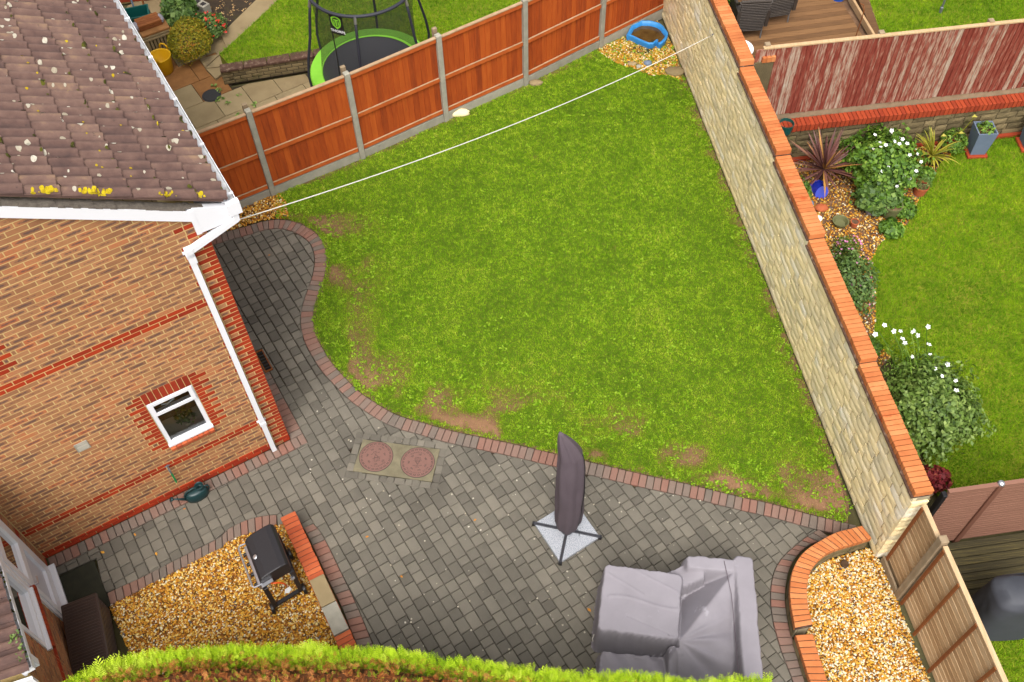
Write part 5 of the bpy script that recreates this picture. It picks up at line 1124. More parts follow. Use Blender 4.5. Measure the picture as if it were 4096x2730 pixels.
m = MB(); m.tube([(2.60,5.03,.825),(2.63,4.6,.80),(2.60,4.1,.79),(2.56,3.5,.79)], .004, 4); m.build('seam', X_['umbcover'], fc)
# --- gas barbecue
Lb = np.array((.427,-.904)); Db = np.array((.839,.544)); bc = np.array((-3.205,5.270))
bbq = empty('gas_barbecue', (*bc, 0), 'black gas barbecue with closed lid and wheels standing on gravel', 'barbecue')
def BB(l, d_, z): p = bc+Lb*l+Db*d_; return np.array((p[0], p[1], z))
bax = ((Lb[0],Lb[1],0),(Db[0],Db[1],0),(0,0,1))
prof = [(-.21,.90),(-.205,.99),(-.17,1.045),(-.10,1.07),(.10,1.075),(.17,1.06),(.205,1.01),(.215,.90)]; V = []; F = []; n_ = len(prof)
for l in (-.31, -.295, .295, .31):
    for d_, z in prof: k = 1 if abs(l) < .3 else .97; V.append(BB(l, d_*k, .90+(z-.90)*k))
for i in range(3):
    for k in range(n_-1): F.append((i*n_+k, (i+1)*n_+k, (i+1)*n_+k+1, i*n_+k+1))
F += [tuple(range(n_)), tuple(3*n_+k for k in range(n_))[::-1]]
m = MB(); m.add(V, [f[::-1] for f in F]); lid = m.build('lid', X_['blackmt'], bbq)
m = MB(); m.lathe([(.030,0),(.030,.012),(.022,.016),(0,.016)], BB(.0,-.145,1.058), 20, ((Lb[0],Lb[1],0), tuple(np.array((Db[0]*.93,Db[1]*.93,.36))), tuple(np.array((-Db[0]*.36,-Db[1]*.36,.93))))); m.build('thermometer', X_['steel'], lid)
m = MB(); m.bbox(BB(0,0,.82), (.58,.40,.15), bax, .02); m.build('firebox', X_['blackmt'], bbq)
m = MB(); m.bbox(BB(0,-.225,.835), (.60,.045,.12), bax, .008); panel_ = m.build('control_panel', X_['steel'], bbq)
for k in range(4): m = MB(); m.lathe([(.024,0),(.024,.035),(.018,.045),(0,.045)], BB(-.22+k*.15,-.248,.84), 14, ((Lb[0],Lb[1],0),(0,0,1),(-Db[0],-Db[1],0))); m.build('knob', X_['blackpl'], panel_)
m = MB(); m.tube([BB(-.31,-.19,.93),BB(-.31,-.29,.95),BB(-.28,-.31,.95),BB(.28,-.31,.95),BB(.31,-.29,.95),BB(.31,-.19,.93)], .013, 8); m.build('handle_rail', X_['steel'], bbq)
for l in (-.28, .28):
    for d_ in (-.19, .19): m = MB(); m.bbox(BB(l,d_,.42), (.045,.06,.66), bax, .006); m.build('leg', X_['blackmt'], bbq)
m = MB(); m.bbox(BB(.28,0,.12), (.05,.44,.05), bax, .006); m.bbox(BB(-.28,0,.12), (.05,.44,.05), bax, .006); m.bbox(BB(0,.19,.12), (.52,.04,.05), bax, .006); m.build('base_frame', X_['blackmt'], bbq)
m = MB(); m.bbox(BB(.335,-.13,.925), (.05,.16,.012), bax, .004); m.bbox(BB(.30,.17,.60), (.055,.05,.02), bax, .003); m.build('side_trim', X_['steel'], bbq)
for d_ in (-.235, .235):
    for l in (.28, -.28): m = MB(); m.lathe([(.02,-.022),(.07,-.022),(.08,-.014),(.08,.014),(.07,.022),(.02,.022)], BB(l,d_,.085), 20, ((Lb[0],Lb[1],0),(0,0,1),(Db[0],Db[1],0))); m.build('wheel', X_['blackpl'], bbq)
m = MB(); m.tube([BB(.27,-.12,.76),BB(.31,-.06,.77),BB(.33,.0,.74),BB(.335,.05,.64),BB(.33,.06,.52)], .011, 8); m.build('gas_hose', X_['orange'], bbq, smooth=True)
m = MB(); m.add([BB(.34,.02,.50),BB(.345,.09,.52),BB(.35,.10,.44),BB(.36,.05,.38),BB(.345,.0,.42)], [(0,1,2,3,4)]); m.build('hose_label', X_['petal_w'], bbq)
m = MB(); m.tube([BB(.30,-.2,.73),BB(.31,-.16,.75),BB(.30,-.1,.76)], .006, 6); m.build('gas_pipe', X_['steel'], bbq)
# --- dark storage box in front of the wing
bx_l, bx_d = np.array((-.365,-.146)), np.array((.26,-.53)); b0 = np.array((-5.49,4.985)); bu = np.array((-.93,-.37)); bd = np.array((.437,-.90)); bd = np.array((.37,-.93)); bu = np.array((-.93,-.37))
def SB(a, b, z): p = b0+bu*a+bd*b; return np.array((p[0], p[1], z))
sb_ = empty('storage_box', (*SB(.2,.45,0)[:2], 0), 'dark brown ribbed plastic storage box beside the door mat', 'storage box'); sax = ((bu[0],bu[1],0),(bd[0],bd[1],0),(0,0,1))
m = MB(); m.bbox(SB(.21,.46,.25), (.42,.92,.48), sax, .015); m.build('body', X_['brownpl'], sb_)
m = MB(); m.bbox(SB(.21,.46,.515), (.46,.96,.045), sax, .012); lid_ = m.build('lid', X_['brownpl'], sb_)
for k in range(22): m = MB(); m.bbox(SB(.21,.03+k*.041,.543), (.40,.020,.012), sax, .004); m.build('lid_rib', X_['brownpl'], lid_)
for k in range(7): m = MB(); m.bbox(SB(-.004,.46,.06+k*.062), (.012,.88,.04), sax, .004); m.build('side_rib', X_['brownpl'], sb_)
# --- watering can against the plinth
wcx = gl(.86, .20); can = empty('watering_can', (*wcx, .004), 'dark green plastic watering can standing on the edge bricks by the wall', 'watering can')
cu_, cn_ = dG, -nG
def CN(a, b, z): p = wcx+cu_*a+cn_*b; return np.array((p[0], p[1], z+.004))
cax = ((cu_[0],cu_[1],0),(cn_[0],cn_[1],0),(0,0,1))
m = MB(); m.lathe([(.10,0),(.125,.01),(.132,.06),(.128,.13),(.11,.17),(.08,.185),(.02,.19)], CN(0,0,0), 28, cax, sc=(1.25,.72)); m.build('body', X_['canp'], can, smooth=True)
m = MB(); m.lathe([(.05,.14),(.058,.2),(.062,.25),(.056,.25),(.05,.2),(.04,.18)], CN(.075,-.01,0), 22, cax); m.build('filler_neck', X_['canp'], can, smooth=True)
m = MB(); m.tube([CN(.06,0,.245),CN(-.02,0,.262),CN(-.12,0,.235),CN(-.165,0,.16),CN(-.15,0,.12)], .014, 8); m.build('top_handle', X_['canp'], can, smooth=True)
m = MB(); m.tube([CN(.12,0,.20),CN(.185,.0,.17),CN(.185,0,.09),CN(.15,0,.05)], .013, 8); m.build('back_handle', X_['canp'], can, smooth=True)
m = MB(); m.tube([CN(-.14,0,.05),CN(-.22,.0,.14),CN(-.30,0,.22)], [.024,.016,.012], 10); m.build('spout', X_['canp'], can, smooth=True)
m = MB(); m.lathe([(.012,0),(.034,.035),(.036,.045),(.0,.05)], CN(-.30,0,.22), 16, (tuple(np.array((cn_[0],cn_[1],0))), tuple(np.array((cu_[0]*.66,cu_[1]*.66,.75))), tuple(np.array((-cu_[0]*.75,-cu_[1]*.75,.66))))); m.build('rose', X_['canp'], can, smooth=True)
# --- outdoor tap with a stub of green hose
tap = empty('garden_tap', GW(.70,.76,.0), 'metal garden tap with short green hose on the brick wall', 'tap')
m = MB(); m.tube([GW(.70,.77,.0),GW(.70,.77,.06),GW(.70,.74,.075),GW(.70,.66,.075)], .014, 8); m.tube([GW(.70,.785,.045),GW(.70,.815,.045)], .008, 6); m.tube([GW(.665,.818,.045),GW(.735,.818,.045)], .008, 6); m.build('tap_body', X_['metalgrey'], tap)
m = MB(); m.tube([GW(.70,.665,.075),GW(.70,.55,.078),GW(.695,.40,.07)], [.014,.013,.015], 8); m.build('hose_stub', X_['hose'], tap)
# --- rusty drain grate leaning at the side of the house
gr = empty('drain_grate', (-3.90,8.93,0), 'rusty iron drain grate lying beside the house corner', 'grate'); ga = ((nG[0],nG[1],0),(dG[0],dG[1],0),(0,0,1)); gc = np.array((-3.885,8.92))
def GR(a, b, z): p = gc+nG*a+dG*b; return (p[0], p[1], z)
m = MB(); m.box(GR(0,-.055,.02),(.44,.018,.028),ga); m.box(GR(0,.055,.02),(.44,.018,.028),ga); m.box(GR(-.21,0,.02),(.018,.09,.028),ga); m.box(GR(.21,0,.02),(.018,.09,.028),ga); m.build('frame', X_['batten'], gr)
for k in range(6): m = MB(); m.box(GR(-.16+k*.064,0,.026),(.016,.094,.026),ga); m.build('bar', X_['iron'], gr)
m = MB(); m.box(GR(0,0,.007),(.42,.10,.004),ga); m.build('sump', X_['joint'], gr)
# --- blue scallop sandpit
sp = np.array(PLAN['sandpit']); spc = np.array((2.90,16.45)); pit = empty('sandpit', (*spc, 0), 'sky blue shell shaped plastic sandpit holding murky water on gravel', 'sandpit')
SP = resample(np.vstack([smooth_line(np.vstack([sp, sp[:1]]), 1)]), n=90)[:-1]; ns = len(SP); inn = SP+(spc-SP)*.13; V = []; F = []
lv = [(SP+(spc-SP)*.05,.01),(SP,.12),(SP,.155),(SP+(spc-SP)*.05,.165),(inn,.155),(inn+(spc-inn)*.04,.03)]
for P_, z in lv: V += [(p[0], p[1], z) for p in P_]
for i in range(len(lv)-1):
    for k in range(ns): F.append((i*ns+k, i*ns+(k+1) % ns, (i+1)*ns+(k+1) % ns, (i+1)*ns+k))
m = MB(); m.add(V, [f[::-1] for f in F]); m.build('shell_rim', X_['blue'], pit, smooth=True)
m = MB(); m.add([(p[0], p[1], .07) for p in inn], [tuple(range(ns))]); m.f = [f if np.sum(inn[:,0]*np.roll(inn[:,1],-1)-np.roll(inn[:,0],-1)*inn[:,1]) > 0 else f[::-1] for f in m.f]; m.build('murky_water', X_['water'], pit)
m = MB(); m.lathe([(.0,.02),(.03,.016),(.05,.0)], (3.0,16.28,.07), 9); m.build('floating_debris', X_['moss'], pit)
def stone_obj(name, c, s, lab, matl, seed, group=None, cat='stone'):
    rg = np.random.default_rng(seed); V = []; F = []; nu, nv = 12, 8
    for j in range(nv+1):
        for i in range(nu):
            a, b = 2*math.pi*i/nu, math.pi*j/nv; k = 1+.22*(rg.random()-.5); V.append((c[0]+s[0]*k*math.sin(b)*math.cos(a), c[1]+s[1]*k*math.sin(b)*math.sin(a), c[2]+s[2]*(math.cos(b)*k+.7)))
    for j in range(nv):
        for i in range(nu): F.append((j*nu+i, (j+1)*nu+i, (j+1)*nu+(i+1) % nu, j*nu+(i+1) % nu))
    m = MB(); m.add(V, F); return tag(m.build(name, matl, None, c, smooth=True), lab, cat, group)
stone_obj('cobble', (2.83,15.68,.01), (.085,.07,.05), 'dark grey round cobble on the gravel near the blue sandpit', X_['slate'], 1, 'cobbles by the sandpit'); stone_obj('cobble', (2.65,15.60,.01), (.055,.05,.035), 'pale greenish small cobble beside the dark grey cobble', X_['concrete'], 2, 'cobbles by the sandpit'); stone_obj('cobble', (2.53,15.70,.0), (.10,.06,.03), 'flat brown cobble half buried at the lawn corner', X_['slab'], 3, 'cobbles by the sandpit')
stone_obj('rock', (-.86,14.42,.0), (.22,.09,.08), 'buff rock lying on the lawn against the orange fence', X_['stone'], 5, cat='rock')
stone_obj('rock', (.62,15.22,.0), (.14,.08,.05), 'small brown rock at the fence foot near a concrete post', X_['slab'], 6, cat='rock')
stone_obj('flat_stone', (3.33,15.42,.0), (.2,.14,.05), 'flat mossy slab half buried by the stone wall foot', X_['stone_dk'], 8, cat='stone')
m = MB(); m.lathe([(.17,.014),(.12,.004),(0,.002)], (2.72,16.1,.012), 14, sc=(1.5,.7)); tag(m.build('dug_hole', X_['joint'], None, (2.72,16.1,.01)), 'dark scraped hollow in the gravel under the sandpit edge', 'hollow')
m = MB(); m.lathe([(.055,0),(.055,.05),(.045,.055),(0,.05)], (4.38,5.26,.004), 14); tag(m.build('timber_stub', X_['twig'], None, (4.38,5.26,0)), 'round dark timber stub in the planter gravel by the coping', 'stub')
# --- washing line
a_, b_ = Vector((-3.36,7.72,4.42)), Vector((3.645,14.28,1.74)); pts = []
rp = empty('washing_line', a_, 'white washing line strung across the lawn from house to wall', 'washing line')
for i in range(41):
    t = i/40; p = a_.lerp(b_, t); p.z -= .24*4*t*(1-t); pts.append(p)
m = MB(); m.tube(pts, .007, 6); m.build('rope', X_['rope'], rp, smooth=True)
m = MB(); m.tube([b_, b_+Vector((.02,.0,.03)), b_+Vector((.05,.005,.02))], .012, 6); m.build('wall_hook', X_['metalgrey'], rp)
m = MB(); m.tube([a_, a_+Vector((-.05,-.03,.02)), a_+Vector((-.10,-.02,.03))], .010, 6); m.build('house_hook', X_['metalgrey'], rp)
# --- fallen leaves on the paving
fl = [(-5.35,6.05,'beside the plinth, second from the black mat'),(-4.72,6.42,'just in front of the watering can'),(-5.0,5.75,'in the middle of the path between mat and barbecue'),(-4.05,11.1,'on the round paving end near the downpipe top'),(-1.6,5.3,'on the patio between low wall and parasol base'),(.9,4.75,'on the paving beside the grey furniture cover'),(-5.75,5.8,'nearest the corner of the black mat'),(-.6,6.1,'on open paving left of the granite base'),(-2.1,5.9,'on the paving just right of the low wall bricks')]
lv = MB()
for x, y, lab_ in fl:
    a = random.random()*6; s = random.uniform(.016,.028); q = MB(); q.add([(x+s*(u*math.cos(a)-v*math.sin(a)), y+s*(u*math.sin(a)+v*math.cos(a)), .008+.008*abs(v)) for u, v in ((-1.2,0),(-.3,-.7),(1,-.2),(1.2,.1),(.3,.7),(-.6,.5))], [(0,1,2,3,4,5)])
    tag(q.build('fallen_leaf', X_['fleaf'], None, (x,y,.006)), 'small yellow fallen leaf '+lab_, 'leaf', 'fallen leaves on the paving')
# light stains on the paving: lichen dots
lm = MB()
for _ in range(420):
    x, y = random.uniform(-3,3.4), random.uniform(4.2,8.4)
    if not inside(np.array([(x,y)]), PA)[0] or (.9 < x and y < 5.3): continue
    r0 = random.choice((.004,.006,.009,.013)); lm.add([(x+r0*(.7+.6*random.random())*math.cos(k), y+r0*(.7+.6*random.random())*math.sin(k), .0055) for k in np.linspace(0,6.283,8)[:-1]], [tuple(range(7))])
lm.build('paving_lichen', X_['lichen_w'], patio, kind='stuff')
# ================================================================ PLANTS
def leaf_cloud(P3, size, aspect=.55, out=None, droop=.3, rng=RNG, fold=.25):
    """leaf-shaped quads (two triangles folded) at points P3 (n x 3) facing roughly along out (n x 3)"""
    n = len(P3); s = rng.uniform(.65,1.25,n)*size if np.isscalar(size) else size
    N_ = out+rng.normal(0,.55,(n,3)); N_ /= np.linalg.norm(N_, axis=1)[:,None]+1e-9
    T = rng.normal(0,1,(n,3)); T[:,2] -= droop; T -= N_*np.sum(T*N_,1)[:,None]; T /= np.linalg.norm(T, axis=1)[:,None]+1e-9; B = np.cross(N_, T)
    sc_ = s[:,None]
    V = np.stack([P3-T*sc_, P3-B*sc_*aspect+N_*sc_*fold-T*sc_*.1, P3+T*sc_, P3+B*sc_*aspect+N_*sc_*fold-T*sc_*.1], 1).reshape(-1,3)
    F = np.arange(4*n).reshape(-1,4); return V, F
def blob_points(c, r, n, rng=RNG, shell=.55, seed=1, bumps=.25, zmin=0.):
    d_ = rng.normal(0,1,(n,3)); d_[:,2] = np.abs(d_[:,2])*1.0-.15; d_ /= np.linalg.norm(d_, axis=1)[:,None]
    az = np.arctan2(d_[:,1], d_[:,0]); lump = 1+bumps*2*(fnoise(az*1.5+5+seed, d_[:,2]*3+7, seed)-.5)+bumps*(fnoise(az*4+seed, d_[:,2]*7+3, seed+5)-.5)
    rr = (shell+(1-shell)*rng.random(n)**.5)*lump; P3 = np.array(c)+d_*np.array(r)*rr[:,None]; P3[:,2] = np.maximum(P3[:,2], zmin+.02); return P3, d_, rr
def shrub(name, c, r, n, size, matl, lab, cat='shrub', group=None, aspect=.55, seed=1, stems=5, bumps=.25, shell=.5, base=None, shade=.25):
    t = empty(name, (c[0], c[1], base if base is not None else 0.), lab, cat, group); z0 = base if base is not None else 0.
    P3, d_, rr = blob_points(c, r, n, seed=seed, bumps=bumps, shell=shell, zmin=z0); V, F = leaf_cloud(P3, size, aspect, d_+np.array((0,0,.4)))
    R_ = np.clip(.5+.5*(fnoise(P3[:,0]*5, P3[:,1]*5+P3[:,2]*3, seed+3)-.5)+RNG.normal(0,.2,len(P3)), 0, 1); raw('foliage', V, F, np.repeat(R_,4), X_[matl] if isinstance(matl,str) else matl, t)
    m = MB()
    for k in range(stems):
        a = 2*math.pi*k/stems+seed; e = (c[0]+r[0]*.5*math.cos(a), c[1]+r[1]*.5*math.sin(a), c[2]+r[2]*.3); m.tube([(c[0]+.03*math.cos(a), c[1]+.03*math.sin(a), z0), tuple((np.array((c[0],c[1],z0))+np.array(e))/2+np.array((0,0,.05))), e], [.014,.010,.005], 5)
    m.build('stem', X_['twig'], t); return t
def flowers(parent, P3, r, matp, npet=5, eye=True):
    pm, em = MB(), MB()
    for p in P3:
        p = np.array(p); ti = RNG.normal(0,.35,2); nrm = np.array((ti[0], ti[1]-.25, 1.)); nrm /= np.linalg.norm(nrm); u = np.cross(nrm,(0,1,0)); u /= np.linalg.norm(u); v = np.cross(nrm,u); rr = r*random.uniform(.8,1.2)
        for k in range(npet):
            a = 2*math.pi*k/npet; a0, a1 = a-.5, a+.5; pm.add([p, p+rr*.75*(u*math.cos(a0)+v*math.sin(a0))+nrm*rr*.12, p+rr*(u*math.cos(a)+v*math.sin(a))+nrm*rr*.2, p+rr*.75*(u*math.cos(a1)+v*math.sin(a1))+nrm*rr*.12], [(0,1,2,3)])
        em.lathe([(rr*.2,0),(rr*.12,rr*.15),(0,rr*.18)], p+nrm*rr*.03, 6)
    pm.build('flowers', X_[matp], parent, kind='stuff')
    if eye: em.build('flower_eyes', X_['eye'], parent, kind='stuff')
def straps(name, c, n, L, wid, matl, lab, up=(.2,1.2), droop=.5, cat='plant', seg=5, seed=1):
    t = empty(name, c, lab, cat); rg = np.random.default_rng(seed)
    for k in range(n):
        a = rg.uniform(0,6.283); el = rg.uniform(*up); l = L*rg.uniform(.7,1.1); V = []; F = []; p = np.array(c, float); d_ = np.array((math.cos(a)*math.cos(el), math.sin(a)*math.cos(el), math.sin(el))); s_ = np.array((-math.sin(a), math.cos(a), 0))
        for i in range(seg+1):
            f = i/seg; w_ = wid*(.35+1.4*f*(1-f)*2)*(1-f**4)+.001; nn = np.cross(s_, d_); V += [p-s_*w_+nn*w_*.3, p, p+s_*w_+nn*w_*.3]; d_ = d_+np.array((0,0,-droop*f/seg*2)); d_ /= np.linalg.norm(d_); p = p+d_*l/seg
            p[2] = max(p[2], c[2]*.0+.02)
        for i in range(seg): b = i*3; F += [(b,b+1,b+4,b+3),(b+1,b+2,b+5,b+4)]
        m = MB(); m.add(V, F, float(rg.beta(2,2) if rg.random() > .14 else .97)); m.build('sword_leaf' if 'cordy' in name else 'strap_leaf', X_[matl], t)
    return t
# --- conifer hedge closing the bottom of the picture
HZ = 2.2; hl = smooth_line([(x, y+max(0, x+.3)*.035) for x, y in PLAN['hedge']]+[(2.6,3.2)], 2); hedge = empty('conifer_hedge', (-1.5, 2.6, 0), 'clipped conifer hedge with browned top and fresh green edge, closest to the viewer', 'hedge')
hx = np.linspace(-5.3, 2.6, 60); hy = np.interp(hx, hl[:,0], hl[:,1])-.06
V = []; F = []
prof_ = [(.0,.0),(.0,1.2),(-.02,1.9),(-.12,2.08),(-.5,2.14),(-1.3,2.16),(-1.9,2.12)]
for i in range(60):
    for dy, z in prof_: V.append((hx[i], hy[i]-.10+dy*(1), z-.06+.05*math.sin(hx[i]*3)))
n_ = len(prof_)
for i in range(59):
    for k in range(n_-1): F.append((i*n_+k, (i+1)*n_+k, (i+1)*n_+k+1, i*n_+k+1))
m = MB(); m.add(V, [f[::-1] for f in F]); m.build('dark_core', X_['core'], hedge)
def spray_template(nl=7):
    V = []; F = []
    V += [(-.012,0,0),(.012,0,0),(0,1,.0)]; F.append((0,1,2))
    for i in range(nl):
        f = .12+.8*i/nl; l = .42*(1-f*.75); s = 1 if i % 2 else -1; b = len(V); w = .06*(1-f*.5)
        V += [(0,f-.02,0),(s*l*.55,f+l*.45+w,.03),(s*l,f+l*.75,.05),(s*l*.55+s*.02,f+l*.45-w,.03)]; F += [(b,b+1,b+2),(b,b+2,b+3)]
    return np.array(V, float), np.array(F)
SV, SF = spray_template(8)
def sprays(name, P3, D_, L_, R_, matl, parent, rng=RNG):
    n = len(P3); D_ = D_/np.linalg.norm(D_, axis=1)[:,None]; A = rng.normal(0,1,(n,3)); A -= D_*np.sum(A*D_,1)[:,None]; A /= np.linalg.norm(A,axis=1)[:,None]; B = np.cross(D_, A)
    V = P3[:,None]+(A[:,None]*SV[None,:,0:1]+D_[:,None]*SV[None,:,1:2]+B[:,None]*SV[None,:,2:3])*L_[:,None,None]; k = len(SV)
    F = (SF[None]+k*np.arange(n)[:,None,None]).reshape(-1,3); rv = np.clip(np.repeat(R_,k)+.25*np.tile(SV[:,1]-.4, n), 0, 1); return raw(name, V.reshape(-1,3), F, rv, matl, parent, kind='stuff')
n = 8000; x = RNG.uniform(-5.3,2.6,n); yf = np.interp(x, hx, hy); dep = np.abs(RNG.normal(0,.045,n)); lump = fnoise(x*2.2, x*0+3, 61)
P3 = np.stack([x, yf-dep+.06*(lump-.5), 2.10-RNG.random(n)**1.6*.55*(dep < .09)+.03*RNG.normal(0,1,n)-dep*.12], 1)
Dv = np.stack([RNG.normal(0,.35,n), .75+RNG.normal(0,.3,n), .75+RNG.normal(0,.3,n)], 1); R_ = np.clip(.62+.6*(lump-.5)+RNG.normal(0,.16,n), 0, 1)
Ls = RNG.uniform(.06,.125,n)*(1+.5*np.clip(lump-.5,0,1)); tall = RNG.random(n) < .05; Ls[tall] *= 1.4; Dv[tall,2] += .3; sprays('green_shoots', P3, Dv, Ls, R_, X_['conifer'], hedge)
n = 13000; x = RNG.uniform(-5.3,2.6,n); yf = np.interp(x, hx, hy); dep = RNG.uniform(.06,1.5,n); P3 = np.stack([x, yf-dep, 2.06+.05*fnoise(x*3,dep*3,77)+RNG.normal(0,.02,n)], 1); Dv = np.stack([RNG.normal(0,.8,n), RNG.normal(.1,.8,n), .5+RNG.normal(0,.35,n)], 1)
R_ = np.clip(RNG.beta(1.0,1.1,n)*.84+.25*(RNG.random(n) < .14), 0, 1); sprays('browned_shoots', P3, Dv, RNG.uniform(.05,.095,n), R_, X_['conifer_brown'], hedge)
n = 900; x = RNG.uniform(-5.3,2.6,n); yf = np.interp(x, hx, hy); dep = RNG.uniform(.06,.9,n); P3 = np.stack([x, yf-dep, 2.08+RNG.normal(0,.02,n)], 1); Dv = np.stack([RNG.normal(0,.5,n), .4+RNG.normal(0,.5,n), .8+RNG.normal(0,.3,n)], 1); sprays('inner_green_shoots', P3, Dv, RNG.uniform(.05,.10,n), RNG.uniform(.1,.6,n), X_['conifer'], hedge)
n = 5000; x = RNG.uniform(-5.3,2.6,n); yf = np.interp(x, hx, hy); P3 = np.stack([x, yf-.06+RNG.normal(0,.03,n), RNG.uniform(.05,1.7,n)], 1); Dv = np.stack([RNG.normal(0,.4,n), 1+RNG.normal(0,.2,n), .3+RNG.normal(0,.4,n)], 1); sprays('face_shoots', P3, Dv, RNG.uniform(.08,.16,n), RNG.uniform(0,.7,n), X_['conifer'], hedge)
# --- neighbour flower bed (right)
straps('cordyline', (5.54,12.42,.28), 90, .74, .021, 'cordy', 'spiky purple bronze cordyline by the stone wall corner', (.0,1.35), .25, seed=3)
m = MB(); m.tube([(5.54,12.42,0),(5.54,12.42,.30)], .035, 8); m.build('trunk', X_['twig'], bpy.data.objects['cordyline'])
sw = shrub('anemone_bush', (6.45,12.3,.35), (.60,.72,.62), 5200, .042, 'leaf', 'large leafy bush with many white flowers beside the cordyline', aspect=.7, seed=4, bumps=.55, shell=.4)
P3, d_, rr = blob_points((6.55,12.25,.38), (.55,.65,.66), 46, seed=9, shell=.97); P3 = P3[(P3[:,2] > .55)]; flowers(sw, P3, .033, 'petal_w')
shrub('trailing_bush', (6.35,11.75,.18), (.42,.35,.3), 1100, .055, 'leaf_dk', 'dark broad leaved plant spreading at the foot of the white flowered bush', aspect=.85, seed=5)
straps('strap_leaf_plant', (7.52,12.72,.22), 46, .52, .018, 'leaf_yel', 'yellow green strap leaved plant in a pot beside the lawn', (.3,1.35), .9, seed=8)
def pot(name, c, r, h, matl, lab, cat='pot', group=None, soil=True, ax=None, wall_=.014, tap_=.78):
    t = empty(name, c, lab, cat, group); m = MB(); m.lathe([(r*tap_,0),(r,h*.86),(r*1.06,h*.88),(r*1.06,h),(r*1.06-wall_,h),(r*.9,h*.8),(r*.86,h*.78)], c, 24, ax); m.build('pot_wall', X_[matl], t, smooth=False)
    if soil: m = MB(); m.lathe([(r*.9,h*.82),(0,h*.84)], c, 16, ax); m.build('soil', X_['soil'], t)
    return t
pot('plant_pot', (7.62,12.72,0), .12, .2, 'brownpl', 'brown pot holding the yellow green strap plant')
shrub('euphorbia', (7.98,13.0,.22), (.26,.26,.26), 900, .03, 'leaf', 'bright green bushy plant between strap plant and grey planter', aspect=.35, seed=11)
tl = empty('dead_stalk', (7.85,13.05,0), 'dry yellow stalk leaning up to the low stone wall', 'stalk'); m = MB(); m.tube([(7.72,12.85,.0),(7.85,13.0,.35),(8.0,12.92,.62),(8.08,12.9,.92)], [.012,.010,.008,.005], 6); m.build('stalk', X_['leaf_yel'], tl); m = MB()
for p in ((8.08,12.9,.92),(7.72,12.95,.45),(7.98,12.9,.55)): m.add([(p[0]-.05,p[1],p[2]),(p[0],p[1]-.03,p[2]+.02),(p[0]+.05,p[1],p[2]),(p[0],p[1]+.04,p[2]+.03)], [(0,1,2,3)], .8)
m.build('dry_leaf', X_['leaf_yel'], tl)
pot('blue_pot', (5.46,12.02,.10), .15, .28, 'bluepot', 'cobalt blue glazed pot tipped over on the gravel bed', soil=False, ax=((.95,.1,.2),(0,.55,.83),(-.1,.83,-.5)))
stone_obj('terracotta_shard', (5.40,11.72,.01), (.12,.09,.06), 'broken brown terracotta piece beside the blue pot', X_['terra'], 15, cat='shard')
lav = pot('terracotta_pot', (7.17,12.02,0), .12, .2, 'terra', 'terracotta pot with a grey green tufted plant at the lawn edge'); lp, ld, lr = blob_points((7.17,12.02,.24), (.14,.14,.12), 260, seed=3); V, F = leaf_cloud(lp, .03, .2, ld); raw('tuft', V, F, np.repeat(RNG.uniform(.3,1,len(lp)),4), X_['leaf_dk'], lav)
pot('olive_pot', (6.52,11.52,0), .155, .30, 'olive', 'tall olive glazed pot of bare soil in the flower bed'); stone_obj('pale_sack', (6.24,11.60,.0), (.13,.10,.14), 'crumpled pale plastic sack beside the olive pot', X_['cover'], 21, cat='sack')
m = MB(); m.lathe([(.10,0),(.135,.09),(.14,.095),(.12,.09),(.09,.03),(0,.025)], (5.64,11.35,.02), 24); tag(m.build('glass_bowl', X_['olive'], None, (5.64,11.35,.02)), 'wide shallow glass bowl on the gravel bed', 'bowl')
pot('small_pot', (5.87,11.31,.02), .07, .11, 'terra', 'small buff pot standing next to the glass bowl'); pot('white_cup', (5.28,11.43,.02), .06, .09, 'petal_w', 'small white cup by the orange wall coping', 'cup', soil=False); stone_obj('blue_glass_ball', (5.22,11.80,.03), (.06,.06,.06), 'pale blue round ornament beside the wall coping', X_['slate'], 31, cat='ornament')
def sq_planter(c, lab, seed):
    t = empty('square_planter', c, lab, 'planter', 'tapered grey planters by the low wall'); a = .13; b = .17; h = .52; m = MB(); V = []
    for r_, z in ((a,0),(b,h),(b-.02,h),(b-.035,h-.09)): V += [(c[0]+r_*sx_*1., c[1]+r_*sy_, c[2]+z) for sx_, sy_ in ((-1,-1),(1,-1),(1,1),(-1,1))]
    F = []
    for i in range(3):
        for k in range(4): F.append((i*4+k, i*4+(k+1) % 4, (i+1)*4+(k+1) % 4, (i+1)*4+k))
    F += [(3,2,1,0)]; m.add(V, F); m.build('planter_wall', X_['slate'], t); m = MB(); m.box((c[0],c[1],c[2]+h-.09),(.27,.27,.02)); m.build('soil', X_['soil'], t)
    p, d_, rr = blob_points((c[0],c[1],c[2]+h-.06), (.15,.15,.16), 130, seed=seed); V, F = leaf_cloud(p, .035, .6, d_); raw('leaves', V, F, np.repeat(RNG.uniform(.3,1,len(p)),4), X_['leaf'], t); return t
sq_planter((8.42,12.98,.07), 'tapered slate grey square planter with few green leaves', 3); p2 = sq_planter((9.42,13.10,.07), 'tapered slate grey planter with red flowers, cut by the picture edge', 5); flowers(p2, [(9.33+random.uniform(-.1,.1), 13.05+random.uniform(-.1,.1), .72+random.uniform(0,.08)) for _ in range(7)], .035, 'petal_r', 5, False)
for cc, lab in (((8.42,12.98), 'red tile under the grey planter nearest the yellow plant'), ((9.42,13.10), 'red tile under the grey planter with red flowers')): m = MB(); m.bbox((*cc,.036),(.36,.36,.06)); tag(m.build('base_tile', X_['cope_dull'], None, (*cc,.006)), lab, 'tile', 'tiles under the planters')
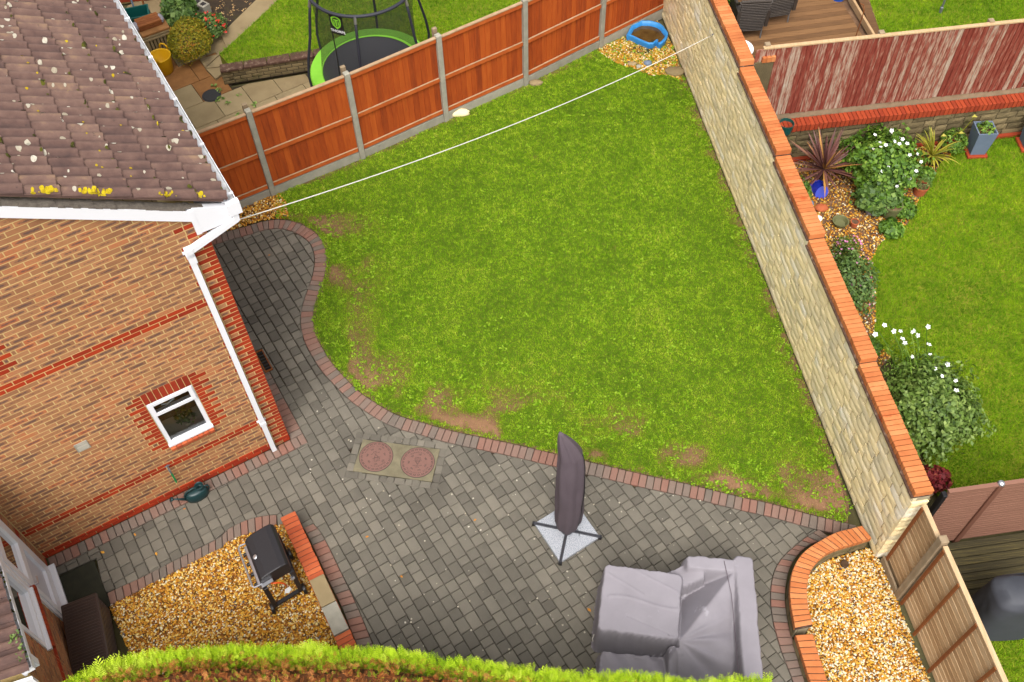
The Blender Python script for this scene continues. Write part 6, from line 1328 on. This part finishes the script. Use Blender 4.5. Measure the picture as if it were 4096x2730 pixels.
f1 = shrub('fuchsia_bush', (5.46,10.0,.25), (.36,.66,.36), 2600, .034, 'leaf_dk', 'green bush with small pink buds along the stone wall', aspect=.5, seed=14, bumps=.5, shell=.4); p, d_, rr = blob_points((5.5,10.0,.28), (.32,.6,.36), 40, seed=2, shell=.97); flowers(f1, p[p[:,2] > .3], .018, 'petal_p', 4, False)
f2 = shrub('pink_flowers', (5.62,10.78,.10), (.25,.22,.16), 700, .022, 'leaf', 'low green tuft with tiny pink flowers on the gravel bed', aspect=.25, seed=18); p, d_, rr = blob_points((5.62,10.78,.14), (.24,.2,.14), 22, seed=3, shell=.95); flowers(f2, p, .02, 'petal_p', 5, False)
shrub('fern_tuft', (5.10,12.0,.16), (.16,.3,.2), 700, .03, 'leaf', 'bright green feathery tuft growing against the wall coping', aspect=.3, seed=19); shrub('grassy_tuft', (5.30,9.25,.10), (.2,.28,.16), 500, .04, 'leaf_dk', 'spiky dark tuft between the two bushes along the wall', aspect=.15, seed=20)
shrub('geranium_tuft', (6.75,11.55,.12), (.22,.24,.2), 600, .035, 'leaf', 'small green and red leaved plant right of the olive pot', aspect=.7, seed=24); shrub('low_ivy', (6.45,11.15,.08), (.2,.2,.12), 350, .045, 'leaf', 'low leafy plant at the lawn edge below the olive pot', aspect=.8, seed=25); shrub('edging_plant', (7.35,12.35,.10), (.16,.16,.16), 260, .04, 'leaf', 'small leafy sprig beside the strap plant at the lawn edge', aspect=.6, seed=26)
a1 = shrub('rose_bush', (6.08,7.45,.38), (.66,.76,.5), 6500, .038, 'leaf_rose', 'large green bush topped by tall white flowers beside the wall', aspect=.55, seed=30, bumps=.55, shell=.4)
FLW = [(5.33,8.40,1.0),(5.54,8.40,1.0),(5.65,8.40,1.02),(5.80,8.46,1.0),(5.86,8.37,1.0),(6.03,8.41,1.0),(5.60,8.22,1.0),(5.66,8.2,.98),(6.01,8.22,1.0),(6.04,7.99,1.02),(6.20,7.88,1.0),(6.05,7.58,1.02),(6.11,7.31,.98),(5.95,7.8,.95),(5.75,8.0,.95),(6.25,7.6,.95),(5.52,8.55,.98),(5.9,8.5,.95)]
flowers(a1, [(p[0]+random.uniform(-.05,.05),p[1]+random.uniform(-.05,.05),p[2]+random.uniform(-.1,.03)) for p in FLW], .036, 'petal_w', 5); m = MB()
for p in FLW: b = (p[0]*.5+6.0*.5, p[1]*.5+7.5*.5, .45); m.tube([b, ((p[0]+b[0])/2, (p[1]+b[1])/2, .82), (p[0],p[1],p[2]-.01)], .005, 4)
m.build('flower_stems', X_['leaf'], a1)
p, d_, rr = blob_points((5.85,8.15,.45), (.4,.42,.45), 500, seed=3); V, F = leaf_cloud(p, .03, .3, d_); raw('airy_foliage', V, F, np.repeat(RNG.uniform(.4,1,len(p)),4), X_['leaf'], a1)
shrub('heuchera', (5.86,6.42,.12), (.26,.2,.18), 800, .03, 'heuch', 'crimson leaved low plant at the end of the stone wall', aspect=.8, seed=33); shrub('border_weeds', (5.55,8.75,.08), (.15,.2,.12), 260, .035, 'leaf', 'small green weeds with pink blooms between the wall bushes', seed=34)
# --- near-right neighbour: dark decking and a covered grill
dkp = empty('mossy_deck', (6.5,5.1,.05)); tag(dkp, 'dark mossy grooved decking beyond the lap fence', 'deck')
for k in range(9):
    m = MB(); c = BF(1.2, .05, -.10-.0-k*.112); m.bbox((c[0], c[1], .06), (2.5,.104,.03), ((bfd[0],bfd[1],0),(bfn[0],bfn[1],0),(0,0,1)), .004)
    for j in range(4): c2 = BF(1.2,.0,-.06-k*.112-.027*j); m.box((c2[0],c2[1],.0765), (2.5,.010,.004), ((bfd[0],bfd[1],0),(bfn[0],bfn[1],0),(0,0,1)))
    m.build('deck_board', X_['deck_dk'], dkp)
gcv = empty('covered_grill', (6.2,4.5,.07), 'charcoal weather cover over a tall grill on the dark decking', 'covered grill'); V = []; F = []; nseg, nz_ = 40, 26
for iz in range(nz_):
    f = iz/(nz_-1); z = .075+f*1.02
    for k in range(nseg):
        a = 2*math.pi*k/nseg; e = 4; rx = (abs(math.cos(a))**e+abs(math.sin(a))**e)**(-1/e); s_ = (.36-.05*f)*(1 if f < .9 else 1-(f-.9)*3.0); fo = 1+.10*(fnoise(np.array([a*2+f*2]), np.array([f*3.+3]), 7)[0]-.5)*(.4+f); V.append((6.15+rx*s_*math.cos(a)*1.15*fo, 4.42+rx*s_*math.sin(a)*.78*fo, z+.05*(fnoise(np.array([a*1.5]), np.array([f*4]), 9)[0]-.5)*f))
for i in range(nz_-1):
    for k in range(nseg): F.append((i*nseg+k, i*nseg+(k+1) % nseg, (i+1)*nseg+(k+1) % nseg, (i+1)*nseg+k))
F.append(tuple((nz_-1)*nseg+k for k in range(nseg))); m = MB(); m.add(V, F); m.build('cover_cloth', X_['greycov'], gcv, smooth=True)
m = MB(); m.tube([(5.87,4.6,.98),(6.0,4.68,.9),(6.3,4.72,.85)], .012, 5); m.build('cover_hem', X_['greycov'], gcv)
# --- upper right: raised deck, chairs, table
m = MB(); m.hexa([(3.75,13.75,-.05),(12.5,14.6,-.05),(12.5,24,-.05),(3.2,24,-.05),(3.75,13.75,.80),(12.5,14.6,.80),(12.5,24,.80),(3.2,24,.80)]); tag(m.build('raised_terrace', X_['soil'], None, (0,0,0)), kind='structure')
m = MB(); m.hexa([(7.03,14.5,.8),(12.4,14.9,.8),(12.4,20,.8),(7.03,20,.8),(7.03,14.5,.899),(12.4,14.9,.899),(12.4,20,.899),(7.03,20,.899)]); tag(m.build('turf_terrace', X_['soil'], None, (0,0,0)), kind='structure')
dk = empty('timber_deck', (5.4,15.5,.8), 'brown timber board deck on the raised terrace', 'deck'); dku = np.array((math.cos(rad(9)), math.sin(rad(9)))); dkn = np.array((-dku[1], dku[0]))
for k in range(26):
    c = np.array((5.35,13.95))+dkn*(k*.128); m = MB(); m.bbox((c[0], c[1], .845), (3.1,.122,.03), ((dku[0],dku[1],0),(dkn[0],dkn[1],0),(0,0,1)), .004); m.build('deck_board', X_['deck'], dk)
sl = empty('sleeper_edge', (6.85,15.7,.8), 'pale timber sleeper edging between deck and grass', 'edging')
for a, b, w_ in (((6.86,15.08),(6.70,16.25),.07),((6.70,16.27),(6.66,17.3),.07)): a, b = np.array(a), np.array(b); t_ = (b-a)/np.linalg.norm(b-a); c = (a+b)/2; m = MB(); m.bbox((c[0],c[1],.93), (np.linalg.norm(b-a),.05,.14), ((t_[0],t_[1],0),(-t_[1],t_[0],0),(0,0,1)), .006); m.build('sleeper', X_['wood'], sl)
m = MB(); m.hexa([(6.90,15.05,.801),(7.03,15.07,.801),(7.02,17.4,.801),(6.80,17.4,.801),(6.90,15.05,.92),(7.03,15.07,.92),(7.02,17.4,.92),(6.80,17.4,.92)]); m.build('edging_board', X_['deck'], sl)
def wicker_chair(c, rot, lab, rotl=0):
    t = empty('wicker_chair', (c[0],c[1],.86), lab, 'chair', 'dark wicker armchairs on the deck'); ca, sa = math.cos(rot), math.sin(rot)
    def W(a, b, z): return np.array((c[0]+a*ca-b*sa, c[1]+a*sa+b*ca, .86+z))        # b: forward, a: sideways
    def slab_(p, q_, th, name, matl='wicker'):
        m = MB(); m.hexa([W(*v) for v in p]); 
        o = m.build(name, X_[matl], t); return o
    bk = [( -.23,-.27,.16),(.23,-.27,.16),(.22,-.23,.16),(-.22,-.23,.16),(-.27,-.38,.86),(.27,-.38,.86),(.26,-.33,.86),(-.26,-.33,.86)]; slab_(bk,0,0,'backrest')
    m = MB()
    for k in range(17): z = .19+k*.040; f = (z-.16)/.70; y_ = -.272-.11*f; hw_ = .232+.038*f; m.tube([W(-hw_,y_-.004,z),W(hw_,y_-.004,z)], .011, 5)
    m.build('back_weave', X_['wicker'], t)
    for s_ in (-1, 1):
        slab_([(s_*.27-.03,-.34,.30),(s_*.27+.03,-.34,.30),(s_*.27+.03,.25,.30),(s_*.27-.03,.25,.30),(s_*.27-.03,-.36,.66),(s_*.27+.03,-.36,.66),(s_*.27+.03,.25,.62),(s_*.27-.03,.25,.62)],0,0,'armrest')
        m = MB(); m.tube([W(s_*.27,-.37,.86),W(s_*.285,-.2,.72),W(s_*.285,.25,.63)], .028, 8); m.build('arm_rim', X_['wicker'], t)
        for y_ in (-.25,.22): m = MB(); m.tube([W(s_*.235,y_,.34),W(s_*.235,y_-.02,.0)], .014, 6); m.build('leg', X_['metalgrey'], t)
    slab_([(-.24,-.25,.34),(.24,-.25,.34),(.25,.25,.34),(-.25,.25,.34),(-.24,-.25,.42),(.24,-.25,.42),(.25,.25,.42),(-.25,.25,.42)],0,0,'seat')
    m = MB(); m.tube([W(-.27,-.36,.87),W(.27,-.36,.87)], .03, 8); m.build('top_rim', X_['wicker'], t); return t
wicker_chair((4.56,15.55), rad(2), 'dark wicker armchair nearest the orange wall coping'); wicker_chair((5.12,15.95), rad(10), 'dark wicker armchair farther along the deck, second from the wall')
rt = empty('round_table', (4.26,14.45,.86), 'small round white table behind the orange coping', 'table'); m = MB(); m.lathe([(.0,.41),(.25,.41),(.255,.425),(.25,.44),(0,.44)], (4.22,14.47,.86), 32); m.build('table_top', X_['petal_w'], rt); m = MB(); m.tube([(4.22,14.47,.86),(4.22,14.47,1.27)], .03, 10); m.lathe([(.16,0),(.16,.02),(.03,.04)], (4.22,14.47,.86), 20); m.build('pedestal', X_['metalgrey'], rt)
def bucket(c, r, h, matl, lab, grp='blue tubs on the deck'):
    t = empty('bucket', c, lab, 'bucket', grp); m = MB(); m.lathe([(r*.8,0),(r,h),(r*1.06,h),(r*.95,h-.01),(r*.78,.02),(0,.015)], c, 22); m.build('tub', X_[matl], t); m = MB(); m.tube([(c[0]-r,c[1],c[2]+h-.02),(c[0],c[1]-r*.6,c[2]+h*.7),(c[0]+r,c[1],c[2]+h-.02)], .006, 5); m.build('bail', X_['metalgrey'], t)
bucket((6.50,16.40,.86), .15, .26, 'bluecap', 'bright blue bucket on the deck by the sleeper'); bucket((6.27,16.55,.86), .12, .2, 'green', 'dark teal bucket partly hidden beside the blue bucket')
hk = empty('shepherd_hook', (6.46,14.93,.86), 'thin rusty metal hook standing on the deck edge', 'hook'); m = MB(); m.tube([(6.44,14.93,.86),(6.46,14.95,1.3),(6.47,14.97,1.62),(6.44,15.0,1.72),(6.38,15.02,1.74)], .009, 6); m.build('rod', X_['batten'], hk)
pl = empty('washing_pole', (8.29,15.80,.90), 'thin grey metal pole rising from the upper grass', 'pole'); m = MB(); m.tube([(8.29,15.80,.9),(8.29,15.80,2.6)], .02, 8); m.build('tube', X_['metalgrey'], pl); m = MB(); m.lathe([(.03,0),(.03,.12),(.02,.13)], (8.29,15.80,.9), 10); m.build('socket', X_['metalgrey'], pl)
shrub('red_leaf_shrub', (4.05,15.9,1.25), (.22,.3,.45), 500, .045, 'leaf', 'green shrub with reddish tips between wall and wicker chair', seed=44, base=.8)
m = MB(); m.lathe([(.10,0),(.13,.2),(.12,.2),(.1,.02)], (4.86,12.93,.70), 14); tag(m.build('folded_sheet', X_['green'], None, (4.86,12.93,.70)), 'teal plastic tub on the low wall beside the coping', 'tub')
# --- upper left neighbour: slabs, raised lawn, trampoline, clutter
NP_ = [(-9,13.2),(-7.5,19.5),(-5.3,19.5),(-5.3,15.45),(-3.0,15.95),(-.3,15.9),(2.2,17.3),(1.95,16.40),(-4.2,12.68),(-6.0,11.7),(-8.3,12)]
npv = empty('neighbour_slab_patio', (-5.5,15,0)); npv['kind'] = 'structure'; sheet('slab_bed', NP_, -.03, X_['joint'], npv, None)
su, sv = fd, np.array((-fd[1], fd[0])); NPA = np.array(NP_); o_ = np.array((-5.76,15.035)); lst, rust = [], []
for i in range(-8, 12):
    for j in range(-8, 9):
        w_ = .60; off = .3 if j % 2 else 0; c = o_+su*(i*w_+off*.6)+sv*(j*.62); qd = [c, c+su*w_, c+su*w_+sv*.62, c+sv*.62]
        if not inside(np.array([c+su*.3+sv*.3]), NPA)[0]: continue
        pol = clip_convex(NP_, qd)
        if len(pol) < 3 or area(pol) < .01: continue
        q = MB(); q.prism(pol, -.06, random.uniform(-.003,.003), .005, None, .004, .005); cc = c+su*.3+sv*.3; (rust if (cc[0] < -5.6 and cc[1] > 15.35 and cc[1] < 16.3) else lst).append(q)
pieces('paving_slab', lst, X_['slab'], npv, 300); pieces('rusty_slab', rust, X_['slab_rust'], npv, 300)
for k, (a, b, c) in enumerate((((-5.86,15.97),(-6.03,16.26),(-5.60,16.40)),((-5.86,15.95),(-5.59,16.39),(-5.36,16.03)),((-5.85,15.94),(-5.35,16.0),(-5.60,15.62)))): m = MB(); m.prism([a,b,c], .001, .055, .005, None, 0, .006); m.build('corner_slab', X_['slab'], npv)
m = MB(); m.lathe([(.16,.0),(.16,.012),(.15,.016),(0,.016)], (-5.63,15.20,.002), 28); m.lathe([(.185,0),(.185,.006),(.162,.007),(.162,0)], (-5.63,15.20,.0015), 28); tag(m.build('round_drain_lid', X_['iron'], None, (-5.63,15.20,0)), 'round black drain lid in the neighbour slabs', 'drain lid')
rosettes('crack_weeds', np.array([(-5.45,15.1),(-5.5,15.33),(-5.62,15.5),(-5.28,14.95),(-5.5,15.02),(-5.0,14.6),(-4.75,14.9),(-5.1,15.2)]), .04, .07, .0, X_['leaf_rose'], 12, 'tufts of weed in the neighbour slab joints')
UL = [(-5.26,15.66),(-5.52,16.03),(-5.38,16.24),(-4.99,16.91),(-4.0,18.7),(-2,20.5),(2.6,20.5),(2.5,18.0),(1.0,16.9),(-.3,16.0),(-1.35,15.55),(-2.0,16.2),(-3.3,16.05),(-4.4,15.80)]
m = MB(); m.prism(UL, -.05, .325, 0); tag(m.build('raised_lawn_bank', X_['turf_g'], None, (0,0,0)), kind='structure'); lawn_fill('grass', UL, 3600, .326, 'lush grass of the raised left neighbour lawn', X_['grass_r'])
rw = empty('retaining_wall', (-4.4,15.7,0), 'low dark brick retaining wall in front of the raised lawn', 'wall'); ra, rb = np.array((-5.42,15.50)), np.array((-2.9,16.02)); rd_ = (rb-ra)/np.linalg.norm(rb-ra); rn = np.array((-rd_[1], rd_[0])); rL = np.linalg.norm(rb-ra)
def RW(t, w, e): p = ra+rd_*t+rn*e; return np.array((p[0],p[1],w))
m = MB(); m.hexa([RW(0,-.02,.01),RW(rL,-.02,.01),RW(rL,-.02,.16),RW(0,-.02,.16),RW(0,.30,.01),RW(rL,.30,.01),RW(rL,.30,.16),RW(0,.30,.16)]); m.build('wall_core', X_['joint'], rw); lst = []
for r_ in range(4):
    t = -.11*(r_ % 2)
    while t < rL: q = MB(); q.bbox(RW(max(t,.0)+.107, r_*.075+.038, .03), (.214,.06,.062), ((rd_[0],rd_[1],0),(rn[0],rn[1],0),(0,0,1)), .006); lst.append(q); t += .225
pieces('brick', lst, X_['stone_dk'], rw, 300)
for k in range(6): m = MB(); m.bbox(RW(.22+k*.45, .327, .08), (.44,.21,.05), ((rd_[0],rd_[1],0),(rn[0],rn[1],0),(0,0,1)), .006); m.build('coping_slab', X_['creasing'], rw)
sheet('soil_border', [(-6.5,17.2),(-5.70,17.03),(-5.1,18.2),(-4.6,19.3),(-6.9,19.3)], .01, X_['joint']); m = MB(); m.prism([(-5.70,17.0),(-5.40,16.28),(-4.99,16.95),(-4.0,18.72),(-4.5,19.2),(-5.15,18.05)], -.03, .05, .004); tag(m.build('concrete_path', X_['slab'], None, (0,0,0)), kind='structure')
rosettes('border_litter', scatter([(-6.3,17.3),(-5.75,17.15),(-5.1,18.2),(-4.7,19.2),(-6.3,19.2)], 60), .02, .05, .015, X_['drygrass'], 5, 'pale leaf litter on the dark soil border', 'litter')
# trampoline
tc = np.array((-2.47,15.13)); tr_ = empty('trampoline', (*tc, 0), 'round trampoline with black net and lime green pad behind the orange fence', 'trampoline'); TZ = .60
m = MB(); m.lathe([(.90,TZ+.015),(1.12,TZ+.03),(1.15,TZ-.02),(1.15,TZ-.05),(.90,TZ-.01)], (*tc,0), 64, caps=False); m.build('edge_pad', X_['lime'], tr_)
m = MB(); m.lathe([(0,TZ-.02),(.92,TZ+.002),(.93,TZ+.002),(.93,TZ-.01)], (*tc,0), 64); m.build('jumping_mat', X_['tramp'], tr_)
m = MB(); R0 = 1.10; m.tube([(tc[0]+R0*math.cos(a), tc[1]+R0*math.sin(a), TZ-.05) for a in np.linspace(0,6.2832,49)], .022, 8, caps=False); m.build('frame_ring', X_['foam'], tr_)
m = MB(); RT = .93; ring = [(tc[0]+RT*math.cos(a)+.06, tc[1]+RT*math.sin(a)-.0, 2.42) for a in np.linspace(0,6.2832,65)]; m.tube(ring, .030, 10, caps=False); m.build('top_ring', X_['foam'], tr_, smooth=True)
for k in range(6):
    a = rad(-92+60*k); ca, sa = math.cos(a), math.sin(a); P = lambda r, z: (tc[0]+r*ca+.06*(z/2.6), tc[1]+r*sa, z)
    m = MB(); m.tube([P(RT+.01,2.40),P(RT+.06,2.15),P(1.06,1.7),P(1.17,1.25),P(1.22,.9),P(1.20,.6),P(1.15,.3),P(1.12,.02)], .024, 8); m.build('net_pole', X_['foam'], tr_, smooth=True)
    m = MB(); m.tube([P(RT+.01,2.42),P(RT+.04,2.30)], .027, 8); m.build('pole_joint', X_['steel'], tr_)
    a2 = a+rad(60); m = MB(); m.tube([P(1.12,.03),(tc[0]+1.12*math.cos((a+a2)/2), tc[1]+1.12*math.sin((a+a2)/2), .03),(tc[0]+1.12*math.cos(a2), tc[1]+1.12*math.sin(a2), .03)], .018, 6); m.build('foot_bar', X_['foam'], tr_)
nm = bpy.data.materials.new('fine_black_net'); nm.use_nodes = True; nb_ = nm.node_tree.nodes; nb_['Principled BSDF'].inputs['Base Color'].default_value = (.02,.02,.02,1); nt1 = nb_.new('ShaderNodeBsdfTransparent'); nmx = nb_.new('ShaderNodeMixShader'); nmx.inputs[0].default_value = .42
nm.node_tree.links.new(nt1.outputs[0], nmx.inputs[1]); nm.node_tree.links.new(nb_['Principled BSDF'].outputs[0], nmx.inputs[2]); nm.node_tree.links.new(nmx.outputs[0], nb_['Material Output'].inputs[0])
V = []; F = []; ns = 72
for z, r_ in ((TZ+.03,.93),(1.2,.87),(1.8,.86),(2.40,.90)):
    for k in range(ns): a = 2*math.pi*k/ns; V.append((tc[0]+r_*math.cos(a)+.06*(z/2.6), tc[1]+r_*math.sin(a), z))
for i in range(3):
    for k in range(ns): F.append((i*ns+k, i*ns+(k+1) % ns, (i+1)*ns+(k+1) % ns, (i+1)*ns+k))
m = MB(); m.add(V, F); m.build('safety_net', nm, tr_, smooth=True)
def netp(a, z, r_=.91): return np.array((tc[0]+r_*math.cos(a)+.06*(z/2.6), tc[1]+r_*math.sin(a), z))
ab = rad(-117); m = MB(); m.tube([netp(ab-.10,2.35,.905),netp(ab-.10,1.4,.88),netp(ab-.09,.70,.93)], .010, 5); m.build('entrance_zip', X_['blackpl'], tr_)
b4 = [netp(ab-.10,2.38,.92), netp(ab+.18,2.38,.92), netp(ab+.18,1.98,.90), netp(ab-.10,1.98,.90)]; m = MB(); m.add(b4, [(3,2,1,0)]); ban = m.build('logo_banner', X_['blackpl'], tr_)
bxv = (b4[1]-b4[0]); byv = (b4[0]-b4[3]); bn = np.cross(bxv, byv); bn /= np.linalg.norm(bn); 
def BN(x, y): return tuple(b4[3]+bxv*x+byv*y+bn*.008)
def poly_band(m, outer, inner):
    n = len(outer); m.add([BN(*p) for p in outer]+[BN(*p) for p in inner], [(i, (i+1) % n, n+(i+1) % n, n+i) for i in range(n)])
m = MB(); sh = [(.5,.98),(.72,.94),(.86,.86),(.86,.62),(.78,.46),(.5,.30),(.22,.46),(.14,.62),(.14,.86),(.28,.94)]; shi = [(.5+(x-.5)*.72, .66+(y-.66)*.74) for x, y in sh]; poly_band(m, sh, shi)
for pts4 in (((.30,.80),(.70,.80),(.70,.74),(.30,.74)),((.45,.74),(.55,.74),(.55,.44),(.45,.46)),((.30,.70),(.38,.70),(.38,.50),(.30,.55)),((.62,.70),(.70,.70),(.70,.55),(.62,.50))): m.add([BN(*p) for p in pts4], [(0,1,2,3)])
m.build('shield_emblem', X_['lime'], ban)
Mx = Matrix((Vector(bxv).normalized(), Vector(byv).normalized(), Vector(bn))).transposed().to_4x4(); Mx.translation = Vector(BN(.52,.18)); me = text_mesh('banner_text', 'THORPE', .075, Mx, X_['petal_w'], tr_, .001); join_meshes('banner_text', [me], X_['petal_w'], ban)
m = MB(); q0 = netp(ab-.09,.98,.93); m.tube([q0, q0+np.array((.0,-.06,-.15)), q0+np.array((-.02,-.08,-.33))], .008, 5); m.tube([q0, q0+np.array((.05,-.04,-.12)), q0+np.array((.06,-.06,-.30))], .008, 5); m.build('net_cord', X_['lime'], tr_); m = MB(); m.lathe([(.018,0),(.018,.03),(0,.035)], q0, 8); m.build('cord_toggle', X_['petal_r'], tr_)
# clutter
tb_ = empty('trug_tub', (-6.66,15.97,0), 'yellow rubber garden tub with two handles on the slabs', 'tub'); m = MB(); c = (-6.66,15.97,.003); m.lathe([(.15,0),(.17,.02),(.215,.36),(.222,.38),(.21,.385),(.20,.36),(.155,.05),(0,.04)], c, 32); m.build('tub_wall', X_['yellow'], tb_, smooth=True)
for a in (rad(75), rad(255)): ca, sa = math.cos(a), math.sin(a); m = MB(); m.tube([(c[0]+.215*ca-.085*sa*s, c[1]+.215*sa+.085*ca*s, .37+h) for s, h in ((-1,0),(-.85,.08),(-.4,.125),(.4,.125),(.85,.08),(1,0))], .017, 8); m.build('handle', X_['yellow'], tb_, smooth=True)
bs = empty('slab_stack', (-6.85,16.55,0), 'stack of buff paving slabs stood on edge with slabs laid on top', 'slab stack'); bxu = np.array((.87,.49)); bxn = np.array((-.49,.87)); bax_ = ((bxu[0],bxu[1],0),(bxn[0],bxn[1],0),(0,0,1)); c0_ = np.array((-6.86,16.62))
for k in range(7): p = c0_+bxu*(-.21+k*.068); m = MB(); m.bbox((p[0],p[1],.225), (.05,.48,.45), bax_, .006); m.build('standing_slab', X_['slab'], bs)
for k in range(3): p = c0_+bxu*random.uniform(-.02,.02); m = MB(); m.bbox((p[0],p[1],.478+k*.05), (.62-.03*k,.52-.02*k,.045), bax_, .006); m.build('flat_slab', X_['slab_rust' if k == 2 else 'slab'], bs)
wp = empty('wood_pack', (-6.88,16.68,.6), 'shrink wrapped pack of wooden boards on top of the slab stack', 'wood pack')
for k in range(4):
    for j in range(2): p = c0_+bxn*(.0+k*.075-.06)+bxu*(-.03); m = MB(); m.bbox((p[0],p[1],.63+j*.06), (.46,.07,.055), bax_, .005); m.build('board', X_['batten'], wp)
m = MB(); 
for s in (-1,1): p = c0_+bxn*.05+bxu*(s*.24-.03); m.lathe([(.03,-.12),(.06,-.06),(.065,0),(.055,.07),(.02,.12)], (p[0],p[1],.66), 10, ((0,0,1),(bxu[0],bxu[1],0),(bxn[0],bxn[1],0)))
m.build('plastic_wrap', X_['cover'], wp)
cr = empty('recycling_crate', (-7.40,17.36,0), 'open dark green plastic crate behind the slab stack', 'crate'); m = MB(); ca_ = ((.96,.28),(-.28,.96)); V = []; cc = np.array((-7.40,17.36))
for hx_, hy_, z in ((.20,.14,0),(.26,.18,.36),(.275,.195,.36),(.275,.195,.385),(.245,.165,.385),(.19,.13,.03)): V += [(*(cc+np.array(ca_[0])*hx_*a+np.array(ca_[1])*hy_*b), z) for a, b in ((-1,-1),(1,-1),(1,1),(-1,1))]
F = [(i*4+k, i*4+(k+1) % 4, (i+1)*4+(k+1) % 4, (i+1)*4+k) for i in range(5) for k in range(4)]+[(3,2,1,0),(20,21,22,23)]; m.add(V, F); m.build('crate_shell', X_['green'], cr)
m = MB(); 
for s in (-1,1): p = cc+np.array(ca_[0])*.27*s; m.box((p[0],p[1],.33),(.03,.12,.03),((*ca_[0],0),(*ca_[1],0),(0,0,1)))
m.build('crate_grip', X_['green'], cr)
shrub('golden_bush', (-6.15,16.45,.28), (.42,.52,.46), 6500, .022, 'leaf_gold', 'round golden green clipped bush beside the yellow tub', aspect=.5, seed=50, bumps=.16, shell=.75)
shrub('leafy_plant', (-6.5,17.35,.3), (.36,.36,.42), 1500, .06, 'leaf_dk', 'dark broad leaved plant behind the golden bush', aspect=.8, seed=51); rd2 = shrub('red_flower_plant', (-5.92,17.0,.2), (.38,.32,.3), 1800, .03, 'leaf_dk', 'dark green plant covered with red flowers at the border edge', aspect=.5, seed=52); p, d_, rr = blob_points((-5.9,16.95,.22), (.38,.32,.32), 70, seed=5, shell=.96); flowers(rd2, p[p[:,2] > .2], .024, 'petal_r', 5, False)
cbk = empty('concrete_block', (-6.2,17.85,0), 'grey hollow concrete block on the soil border', 'block'); m = MB(); ax9 = axes(rad(-38)); m.bbox((-6.2,17.85,.11),(.36,.18,.2),ax9,.006); m.build('block_body', X_['concrete'], cbk); m = MB()
for s in (-1,1): m.box((-6.2+s*.08*math.cos(rad(-38)),17.85+s*.08*math.sin(rad(-38)),.2105),(.10,.10,.006),ax9)
m.build('core_hole', X_['iron'], cbk)
nw = empty('neighbour_house_wall', (-6.8,18.2,0), 'red brick neighbour wall behind the pots at the top edge', 'wall'); nax = axes(rad(6)); m = MB(); m.box((-6.9,18.42,.6),(2.6,.1,1.3),nax); m.build('wall_core', X_['mortar'], nw); lst = []
for r_ in range(14):
    for j in range(11):
        x_ = -1.22+.225*j+(.1125 if r_ % 2 else 0); p = np.array((-6.9,18.36))+np.array((nax[0][0],nax[0][1]))*x_; q = MB(); q.bbox((p[0],p[1],.04+r_*.075),(.215,.06,.065),nax,.004); lst.append(q)
pieces('brick', lst, X_['cope_dull'], nw, 300)
pp = empty('white_drainpipe', (-7.0,18.2,0), 'white plastic pipe against the neighbour brick wall', 'pipe'); m = MB(); m.tube([(-6.92,18.18,0),(-6.95,18.22,1.2)], .035, 10); m.build('pipe', X_['pvc'], pp)
for k, (a, lab, mt) in enumerate((((-7.62,17.9), 'purple grey tool handle leaning behind the green crate', 'slate'), ((-7.42,17.95), 'brown wooden tool handle leaning behind the green crate', 'batten'))): t = empty('tool_handle', (*a,0), lab, 'tool handle'); m = MB(); m.tube([(a[0],a[1],0),(a[0]-.06,a[1]+.28,1.25)], .02, 8); m.build('shaft', X_[mt], t); m = MB(); m.tube([(a[0]-.05,a[1]+.24,1.05),(a[0]-.062,a[1]+.285,1.27)], .026, 8); m.build('grip', X_['blackpl'], t)
shrub('fence_sprig', (-5.05,12.28,.5), (.12,.22,.5), 420, .035, 'leaf', 'small green sprig against the orange fence by the gutter', aspect=.4, seed=60)
# plant on the inner window sill of the house, weeds in the gutter
p, d_, rr = blob_points(tuple(GW(1.2, ww0+.16, -.2)), (.14,.10,.16), 120, seed=8, zmin=1.0); V, F = leaf_cloud(p, .035, .7, d_); raw('houseplant', V, F, np.repeat(RNG.uniform(.2,.8,len(p)),4), X_['leaf_dk'], window)
wv = np.array([WG(random.uniform(2.25,2.6), 2.43, random.uniform(.0,.1)) for _ in range(60)]); V, F = leaf_cloud(wv+np.stack([np.zeros(60),np.zeros(60),RNG.uniform(0,.14,60)],1), .022, .5, np.tile((0,0,1.),(60,1))); raw('gutter_weed', V, F, np.repeat(RNG.uniform(.4,1,60),4), X_['leaf_dk'], wg, kind='stuff')
